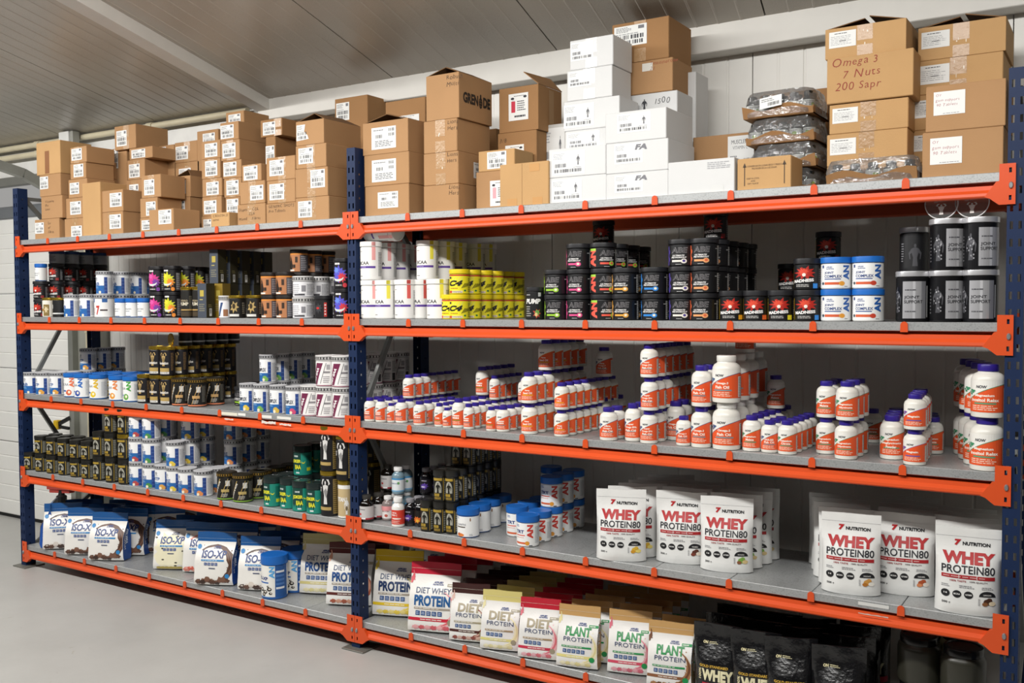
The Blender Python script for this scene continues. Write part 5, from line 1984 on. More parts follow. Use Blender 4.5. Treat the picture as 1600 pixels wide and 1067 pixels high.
def carton(x0, x1, y, d, z0, z1, label, group, st=None, kind=0, tape=None, hand=None, mat=None, open_=0, side=None, extra=None, name='cardboard_box', hh=0.02, hpos=(.1, .8), hcol='#3a2a20', yaw=0.0):
    w, h = x1 - x0, z1 - z0
    root = empty(name, ((x0 + x1) / 2, y + d / 2, z0), yaw)
    tag(root, label, 'box', group)
    mat = mat or CARD
    seed = len(LABELS)
    hw, hd = w / 2, d / 2
    if open_:
        t = 0.004
        V, F = join(bevbox(-hw, hw, -hd, -hd + t, 0, h, .001), bevbox(-hw, hw, hd - t, hd, 0, h, .001), bevbox(-hw, -hw + t, -hd + t, hd - t, 0, h, .001),
                    bevbox(hw - t, hw, -hd + t, hd - t, 0, h, .001), bevbox(-hw + t, hw - t, -hd + t, hd - t, 0, t, 0))
        link('carton', mesh('carton', V, F, mat), root)
        fl = []
        if open_ == 1:     # both end flaps lean inwards, apart in the middle
            fl = [((-hw, -hd + .004, h), (-hw, hd - .004, h), (-.03 * w, hd - .01, h + .035), (-.03 * w, -hd + .03, h + .028)),
                  ((hw, hd - .004, h), (hw, -hd + .004, h), (.03 * w, -hd + .03, h + .034), (.03 * w, hd - .01, h + .04))]
        elif open_ == 2:   # end flaps meet in a low ridge
            fl = [((-hw, -hd + .004, h), (-hw, hd - .004, h), (-.12 * w, hd - .01, h + .042), (-.14 * w, -hd + .05, h + .040)),
                  ((hw, hd - .004, h), (hw, -hd + .004, h), (-.10 * w, -hd + .05, h + .041), (-.08 * w, hd - .01, h + .043))]
        elif open_ == 3:   # one flap sticks up from the side
            fl = [((hw, -hd, h), (hw, hd, h), (.40 * hw, hd, h + .06), (.25 * hw, -hd, h + .055))]
        for q in fl:
            nrm = (Vector(q[1]) - Vector(q[0])).cross(Vector(q[2]) - Vector(q[0])).normalized() * 0.003
            V = [Vector(p) for p in q] + [Vector(p) + nrm for p in q]
            F = [(0, 1, 2, 3), (7, 6, 5, 4), (0, 4, 5, 1), (1, 5, 6, 2), (2, 6, 7, 3), (3, 7, 4, 0)]
            link('flap', mesh('flap', V, F, INNER if open_ < 3 else mat), root)
    else:
        V, F = bevbox(-hw, hw, -hd, hd, 0, h, .0022)
        link('carton', mesh('carton', V, F, mat), root)
    fm = lambda u, v, o: (-hw + u, -hd - o, v)
    if tape is not None:
        A = Art()
        c = '#b08a60' if mat is not WBOX else '#d9d9d6'
        tx = w * tape
        A.rect(tx - .024, h - min(.07, h * .5), tx + .024, h - .0005, c, 0)
        A.rect(tx - .024, .0005, tx + .024, min(.05, h * .35), c, 0)
        rnd = random.Random(seed)
        for _ in range(3):
            a, b_ = rnd.uniform(-.02, .015), rnd.uniform(0.005, .06)
            A.rect(tx + a, max(.001, h - b_ - rnd.uniform(.003, .012)), tx + a + rnd.uniform(.001, .004), h - b_, '#e6dccb' if mat is not WBOX else '#f0f0ee', 1)  # pale slivers: glints painted onto the tape
        link('tape', A.build('tape', fm, TAPE, off=.0003), root)
    if st:
        A = Art()
        ship_label(A, w * st[0], h * st[1], w * st[2], h * st[3], seed, kind)
        link('shipping_label', A.build('shipping_label', fm, INK, off=.0007), root)
    if hand:
        A = Art()
        for i, s in enumerate(hand):
            A.hand(s, w * hpos[0], h * hpos[1] - i * hh * 1.5, hh, hcol, seed + i)
        link('handwriting', A.build('handwriting', fm, INK, off=.0004), root)
    if extra:
        A = Art()
        extra(A, w, h)
        link('print', A.build('print', fm, INK, off=.0005), root)
    if side:
        A = Art('x')
        side(A, d, h)
        link('side_print', A.build('side_print', lambda u, v, o: (hw + o, -hd + u, v), INK, off=.0005), root)
    return root


POSW = {1: ('only',), 2: ('bottom', 'top'), 3: ('bottom', 'middle', 'top'), 4: ('bottom', 'second', 'third', 'top'), 5: ('bottom', 'second', 'third', 'fourth', 'top')}


def column(y, d, where, group, boxes, base=None, **kw):
    z = SH[0] + .0008 if base is None else base
    n = len(boxes)
    for i, (xl, xr, yt, look, o) in enumerate(boxes):
        o = dict(kw, **o)
        yy, dd = o.pop('y', y), o.pop('d', d)
        z1 = float(on_y((xl + xr) / 2, yt, yy)[2])
        zm = (z + z1) / 2
        x0, x1 = X_at(xl, yy, zm), X_at(xr, yy, zm)
        pos = POSW[n][i]
        lab = '%s, %s' % (look, where) if n == 1 else '%s, %s in %s' % (look, pos, where)
        carton(x0, x1, yy, dd, z, z1 - 0.0006, lab, group, **o)
        z = z1
    return z


GB = 'brown boxes on the first bay of the top level'
S0 = dict(st=(.1, .22, .62, .92))
SR = dict(st=(.45, .22, .92, .90))
SC = dict(st=(.28, .15, .80, .85), tape=.5)
cl = 'brown box with white shipping label'
column(.04, .19, 'stack at the door end', GB, [
    (54.5, 92.5, 342, 'brown box with label and marker scribble', dict(st=(.02, .3, .38, .85), hand=['Lo', 'of', 'fibre'], hh=.016, hpos=(.55, .72))),
    (64.5, 97, 306, 'brown box with marker writing', dict(hand=['Vitamins', 'Pcs', 'Lions'], hh=.014, hpos=(.2, .72))),
    (62, 94.5, 272, cl, dict(st=(.02, .35, .42, .92))),
    (57, 94, 221, 'pale brown box with strip of brown tape', dict(mat=CARDL, extra=lambda A, w, h: A.rect(w * .36, h * .03, w * .54, h * .72, '#8a5a34', 1)))])
column(.06, .17, 'second stack from the door end', GB, [
    (101, 131, 341, cl, dict(st=(.35, .05, .9, .6), tape=.55)), (103, 131, 309, cl, dict(st=(.25, .18, .85, .82), tape=.5)),
    (107, 136, 279.5, cl, dict(st=(.08, .2, .58, .82))), (110, 134, 254.5, cl, dict(st=(.22, .12, .85, .92))), (110, 135, 229, cl, dict(st=(.08, .18, .72, .9), tape=.4, d=.17))])
column(.03, .16, 'standing upright before the second stack', GB, [(129, 157, 285, 'tall plain brown box', dict(mat=CARDL))])
column(.04, .19, 'third stack from the door end', GB, [(158, 192, 331, cl, dict(st=(.4, .25, .92, .88), tape=.45)), (157.5, 192, 297, cl, dict(st=(.42, .22, .95, .86)))])
column(.25, .18, 'stack behind the tall upright box', GB, [(154, 178, 281, cl, dict(st=(.1, .6, .6, .95))), (153, 177, 255, cl, dict(st=(.08, .15, .72, .92)))])
zt = column(.27, .18, 'under the topmost flat box', GB, [(177, 199, 231, 'brown box with cut off label', dict(st=(.05, .78, .4, .99)))])
z8 = column(.25, .18, 'stack behind the third stack', GB, [(198, 222, 280.5, cl, dict(st=(.2, .5, .8, .92), tape=.5)), (199, 226, 249, cl, dict(st=(.1, .1, .72, .78), tape=.5)),
                                                     (202, 238, 230, cl, dict(st=(.1, .1, .7, .85)))])
column(.25, .21, 'lying topmost above the pile near the door end', GB, [(179, 212, 195.5, 'flat brown box with taped label', dict(st=(.1, .15, .58, .8), tape=.55))], base=z8 + .001)
column(.07, .15, 'fourth stack from the door end', GB, [(219, 246, 340, cl, dict(st=(.1, .2, .6, .85))), (219, 246, 309, cl, dict(st=(.35, .1, .9, .8))), (221, 251, 273, cl, dict(st=(.15, .12, .68, .8), tape=.5))])
column(.025, .16, 'alone before the fourth stack', GB, [(233, 271, 326.5, 'low wide brown box with shipping label', dict(st=(.4, .3, .92, .95)))])
column(.40, .15, 'back row behind the fourth stack', GB, [(242.5, 273, 227, cl, dict(st=(.1, .86, .6, .985)))])
column(.40, .15, 'back row stack behind the open box', GB, [(275, 312, 253, cl, dict(st=(.15, .7, .65, .92), tape=.5)), (273, 308, 221, cl, dict(st=(.05, .15, .6, .8), tape=.55))])
column(.23, .15, 'stack of the half open box', GB, [(272, 297, 308, cl, dict(st=(.1, .6, .7, .9))), (272, 297.5, 275, 'brown box with raised flap', dict(st=(.08, .15, .72, .8), open_=2))])
column(.40, .15, 'behind the fifth stack', GB, [(309, 342, 203, 'tall brown box with label near its top', dict(st=(.28, .85, .85, .97)))])
column(.20, .17, 'fifth stack from the door end', GB, [(315, 346, 337, cl, dict(st=(.1, .1, .5, .8))), (316, 346, 307, cl, dict(st=(.1, .1, .75, .8), tape=.6)), (316, 346.5, 278.5, cl, dict(st=(.22, .08, .85, .8), tape=.6)),
                                                      (315, 344, 248, cl, dict(st=(.2, .12, .85, .9), tape=.5)), (315, 344, 219.5, cl, dict(st=(.18, .1, .85, .85)))])
column(.02, .13, 'low at the edge before the fifth stack', GB, [(330, 358, 332, 'brown box with torn top edge', dict(hand=['CREATIN 23', 'mono'], hh=.012, hpos=(.1, .7), mat=CARDL))])
z12 = column(.20, .19, 'sixth stack from the door end', GB, [(352.5, 375, 308, cl, dict(st=(.1, .45, .9, .95))), (350, 377, 278, cl, dict(st=(.15, .12, .85, .88), tape=.5)), (348, 377, 250, cl, dict(st=(.05, .12, .75, .9))),
                                                            (345, 374, 218.5, cl, dict(st=(.1, .12, .8, .85), tape=.5)), (344, 372.5, 190.5, cl, dict(st=(.03, .1, .75, .85)))])
column(.3, .17, 'highest on the sixth stack', GB, [(353, 381, 174, 'small brown box with white label', dict(st=(.15, .12, .82, .82)))], base=z12 + .001)
column(.03, .16, 'seventh stack from the door end', GB, [(371, 414.5, 318.5, 'brown box with marker writing and tape', dict(hand=['Shapes     COL', '           CLA', 'Mixed     Fibres'], hh=.014, hpos=(.04, .68), tape=.5)),
                                                        (375, 413.5, 283, cl, dict(st=(.42, .15, .95, .8), tape=.5)), (378, 408, 256.5, cl, dict(st=(.1, .08, .82, .9), tape=.5))])
column(.03, .16, 'eighth stack from the door end', GB, [(416, 462, 317, 'brown box with marker writing', dict(hand=['GENERIC SHOTS', 'Pro Tablets'], hh=.014, hpos=(.08, .78))),
                                                       (417, 461, 281, cl, dict(st=(.1, .15, .62, .85), tape=.55)), (416, 461, 244.5, cl, dict(st=(.12, .2, .62, .88), tape=.55))])
column(.24, .18, 'stack behind the eighth stack', GB, [(416, 431, 213, cl, dict(st=(.0, .7, .9, .9), mat=CARD2)), (407, 440.5, 186, cl, dict(st=(.12, .1, .7, .85), mat=CARD2, tape=.8))])
column(.03, .22, 'stack beside the blue middle post', GB, [(462, 514, 307.5, cl, dict(st=(.08, .15, .50, .85), tape=.5)), (461.5, 512, 262, cl, dict(st=(.48, .3, .92, .92), tape=.5)), (462, 509.5, 225.5, cl, dict(st=(.1, .2, .58, .88), tape=.5)),
                                                     (462.5, 506, 187.5, 'brown box with torn label and peaked top', dict(st=(.02, .2, .42, .85), kind=3, open_=2, d=.24))])
column(.27, .18, 'stack half behind the blue middle post', GB, [(522, 568, 312, cl, dict(st=(.66, .15, .98, .8))), (525, 568, 272.5, cl, dict(st=(.66, .2, .98, .9))), (526, 567, 232, cl, dict(st=(.66, .15, .98, .8)))])
column(.46, .15, 'tall at the back behind the blue middle post', GB, [(524, 575, 151, 'dark brown box with white label', dict(st=(.05, .83, .45, .965), mat=CARD2))])
GC = 'brown boxes on the second bay of the top level'
c1l = 'big brown box with large white label'
column(.04, .2, 'stack just past the blue middle post', GC, [(570.5, 639, 289, 'big brown box with smaller white label', dict(st=(.30, .25, .76, .78), kind=1)), (569, 639, 239.5, c1l, dict(st=(.18, .12, .72, .82), kind=1)),
                                                        (567, 637.5, 188.5, 'big open brown box with large label', dict(st=(.20, .15, .74, .82), kind=1, open_=2))])
column(.34, .095, 'at the back beside the beam', GC, [(603, 665, 155, 'wide brown box with strip label', dict(st=(.35, .80, .85, .87), kind=2, mat=CARD2))])


def gren(A, d, h):
    A.text('GREN', d * .12, h * .36, d * .57, h * .60, '#2a2018', .05)
    A.text('DE', d * .72, h * .36, d * .94, h * .60, '#2a2018', .05)
    A.ell(d * .645, h * .45, d * .055, h * .13, '#2a2018', 1, 10)
    A.rect(d * .625, h * .56, d * .665, h * .64, '#2a2018', 1)
    for k in range(3):
        A.rect(d * .60, h * (.38 + .06 * k), d * .69, h * (.385 + .06 * k), '#9a7248', 2)


column(.04, .235, 'stack of the open topped box', GC, [(662, 716.5, 288.5, 'brown box with two words of writing', dict(hand=['Lions', 'Hers'], hh=.016, hpos=(.72, .82))),
    (662, 716, 238, 'brown box with writing and side label', dict(hand=['Lions', 'Hers'], hh=.016, hpos=(.68, .85), tape=.5, side=lambda A, d, h: ship_label(A, d * .45, h * .25, d * .85, h * .75, 5, 1))),
    (662, 714, 187, 'brown box with tape and writing', dict(hand=['Lions', 'Hers'], hh=.016, hpos=(.72, .84), tape=.5)),
    (666, 717, 115.5, 'large open brown box with bold side lettering', dict(hand=['Robust', 'Multi'], hh=.018, hpos=(.62, .86), open_=2, side=gren))])
column(.40, .15, 'squeezed behind the open topped box stack', GC, [(748, 776, 202, 'narrow plain brown box', dict(mat=CARD2))])
column(.25, .19, 'stack of bottle picture labels', GC, [(778, 838.5, 205.5, 'brown box with bottle picture label', dict(st=(.2, .56, .68, .84), kind=4, hand=['3/8'], hh=.016, hpos=(.04, .88), mat=CARD2)),
                                                      (780, 841, 135, 'brown box with pink bottle label and raised flap', dict(st=(.25, .25, .75, .85), kind=4, open_=3, mat=CARD2, side=lambda A, d, h: A.rect(d * .45, h * .05, d * .65, h * .95, '#a8845c', 1)))])
column(.10, .14, 'stack behind the plain taped box', GC, [(744, 797, 267, 'brown box with red bottle label', dict(st=(.42, .1, .95, .75), kind=4)), (747.5, 804, 234, 'low brown box with wide label', dict(st=(.25, .1, .78, .92), kind=0, mat=CARDL))])
column(.02, .075, 'at the edge before the bottle label stack', GC, [(781, 857, 254, 'plain brown box with four tape patches', dict(mat=CARDL, extra=lambda A, w, h: [A.rect(w * a, h * b_, w * (a + .2), h * (b_ + .18), '#c4935a', 1) for a, b_ in ((.16, .0), (.68, .0), (.62, .78))] + [A.rect(w * .46, 0, w * .468, h, '#a07a4c', 1)]))])
GW = 'white boxes on the top level'


def wlab(pos, figure=True, fa=False, note=None):
    def f(A, w, h):
        x0, y0, x1, y1 = pos
        A.rect(w * x0, h * y0, w * x1, h * y1, '#eeeeec', 0)
        ww, hh_ = w * (x1 - x0), h * (y1 - y0)
        X, Y = w * x0, h * y0
        A.bars(X + ww * .08, Y + hh_ * .10, X + ww * .92, Y + hh_ * .24, '#55555a', 20, int(w * 1e4))
        A.bars(X + ww * .08, Y + hh_ * .32, X + ww * .45, Y + hh_ * .48, '#77777c', 12, 5)
        A.small(X + ww * .04, Y + hh_ * .66, X + ww * .4, Y + hh_ * .92, '#b4b4b6', 4, 2)
        if figure:
            fig(A, X + ww * .80, Y + hh_ * .38, ww * .11, hh_ * .46, '#6c6c70', 2, 0)
            A.small(X + ww * .66, Y + hh_ * .27, X + ww * .92, Y + hh_ * .31, '#77777a', 1)
        if fa:
            A.text('FA', X + ww * .72, Y + hh_ * .64, X + ww * 1.15, Y + hh_ * .92, '#7d7d82', .06, sk=.2)
        if note:
            A.hand(note, w * .56, h * .72, h * .2, '#2a2a2e', 4)
    return f


z4 = column(.03, .24, 'front stack beside the plain taped box', GW, [(858, 947.5, 275, 'white box with runner label', dict(extra=wlab((.05, .08, .58, .92)), mat=WBOX)), (857.5, 946.5, 229.5, 'white box with wide runner label', dict(extra=wlab((.06, .08, .64, .9)), mat=WBOX))])
column(.11, .16, 'tower on the front white stack', GW, [(883, 966, 201, 'white box with half hidden label', dict(extra=wlab((.04, .1, .66, .9)), mat=WBOX)), (881, 968, 154, 'white box with running figure label', dict(extra=wlab((.0, .1, .55, .88)), mat=WBOX)),
                                                     (886, 956.5, 106, 'white box with two tape patches', dict(extra=wlab((.04, .45, .55, .95), False), tape=.5, mat=WBOX)), (890.5, 958, 58.5, 'white box with grey label', dict(extra=wlab((.02, .3, .55, .92), False), tape=.5, mat=WBOX))], base=z4 + .001)
column(.33, .15, 'standing behind the front white stack', GW, [(843.5, 887, 194, 'greyish white box with dark code line', dict(extra=wlab((.1, .45, .9, .96)), mat=plain('#c9c7c2', .6)))])
column(.03, .24, 'centre white stack', GW, [(947.5, 1044, 268.5, 'white box with grey letters', dict(extra=wlab((.14, .25, .6, .92), False, True), mat=WBOX)), (947, 1044, 220, 'white box with grey letters', dict(extra=wlab((.14, .3, .6, .95), False, True), mat=WBOX)),
                                           (946, 1041, 172, 'white box with runner print', dict(extra=wlab((.2, .3, .75, .92)), mat=WBOX))])
z10 = column(.29, .19, 'behind the centre white stack', GW, [(968, 1058, 146, 'tall white box with 1500 in marker', dict(extra=lambda A, w, h: (A.bars(w * .14, h * .80, w * .46, h * .84, '#77777c', 14, 3), A.bars(w * .16, h * .86, w * .3, h * .9, '#8a8a8e', 9, 4), fig(A, w * .44, h * .86, w * .1, h * .1, '#3a3a3e', 2, 0),
    A.hand('1500', w * .6, h * .90, .022, '#2a2a2e', 4)), mat=WBOX))])
column(.29, .19, 'pair high above the white boxes', GC, [(977.6, 1051, 94, 'brown box with small patch and red writing', dict(hand=['Testosterone', '21'], hh=.013, hpos=(.52, .85), hcol='#9a3a28', extra=lambda A, w, h: A.rect(w * .36, h * .68, w * .58, h * .92, '#e0dcd2', 1))),
    (956.5, 1045, 31.5, 'large brown box with clear tape over labels', dict(mat=CARD2, d=.22, st=(.04, .42, .62, .92), kind=0, tape=.5))], base=z10 + .001)
column(.44, .13, 'at the back against the ribbed wall', GW, [(1060, 1087, 113, 'narrow tall white box', dict(mat=WBOX))])
column(.03, .22, 'low at the edge beside the centre white stack', GW, [(1044, 1147.6, 249.5, 'plain white box with tape', dict(mat=WBOX, extra=lambda A, w, h: (A.rect(w * .66, h * .02, w * .84, h * .22, '#d8d8d6', 1), A.small(w * .6, h * .7, w * .95, h * .92, '#a9a9ac', 4))))])
column(.30, .18, 'behind the plain white box', GC, [(1082.6, 1178, 210, 'wide brown box with big white printed sheet', dict(extra=lambda A, w, h: (A.rect(w * .58, h * .3, w, h * .96, '#e6e6e4', 1), A.text('MUSCLEMEG', w * .64, h * .84, w * .97, h * .9, '#5a5a5e', .0), A.text('VITAMIN C', w * .66, h * .76, w * .9, h * .81, '#77777a', .0), A.small(w * .62, h * .35, w * .76, h * .68, '#8a8a8e', 6), *[A.bars(w * .84, h * (.36 + .1 * i), w * .98, h * (.42 + .1 * i), '#4a4a4e', 8, i) for i in range(3)])))])


def arrows(A, w, h):
    for x in (.14, .88):
        A.rect(w * (x - .008), h * .14, w * (x + .008), h * .74, '#4a3a2c', 1)
        A.poly([(w * (x - .035), h * .72), (w * (x + .035), h * .72), (w * x, h * .86)], '#4a3a2c', 1)
    A.text('CONSERVAR EN LUGAR SECO Y FRESCO', w * .19, h * .72, w * .84, h * .77, '#5a4836', 0)
    A.text('PROTEGER DE LA LUZ SOLAR', w * .28, h * .64, w * .74, h * .69, '#5a4836', 0)
    A.text('KEEP IN COOL', w * .18, h * .34, w * .42, h * .385, '#6a5844', 0)
    A.text('AND', w * .26, h * .26, w * .34, h * .305, '#6a5844', 0)
    A.text('DRY PLACE', w * .2, h * .18, w * .4, h * .225, '#6a5844', 0)


column(.03, .13, 'at the edge before the wrapped trays', GC, [(1152, 1236, 245, 'pale brown box with two printed arrows', dict(extra=arrows, mat=CARDL))])
column(.45, .06, 'standing behind the wrapped trays', GC, [(1187, 1293, 143, 'tall brown board box with dark splat emblem', dict(mat=CARD2, extra=lambda A, w, h: (A.star(w * .86, h * .82, w * .085, h * .085, '#2f2218', 13, 4, 1, .7), A.rect(w * .8, h * .815, w * .92, h * .835, '#8a6844', 2))))])
GD = 'wide boxes at the open end of the top level'
wl = 'wide brown box with address label and shiny tape'
SF = dict(st=(.04, .35, .37, .85), kind=2, tape=.5, mat=CARDL)
column(.16, .28, 'stack behind the wrapped tray', GD, [(1292, 1418, 256, 'low wide brown box with address label', dict(SF)), (1292, 1418, 205, wl, dict(SF)), (1296, 1419.5, 157, wl, dict(SF)),
    (1292, 1427.5, 83, 'wide brown box with three lines of red handwriting', dict(mat=CARDL, y=.15, hand=['Omega 3', '   7 Nuts', ' 200 Sapr'], hh=.026, hpos=(.05, .80), hcol='#93322c')),
    (1289.5, 1416, 37, 'open wide brown box with address label', dict(SF, open_=1, st=(.05, .35, .39, .88)))])
column(.27, .24, 'stack behind the handwritten sheets', GD, [(1421, 1556, 250, 'wide brown box at the shelf', dict(SF)), (1421, 1556, 199, wl, dict(SF)), (1423.6, 1560, 143, wl, dict(SF)), (1430, 1567.6, 88, wl, dict(SF, st=(.05, .3, .40, .85))),
    (1434.5, 1572, 34.5, 'open wide brown box with address label', dict(SF, open_=1))])
column(.03, .21, 'front pair beside the end post', GD, [(1441, 1568, 202, 'brown box with handwritten white sheet', dict(st=(.1, .28, .5, .86), kind=5)), (1446.7, 1572, 128.5, 'brown box with handwritten white sheet', dict(st=(.1, .35, .5, .86), kind=5))])


def wrapped(px, y, w, d, z, h, label, seed, sticker=None):
    """cardboard tray of dark bottles in crumpled clear film"""
    zm = z + h / 2
    xc = X_at(px, y, zm)
    root = empty('wrapped_tray', (xc, y, z))
    tag(root, label, 'tray', 'film wrapped trays of bottles')
    rnd = random.Random(seed)
    hw, hd = w / 2, d / 2
    lip = 0.026
    n = 10
    V, F = [], []
    for i in range(n + 1):
        u = -hw + w * i / n
        s = 0.010 * math.sin(i * 0.9 + seed) + 0.004
        V += [(u, -hd, 0), (u, -hd - 0.012 - s * .4, lip + s), (u, -hd + .003, 0), (u, -hd - .009 - s * .4, lip + s)]
    for i in range(n):
        a = 4 * i
        F += [(a, a + 4, a + 5, a + 1), (a + 6, a + 2, a + 3, a + 7), (a + 1, a + 5, a + 7, a + 3)]
    t = join((V, F), bevbox(-hw, hw, -hd, hd, 0, .003, 0), bevbox(-hw, -hw + .003, -hd, hd, 0, lip, 0), bevbox(hw - .003, hw, -hd, hd, 0, lip, 0), bevbox(-hw, hw, hd - .003, hd, 0, lip, 0))
    link('tray', mesh('tray', *t, CARD2), root)
    r = min(.022, w / 11.5)
    bh = h - .012
    bme = mesh('bottle', *lathe([(r * .9, 0), (r, .003), (r, bh * .62), (r * .8, bh * .72), (r * .62, bh * .76), (r * .62, bh * .78), (r * .72, bh * .79), (r * .72, bh - .002), (r * .6, bh)], 20), plain('#16191a', .15, coat=.4), 40)
    A = Art('r')
    A.rect(-PI * r, bh * .12, PI * r, bh * .58, '#d9dcd8', 0)
    A.rect(-PI * r, bh * .12, PI * r, bh * .26, '#2f5a3e' if seed % 2 == 0 else '#7d6ab0', 1)
    A.small(-r, bh * .32, r, bh * .54, '#5a5a60', 3)
    A.ell(.4 * r, bh * .36, .4 * r, bh * .1, '#8fae4a', 2, 8)
    lme = A.build('label_wrap', wrap(r), PAPER, su=r * .3)
    cols_ = int(w / (2.15 * r))
    for j in range(2 if d > .09 else 1):
        for i in range(cols_):
            b_ = link('bottle', bme, root, (-hw + (i + .5) * w / cols_, -hd + r + .006 + j * 2.1 * r, .0035), (0, 0, rnd.uniform(-.6, .9)))
            link('bottle_label', lme, b_)
    # film: loose shell around the bottles
    nu, nv = 22, 12
    V, F = [], []
    for j in range(nv + 1):
        t_ = j / nv
        zz_ = h * t_ + .002
        shrink = 1.03 - .10 * max(0, t_ - .6) / .4
        for i in range(nu):
            a = 2 * PI * i / nu
            c, s = math.cos(a), math.sin(a)
            k = 1 / max(abs(c) ** 6 + abs(s) ** 6, 1e-6) ** (1 / 6)
            p = Vector((c * k * hw * shrink, s * k * (hd + .008) * shrink, zz_))
            p += Vector((c, s, .3)) * .007 * noise.noise(p * 38 + Vector((seed, 0, 0)))
            V.append(p)
    for j in range(nv):
        for i in range(nu):
            i2 = (i + 1) % nu
            F.append((j * nu + i, j * nu + i2, (j + 1) * nu + i2, (j + 1) * nu + i))
    top = len(V)
    V.append(Vector((0, 0, h + .004)))
    for i in range(nu):
        F.append((nv * nu + i, nv * nu + (i + 1) % nu, top))
    link('film', mesh('film', V, F, clear('film'), 60), root)
    if sticker:
        A = Art()
        A.rect(0, 0, .075, .036, '#eeeeec', 1)
        A.bars(.028, .006, .068, .017, n=14)
        A.small(.006, .02, .06, .032, '#6a6a6e', 2)
        link('barcode_sticker', A.build('barcode_sticker', lambda u, v, o: (sticker + u, -hd - .022 - o, lip * .9 + v + u * .12), INK), root)


zt_ = SH[0] + .0008
for i, (px, w, h, lab, stk) in enumerate(((1234, .225, .078, 'film wrapped tray of dark bottles, lowest of the wrapped stack', None), (1236, .225, .080, 'film wrapped tray with violet labels, second of the wrapped stack', None),
                                    (1232, .232, .082, 'film wrapped tray of lying dark bottles, third of the wrapped stack', None), (1229, .238, .086, 'film wrapped tray with white barcode sticker, top of the wrapped stack', -.055))):
    wrapped(px, .27 if i < 3 else .26, w, .2, zt_, h, lab, (3, 5, 4, 2)[i], stk)
    zt_ += h + .006
wrapped(1366, .078, .268, .09, SH[0] + .0008, .072, 'film wrapped tray of grey bottles at the edge under the wide boxes', 6)

tub('gy', 'grey labelled tub with navy lid', 0.042, 0.072, '#77797c', '#1f3a66', lambda A, r, t: (A.rect(-PI * r, .002, PI * r, t - .002, '#8e8f92', 0), A.small(-.6 * r, t * .2, .5 * r, t * .8, '#55575c', 4)), lh=.016)
# ------------------------------------------------------------------ second level, first bay
g = 'tubs on the second level of the first bay'
row('mk', 90, 1, 'by the door end', g, y=.17, n=4, dy=.092, tiers=((None, 0, 4), (None, 0, 4), (None, 0, 4), ('gy', 0, 4)), face=.3)
row('mk', 65, 1, 'outermost column', g, y=.09, tiers=((None, 0, 1), (None, 0, 1), ('sb1', 0, 1)), face=.3)
row('gw', 76, 1, 'before the red splash tubs', g, y=.035)
row('gk', 93, 1, 'beside the white and tan pot', g, y=.037)
row('ab1', 113, 1, 'at the edge beside the plain black pot', g, y=.05, face=.15)
row('ab1', 138, 1, 'at the edge beside the red seven tub', g, y=.055, face=.15)
row('sv', 164, 1, 'row', g, y=.06, n=4, dy=.105, tiers=((None, 0, 4), ('ab1', 0, 4)), face=.2)
for px, k, w in ((190, 'sb1', 'first'), (207, 'sb2', 'middle'), (225, 'sb3', 'last')):
    row(k, px, 1, '%s of three along the edge' % w, g, y=.038, face=.3)
row('tm', 247, 1, 'stack', g, y=.06, tiers=((None, 0, 1), (None, 0, 1)))
row('ty', 270, 1, 'row', g, y=.065, n=3, dy=.088, tiers=((None, 0, 3), (None, 0, 3)))
row('gu', 293, 1, 'before the yellow splash tubs', g, y=.034)
row('gu', 311, 1, 'beside the slate carton', g, y=.05)
row('sk', 322, 1, 'row', g, y=.032, n=6, dy=.075, tiers=((None, 0, 6), (None, 1, 5)), yaw=.10)
row('skg', 347, 1, 'behind the striped slim tub', g, y=.105, yaw=.1)
row('dys', 352, 1, 'at the edge', g, y=.034)
row('gp', 371, 1, 'first of two at the edge', g, y=.042)
row('gp', 398, 1, 'second of two at the edge', g, y=.042)
row('rp', 422, 1, 'column beside the gold lidded pots', g, y=.045, tiers=((None, 0, 1), (None, 0, 1)), face=.2)
row('rp', 446, 1, 'row', g, y=.046, n=4, dy=.09, tiers=((None, 0, 4), (None, 0, 4), (None, 1, 3)), face=.2)
row('dy', 474, 1, 'row', g, y=.05, n=3, dy=.10, tiers=((None, 0, 3), (None, 0, 3)), face=.3)
row('ey', 506, 1, 'at the edge', g, y=.043)
row('tv', 537, 1, 'stack by the middle post', g, y=.06, tiers=((None, 0, 1), (None, 0, 1)))
# ------------------------------------------------------------------ second level, second bay
g = 'tubs on the second level of the second bay'
row('bp', 581, 1, 'row by the post', g, y=.05, n=4, dy=.094, tiers=((None, 0, 4), (None, 0, 4)), face=.45)
row('by', 604, 1, 'between two pink striped', g, y=.055, face=.3)
row('br', 634, 1, 'row', g, y=.05, n=1, face=.45)
row('br', 656, 1, 'half hidden', g, y=.10, face=.7)
row('by', 684, 1, 'row', g, y=.05, n=3, dy=.094, tiers=((None, 0, 3),), face=.45)
row('c4', 705, 1, 'lone at the edge', g, y=.06, face=.4)
row('c4', 718, 1, 'row', g, y=.043, n=6, dy=.0835, tiers=((None, 0, 6), (None, 0, 6)), face=.55)
row('pk', 836, 1, 'beside the green wave tubs', g, y=.04, face=.5)
row('ag', 870, 1, 'stack', g, y=.052, tiers=((None, 0, 1), (None, 0, 1)), face=.5)
row('ap', 905, 1, 'row', g, y=.055, n=3, dy=.10, tiers=((None, 0, 3), (None, 0, 3), (None, 0, 3), ('mk', 2, 1)), face=.5)
row('aan', 943, 1, 'row', g, y=.055, n=4, dy=.10, tiers=((None, 0, 4), (None, 0, 4), (None, 0, 4)), face=.8)
row('ay', 977, 1, 'row', g, y=.05, n=3, dy=.10, tiers=((None, 0, 3), (None, 0, 3)), face=.5)
row('ab', 1023, 1, 'row', g, y=.055, n=2, dy=.10, tiers=((None, 0, 2), (None, 0, 2)), face=.5)
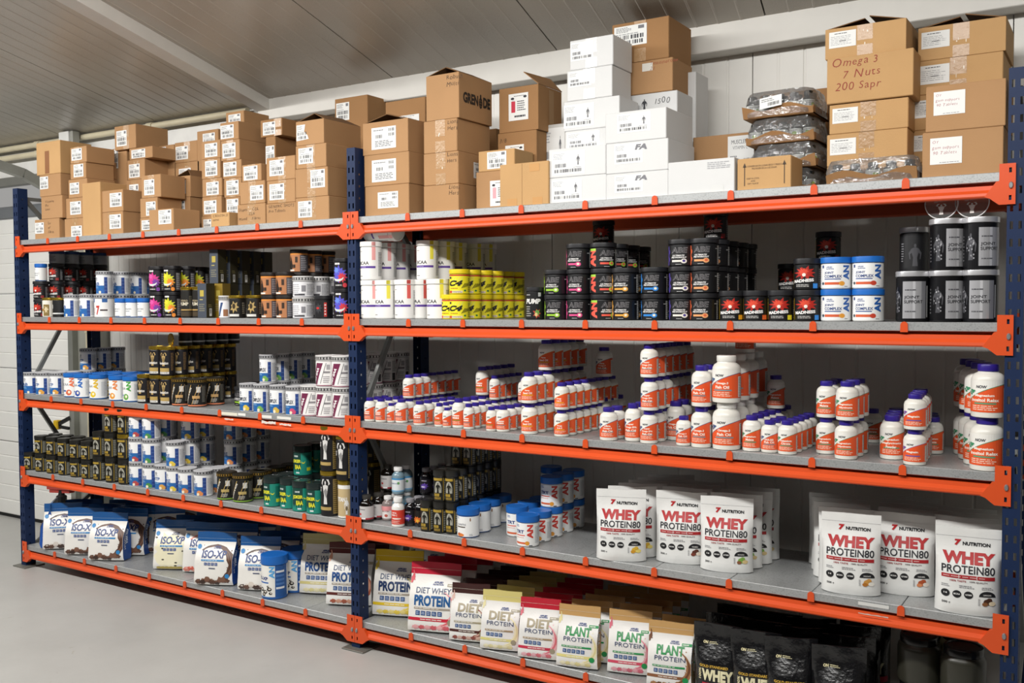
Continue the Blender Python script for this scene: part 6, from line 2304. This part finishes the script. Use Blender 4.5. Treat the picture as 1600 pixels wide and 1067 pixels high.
row('av', 1066, 1, 'row', g, y=.055, n=1, tiers=((None, 0, 1), (None, 0, 1), (None, 0, 1)), face=.9)
row('ao', 1101, 1, 'row', g, y=.05, n=5, dy=.10, tiers=((None, 0, 5), (None, 0, 5), (None, 0, 5), ('mk', 1, 1)), face=.5)
row('my', 1143, 1, 'at the edge', g, y=.045, face=.6)
row('mo', 1181, 1, 'row', g, y=.045, n=4, dy=.126, tiers=((None, 0, 4), ('my', 3, 1)), face=.6)
row('ml', 1220, 1, 'at the edge', g, y=.045, face=.6)
row('mb', 1261, 1, 'row', g, y=.045, n=3, dy=.126, tiers=((None, 0, 3), (None, 0, 3), ('mk', 2, 1)), face=.6)
row('jo', 1306, 1, 'beside the splash tubs', g, y=.05, tiers=((None, 0, 1), (None, 0, 1)), face=.6)
row('jr', 1356, 1, 'beside the empty stretch', g, y=.05, tiers=((None, 0, 1), (None, 0, 1)), face=.7)
row('js2', 1427, 1, 'stack front', g, y=.055, n=1, face=.5)
row('js', 1479, 1, 'middle stack', g, y=.055, tiers=((None, 0, 1), (None, 0, 1)), face=.5)
row('js2', 1532, 1, 'by the end post', g, y=.055, tiers=((None, 0, 1), ('js', 0, 1)), face=.5)
row('js', 1427, 1, 'behind at the back', g, y=.19, tiers=((None, 0, 1), ('jk', 0, 1)), face=.5)
# white tub lying on the upper row of white tubs
K = KINDS['bp']
o = empty('supplement_tub', (X_at(576, .075, 1.76), .075, SH[1] + 2 * .1626 + .0475), 0)
o.rotation_euler = (0, PI / 2, 0)
for pn, me in K['parts']:
    link(pn, me, o)
tag(o, 'large white amino tub lying on its side on top of the standing white tubs', 'tub', g)
# second group of yellow striped tubs standing on a row further in
for i, (px, yy) in enumerate(((668, .13), (694, .22), (713, .31), (742, .42), (760, .48))):
    zz_ = SH[1] + .0008
    xx = X_at(px, yy, 1.6)
    for t in range(2):
        put('by', xx, yy, zz_ + t * .1626, .35, 'large white amino tub with yellow stripe, %s of the inner row, %s tier' % (('first', 'second', 'third', 'fourth', 'last')[i], TIER[t]), g)
# clear round lids standing on the silver tubs
for px, w in ((1471, 'middle'), (1519, 'end post')):
    zz_ = SH[1] + 2 * .1536
    ro = empty('clear_lid', (X_at(px, .055, zz_ + .045), .055, zz_ + .0005), -.05)
    tag(ro, 'clear round plastic lid standing on the silver tub of the %s stack' % w, 'lid', 'clear lids on the silver tubs')
    ring = [(.046 * math.cos(2 * PI * k / 36), 0, .047 + .046 * math.sin(2 * PI * k / 36)) for k in range(37)]
    link('rim', mesh('rim', *tube(ring, .0016, 6), plain('#d9d9d8', .2), 50), ro)
    V, F = lathe([(.0455, -.0008), (.0455, .0008)], 36)
    V = [(x, z, .047 + y) for x, y, z in V]
    link('disc', mesh('disc', V, F, clear('clear'), 40), ro)
    A = Art()
    A.text('PER AMBITIONEM', -.03, .060, .028, .066, '#d4cfca', -.01, rot=8)
    A.text('AD ASTRA', -.02, .050, .02, .056, '#d4cfca', -.01, rot=8)
    fig(A, .0, .014, .03, .032, '#d4cfca', 2, 1)
    link('print', A.build('print', on_front(-.001), PAPER), ro)

# ------------------------------------------------------------------ third level, first bay
g = 'tubs on the third level of the first bay'
row('ab1', 50, 2, 'outermost by the door', g, py=616, n=2, tiers=((None, 0, 2),), face=.35)
row('atp', 69, 2, 'second by the door', g, py=617, n=2, tiers=((None, 0, 2),), face=.35)
row('atp', 91, 2, 'long row', g, py=617, n=5, dy=.094, tiers=((None, 0, 5), (None, 2, 3)), face=.25)
for px, py, k, n in ((113, 621.5, 'xp', 1), (130, 623, 'xb', 3), (153, 624, 'xy', 4), (184, 628, 'xo', 4), (206, 629, 'xg', 4)):
    row(k, px, 2, 'row', g, py=py, n=n, dy=.094, face=.45 if n < 2 else .2)
row('gb', 226, 2, 'beside the green letters', g, py=630, face=.3)
row('gb', 246, 2, 'inner one', g, py=632, n=2, tiers=((None, 0, 2), (None, 0, 2)), face=.3)
row('gb', 263, 2, 'long row', g, py=633.5, n=6, dy=.078, tiers=((None, 0, 6), (None, 0, 6)), face=.3)
row('hu', 283, 2, 'first along', g, py=635, face=.35)
row('hu', 308, 2, 'middle', g, py=636, face=.35)
row('hu', 336, 2, 'last along', g, py=633, face=.35)
row('ag', 382, 2, 'behind the complex tubs', g, py=634, look='plain black tub with faint print', face=.1)
row('mo', 405, 2, 'behind the complex tubs', g, py=628, n=2, dy=.09, tiers=((None, 0, 2),), face=.0)
for px, py, k in ((388, 644, 'cl'), (410, 646, 'cg'), (435, 647.5, 'cy')):
    row(k, px, 2, 'at the edge', g, py=py, face=.25)
row('cr', 460, 2, 'row', g, py=649, n=4, dy=.085, tiers=((None, 0, 4),), face=.25)
row('cg', 419, 2, 'upper row', g, y=.135, n=4, dy=.085, tiers=((None, 0, 4), (None, 0, 4)), face=.25)
row('hit', 487, 2, 'first row', g, py=652, n=4, dy=.097, tiers=((None, 0, 4),), face=.25)
row('hit', 511, 2, 'second row', g, py=654, n=5, dy=.097, tiers=((None, 0, 5), (None, 0, 5)), face=.25)
row('hit', 536, 2, 'row by the middle post', g, py=656, n=5, dy=.097, tiers=((None, 0, 5), (None, 0, 5)), face=.25)
# gold disc lid and a third tier of dark tubs under the beam
zz_ = SH[2] + 2 * .1456
ro = empty('gold_lid', (X_at(267, .07, zz_ + .03), .07, zz_), -.3)
tag(ro, 'shiny gold round lid standing on the upper gold lidded black tub', 'lid')
V, F = lathe([(.031, -.004), (.032, -.003), (.032, .003), (.031, .004)], 32)
link('lid_disc', mesh('lid_disc', [(x, z, .032 + y) for x, y, z in V], F, GOLD, 40), ro)
for i in range(5):
    yy = .15 + .078 * i
    put('gk', X_at(263, .05, 1.1) + .01, yy, zz_ + .001, .5, 'dark pot with gold lid on the gold lidded tub row, ' + ('front', 'second', 'third', 'fourth', 'last')[i] + ' of five', g)

# ------------------------------------------------------------------ third level, second bay: white bottles
g = 'white bottles on the third level of the second bay'
row('n1', 578, 2, 'first row from the middle post', g, py=659, n=3)
row('n1', 596, 2, 'second row from the middle post', g, py=660, n=4)
row('n3', 611, 2, 'third row from the middle post', g, py=660, n=3)
row('n4', 627, 2, 'fourth row from the middle post', g, py=661, n=8, dy=.0545, tiers=((None, 0, 8), (None, 1, 7)))
row('n4', 656, 2, 'fifth row from the middle post', g, py=665, n=5)
row('n6', 687, 2, 'sixth row from the middle post', g, py=667, n=4)
row('n3', 699, 2, 'seventh row from the middle post', g, py=668.5, n=2)
row('n8', 717, 2, 'eighth row from the middle post', g, py=669, n=8, dy=.0555, tiers=((None, 0, 8), (None, 3, 5)))
row('n9', 733, 2, 'ninth row from the middle post', g, py=671, n=9, dy=.046, tiers=((None, 0, 9), (None, 4, 5)))
row('n6', 768, 2, 'tenth row from the middle post', g, py=674.5, n=5)
row('n4', 786, 2, 'eleventh row from the middle post', g, py=675, n=6, tiers=((None, 0, 6), (None, 3, 1)))
row('nh', 827, 2, 'row', g, py=679, n=7, dy=.066, tiers=((None, 0, 7), (None, 0, 7), (None, 2, 5)), face=.55)
row('n369', 878, 2, 'row', g, py=684.5, n=8, dy=.058, tiers=((None, 0, 8), (None, 0, 8), ('nu', 6, 1)), face=.45)
row('nu', 943, 2, 'behind the front ones', g, py=668, n=5, dy=.068, face=.2)
row('nu', 951.5, 2, 'at the edge', g, py=689.5, n=2, face=.7)
row('nt', 990, 2, 'beside the stacked fish oil', g, py=690, n=2, face=.45)
row('ns', 1014.6, 2, 'row', g, py=693.5, n=6, dy=.066, tiers=((None, 0, 6), (None, 0, 6), (None, 0, 6)), face=.55)
row('no', 1068.6, 2, 'at the edge', g, py=697, face=.6)
row('no2', 1056, 2, 'inner', g, y=.17, n=2, tiers=((None, 0, 2),), face=.4)
row('no2', 1096.7, 2, 'row', g, py=700, n=3, dy=.072, tiers=((None, 0, 3), (None, 0, 3)), face=.55)
row('nj', 1135, 2, 'row', g, py=703.7, n=4, dy=.097, tiers=((None, 0, 4), (None, 0, 4), ('no2', 2, 1)), face=.55)
row('np', 1175, 2, 'row', g, py=705.6, n=7, dy=.064, tiers=((None, 0, 7), (None, 4, 1)), face=.7)
row('nd', 1203, 2, 'row', g, py=708, n=3, dy=.06, face=.7)
row('npc', 1231, 2, 'row', g, py=711, n=5, dy=.062, face=.7)
row('nm1', 1291, 2, 'beside the wide ones', g, py=709.6, n=3, dy=.065, tiers=((None, 0, 3), (None, 0, 3)), face=.7)
row('nm2', 1323, 2, 'row', g, py=718.5, n=3, dy=.072, tiers=((None, 0, 3), (None, 0, 3)), face=.7)
row('nmc', 1364, 2, 'alone at the back', g, py=692, n=1, face=.7)
row('nm3', 1394, 2, 'row', g, py=718.5, n=4, dy=.075, face=.7, dx=-.01)
row('nmt', 1429.7, 2, 'row', g, py=729, n=4, dy=.068, tiers=((None, 0, 4), (None, 0, 4)), face=.7, dx=-.006)
row('nmc', 1458, 2, 'row', g, py=709.5, n=3, dy=.065, face=.6, dx=-.012)
row('nmi', 1542, 2, 'row by the end post', g, py=737.5, n=4, dy=.096, tiers=((None, 0, 4), (None, 0, 4)), face=.7, dx=-.028)

# ------------------------------------------------------------------ fourth level, first bay
g = 'tubs on the fourth level of the first bay'
fx = ((48, 735.6, 'fs', 0), (66, 738, 'fs', 0), (84, 740, 'fs', 2), (102, 743, 'fs', 2), (121, 746, 'fs', 2), (139, 749, 'fs', 2), (157, 752, 'ft', 2), (176, 754, 'ft', 3), (196, 758, 'ft', 3))
for i, (px, py, k, t) in enumerate(fx):
    n = 2 if i < 6 else 3
    tiers = [(None, 0, n)]
    if t >= 1 or i == 1:
        tiers.append(('fg' if i == 8 else None, 0, n))
    if t >= 3:
        tiers.append((None, 0, 2))
    row(k, px, 3, ('outermost', 'second', 'third', 'fourth', 'fifth', 'sixth', 'seventh', 'eighth', 'ninth')[i] + ' row', g, py=py, n=n, dy=.082, tiers=tuple(tiers), face=.35)
row('pr', 217, 3, 'row', g, py=761.5, n=3, dy=.094, tiers=((None, 0, 3), (None, 0, 3), (None, 0, 3)), face=.3)
row('pg', 238, 3, 'row', g, py=764, n=2, dy=.094, tiers=((None, 0, 2), (None, 0, 2), (None, 0, 2)), face=.2)
row('atp', 256, 3, 'among the fruit prints', g, py=766, n=1, face=.4)
row('py', 275, 3, 'row', g, py=769, n=3, dy=.094, tiers=((None, 0, 3), (None, 0, 3), (None, 1, 2)), face=.2)
row('po', 293, 3, 'row', g, py=773.5, n=1, face=.2)
row('po', 318, 3, 'long row', g, py=776, n=5, dy=.094, tiers=((None, 0, 5), (None, 2, 3), (None, 2, 3)), face=.15)
for px, py, w, n in ((355, 782.5, 'first', 1), (380, 785.5, 'second', 2), (409, 778, 'third', 3)):
    row('bg', px, 3, w + ' along', g, py=py, n=n, dy=.097, face=.35)
row('jq', 426.5, 3, 'first along', g, py=792, n=2, dy=.09, face=.1)
row('jq', 452, 3, 'second along', g, py=795, n=3, dy=.09, tiers=((None, 0, 3), (None, 1, 2)), face=.15)
row('jq', 471, 3, 'third along', g, py=800, n=1, face=.6)
row('jq', 494, 3, 'fourth along', g, py=804, n=2, face=.4)
row('tb', 516, 3, 'row', g, py=808, n=4, dy=.092, tiers=((None, 0, 4), (None, 0, 4)), face=.35)
row('tt', 541, 3, 'beside the post', g, py=810, n=2, dy=.085, tiers=((None, 0, 2), ('tb', 0, 2)), face=.35)
# ------------------------------------------------------------------ fourth level, second bay
g = 'goods on the fourth level of the second bay'
row('gl', 572.4, 3, 'at the edge by the middle post', g, py=816.7, face=.35)
row('gl', 591, 3, 'second along', g, py=812, n=2, dy=.066, tiers=((None, 0, 2), (None, 1, 1)), face=.35)
row('pk2', 606, 3, 'beside the grey labels', g, py=814, n=2, face=.4)
row('rd', 622, 3, 'at the edge', g, py=826, face=.5)
row('cb', 622, 3, 'row', g, y=.12, n=2, dy=.058, tiers=((None, 0, 2), (None, 0, 2)), face=.4)
row('pu', 641, 3, 'row', g, py=822, n=5, dy=.056, tiers=((None, 0, 5), (None, 2, 3)), face=.5)
row('of', 656, 3, 'row', g, py=823, n=2, dy=.056, face=.5)
row('fv', 668, 3, 'first row', g, py=831, n=3, dy=.062, face=.5)
row('fv', 688, 3, 'second row', g, py=833.6, n=6, dy=.062, tiers=((None, 0, 6), (None, 0, 6), (None, 2, 4)), face=.5)
row('fv', 707, 3, 'third row', g, py=835, n=6, dy=.062, tiers=((None, 0, 6), (None, 0, 6), (None, 2, 4)), face=.4)
row('mg', 732, 3, 'row', g, py=841, n=4, dy=.097, face=.35, dx=-.012)
row('tr', 808, 3, 'inner row', g, py=839, n=4, dy=.091, tiers=((None, 0, 4), (None, 3, 1)), face=.35)
row('tr', 825, 3, 'front row', g, py=855.5, n=5, dy=.091, tiers=((None, 0, 5), (None, 2, 3)), face=.25)


def bags(kind, px, lev, where, g, py, n=1, dy=.05, yaw=0.35, tilt=0.0, dx=0.0, x2=None):
    K = KINDS[kind]
    CALL[0] += 1
    z = SH[lev] + 0.0008
    hit = on_z(px, py, z)
    y = float(hit[1]) + K['r'] * .8
    y = max(y, K['r'] + .004)
    x = X_at(px, y - K['r'] * .8, z) - math.sin(yaw) * K['r'] * .6
    for i in range(n):
        lab = K['look'] + ', ' + where + ('' if n == 1 else ', front' if i == 0 else ', %s back' % ORD[i])
        if y + i * dy + K['r'] > DEP + .09:
            break
        a, b_ = RND.uniform(-.006, .006), RND.uniform(-.05, .05)
        key = '%d.0.%d' % (CALL[0], i)
        if key not in SKIP:
            PUT.append((key, put(kind, x + dx * i + a * (i > 0), y + i * dy, z, yaw + b_ * (i > 0), lab, g, tilt)))


g = 'white whey pouches on the fourth level'
bags('wv', 968, 3, 'first column', g, 881, n=6, dy=.074, yaw=.32, dx=.008)
bags('wt', 1062, 3, 'column', g, 881, n=4, dy=.074, yaw=.25, dx=-.004)
bags('wp', 1133, 3, 'column', g, 894, n=4, dy=.074, yaw=.22, dx=.007)
bags('wc', 1327, 3, 'column', g, 929, n=5, dy=.074, yaw=.12, dx=-.03)
bags('wm', 1411, 3, 'column', g, 930, n=5, dy=.074, yaw=.14, dx=-.008)
bags('wk', 1511, 3, 'column by end post', g, 961, n=5, dy=.074, yaw=.12, dx=-.012)
# ------------------------------------------------------------------ bottom level
g = 'isolate pouches on the bottom level'
bags('ic', 66, 4, 'turned sideways by the door', g, 852, n=1, yaw=-.75, tilt=-.07)
bags('ik', 92, 4, 'first of leaning group', g, 859, n=2, dy=.126, yaw=.75, tilt=-.07)
bags('ic', 126, 4, 'middle of leaning group', g, 868, n=3, dy=.126, yaw=.55, tilt=-.07)
bags('ic', 163, 4, 'beside the gap', g, 877, n=2, dy=.126, yaw=.45, tilt=-.07)
bags('ic', 207, 4, 'inner column', g, 864, n=3, dy=.126, yaw=.45, tilt=-.07)
bags('ic', 254, 4, 'half hidden', g, 864, n=2, dy=.126, yaw=.7, tilt=-.07)
bags('iv', 266, 4, 'column', g, 891, n=3, dy=.126, yaw=.52, tilt=-.07)
bags('is', 312, 4, 'column', g, 896, n=3, dy=.126, yaw=.45, tilt=-.07)
bags('ic', 331, 4, 'column at the edge', g, 922, n=1, dy=.126, yaw=.42, tilt=-.07)
bags('ic', 366, 4, 'behind the front', g, 898, n=3, dy=.126, yaw=.45, tilt=-.07)
bags('ik', 400, 4, 'column beside the tub', g, 924, n=3, dy=.126, yaw=.45, tilt=-.07)
row('it', 429, 4, 'at the edge', g, py=941, face=.4)
row('it', 461, 4, 'behind the first', g, py=927, n=2, dy=.125, face=.4)
g = 'protein pouches on the bottom level'
bags('dv', 500, 4, 'first column', g, 930, n=3, dy=.103, yaw=.42, tilt=-.11)
bags('dc', 543, 4, 'column behind the middle post', g, 948, n=4, dy=.103, yaw=.42, tilt=-.11)
bags('dy2', 617, 4, 'column', g, 965, n=1, yaw=.36, tilt=-.11)
bags('dv', 668, 4, 'behind the bright yellow', g, 938, n=3, dy=.103, yaw=.36, tilt=-.11)
bags('dr', 674, 4, 'column', g, 990, n=4, dy=.103, yaw=.32, dx=.01, tilt=-.11)
bags('pc', 730, 4, 'column', g, 1004, n=5, dy=.079, yaw=.30, dx=.006, tilt=-.11)
bags('pv', 779, 4, 'column', g, 1022, n=5, dy=.079, yaw=.28, dx=.006, tilt=-.11)
bags('pr_', 839, 4, 'column', g, 1035, n=5, dy=.079, yaw=.26, dx=.006, tilt=-.11)
bags('lv', 900, 4, 'column', g, 1050, n=5, dy=.079, yaw=.22, dx=.01, tilt=-.11)
bags('ls', 981, 4, 'column', g, 1055, n=5, dy=.079, yaw=.26, dx=.004, tilt=-.11)
bags('lc', 1044, 4, 'column', g, 1078, n=2, dy=.079, yaw=.22, dx=.01, tilt=-.11)
g = 'black whey pouches on the bottom level'
bags('bw', 1117, 4, 'first column', g, 1113, n=3, dy=.115, yaw=.1, tilt=0)
bags('bw', 1178, 4, 'second column', g, 1119, n=3, dy=.115, yaw=.22)
bags('bw2', 1234, 4, 'third column', g, 1129, n=3, dy=.115, yaw=.28)
bags('bw2', 1309, 4, 'fourth column', g, 1141, n=4, dy=.115, yaw=.25)
g = 'jars at the open end of the bottom level'
for i, (px, yy) in enumerate(((1436, .16), (1505, .12), (1440, .30), (1502, .26))):
    for t in range(2 if i < 2 else 2):
        put('jarc' if (i == 3 and t == 1) else 'jar', X_at(px, yy, .3), yy, SH[4] + .0008 + t * .1508, .3, KINDS['jarc' if (i == 3 and t == 1) else 'jar']['look'] + ', %s pair near the end post, %s' % (('front', 'front corner', 'back', 'back corner')[i], ('below', 'on top')[t]), g)

# ------------------------------------------------------------------ small things hanging behind the rack
cp_ = empty('spring_clamp', tuple(on_y(99, 664, .58)), .2)
tag(cp_, 'black and yellow clamp hung on the steel door column behind the rack', 'clamp')
link('jaw', mesh('jaw', *join(bar((-.05, 0, .0), (.06, 0, .05), .022, .022), bar((-.05, 0, -.01), (.05, 0, -.02), .018, .018)), plain('#1b1b1b', .5)), cp_)
link('grip', mesh('grip', *bevbox(-.07, -.03, -.02, .02, -.03, .03, .006), plain('#d9b21e', .5)), cp_)
rg = empty('hand_tool', tuple(on_y(96, 770, .46)), 0)
tag(rg, 'red strap with a black handle hanging under the fourth shelf at the door end', 'tool')
V, F = join(bar((-.12, 0, .03), (.14, .02, .045), .05, .03), bar((-.1, 0, .01), (.08, .02, .02), .04, .03))
link('strap', mesh('strap', V, F, plain('#b8453c', .8, bump=.6, bscale=40)), rg)
link('handle', mesh('handle', *lathe([(.012, -.075), (.03, -.072), (.032, -.02), (.02, -.012), (.014, .02)], 14), plain('#1a1a1a', .5)), rg)
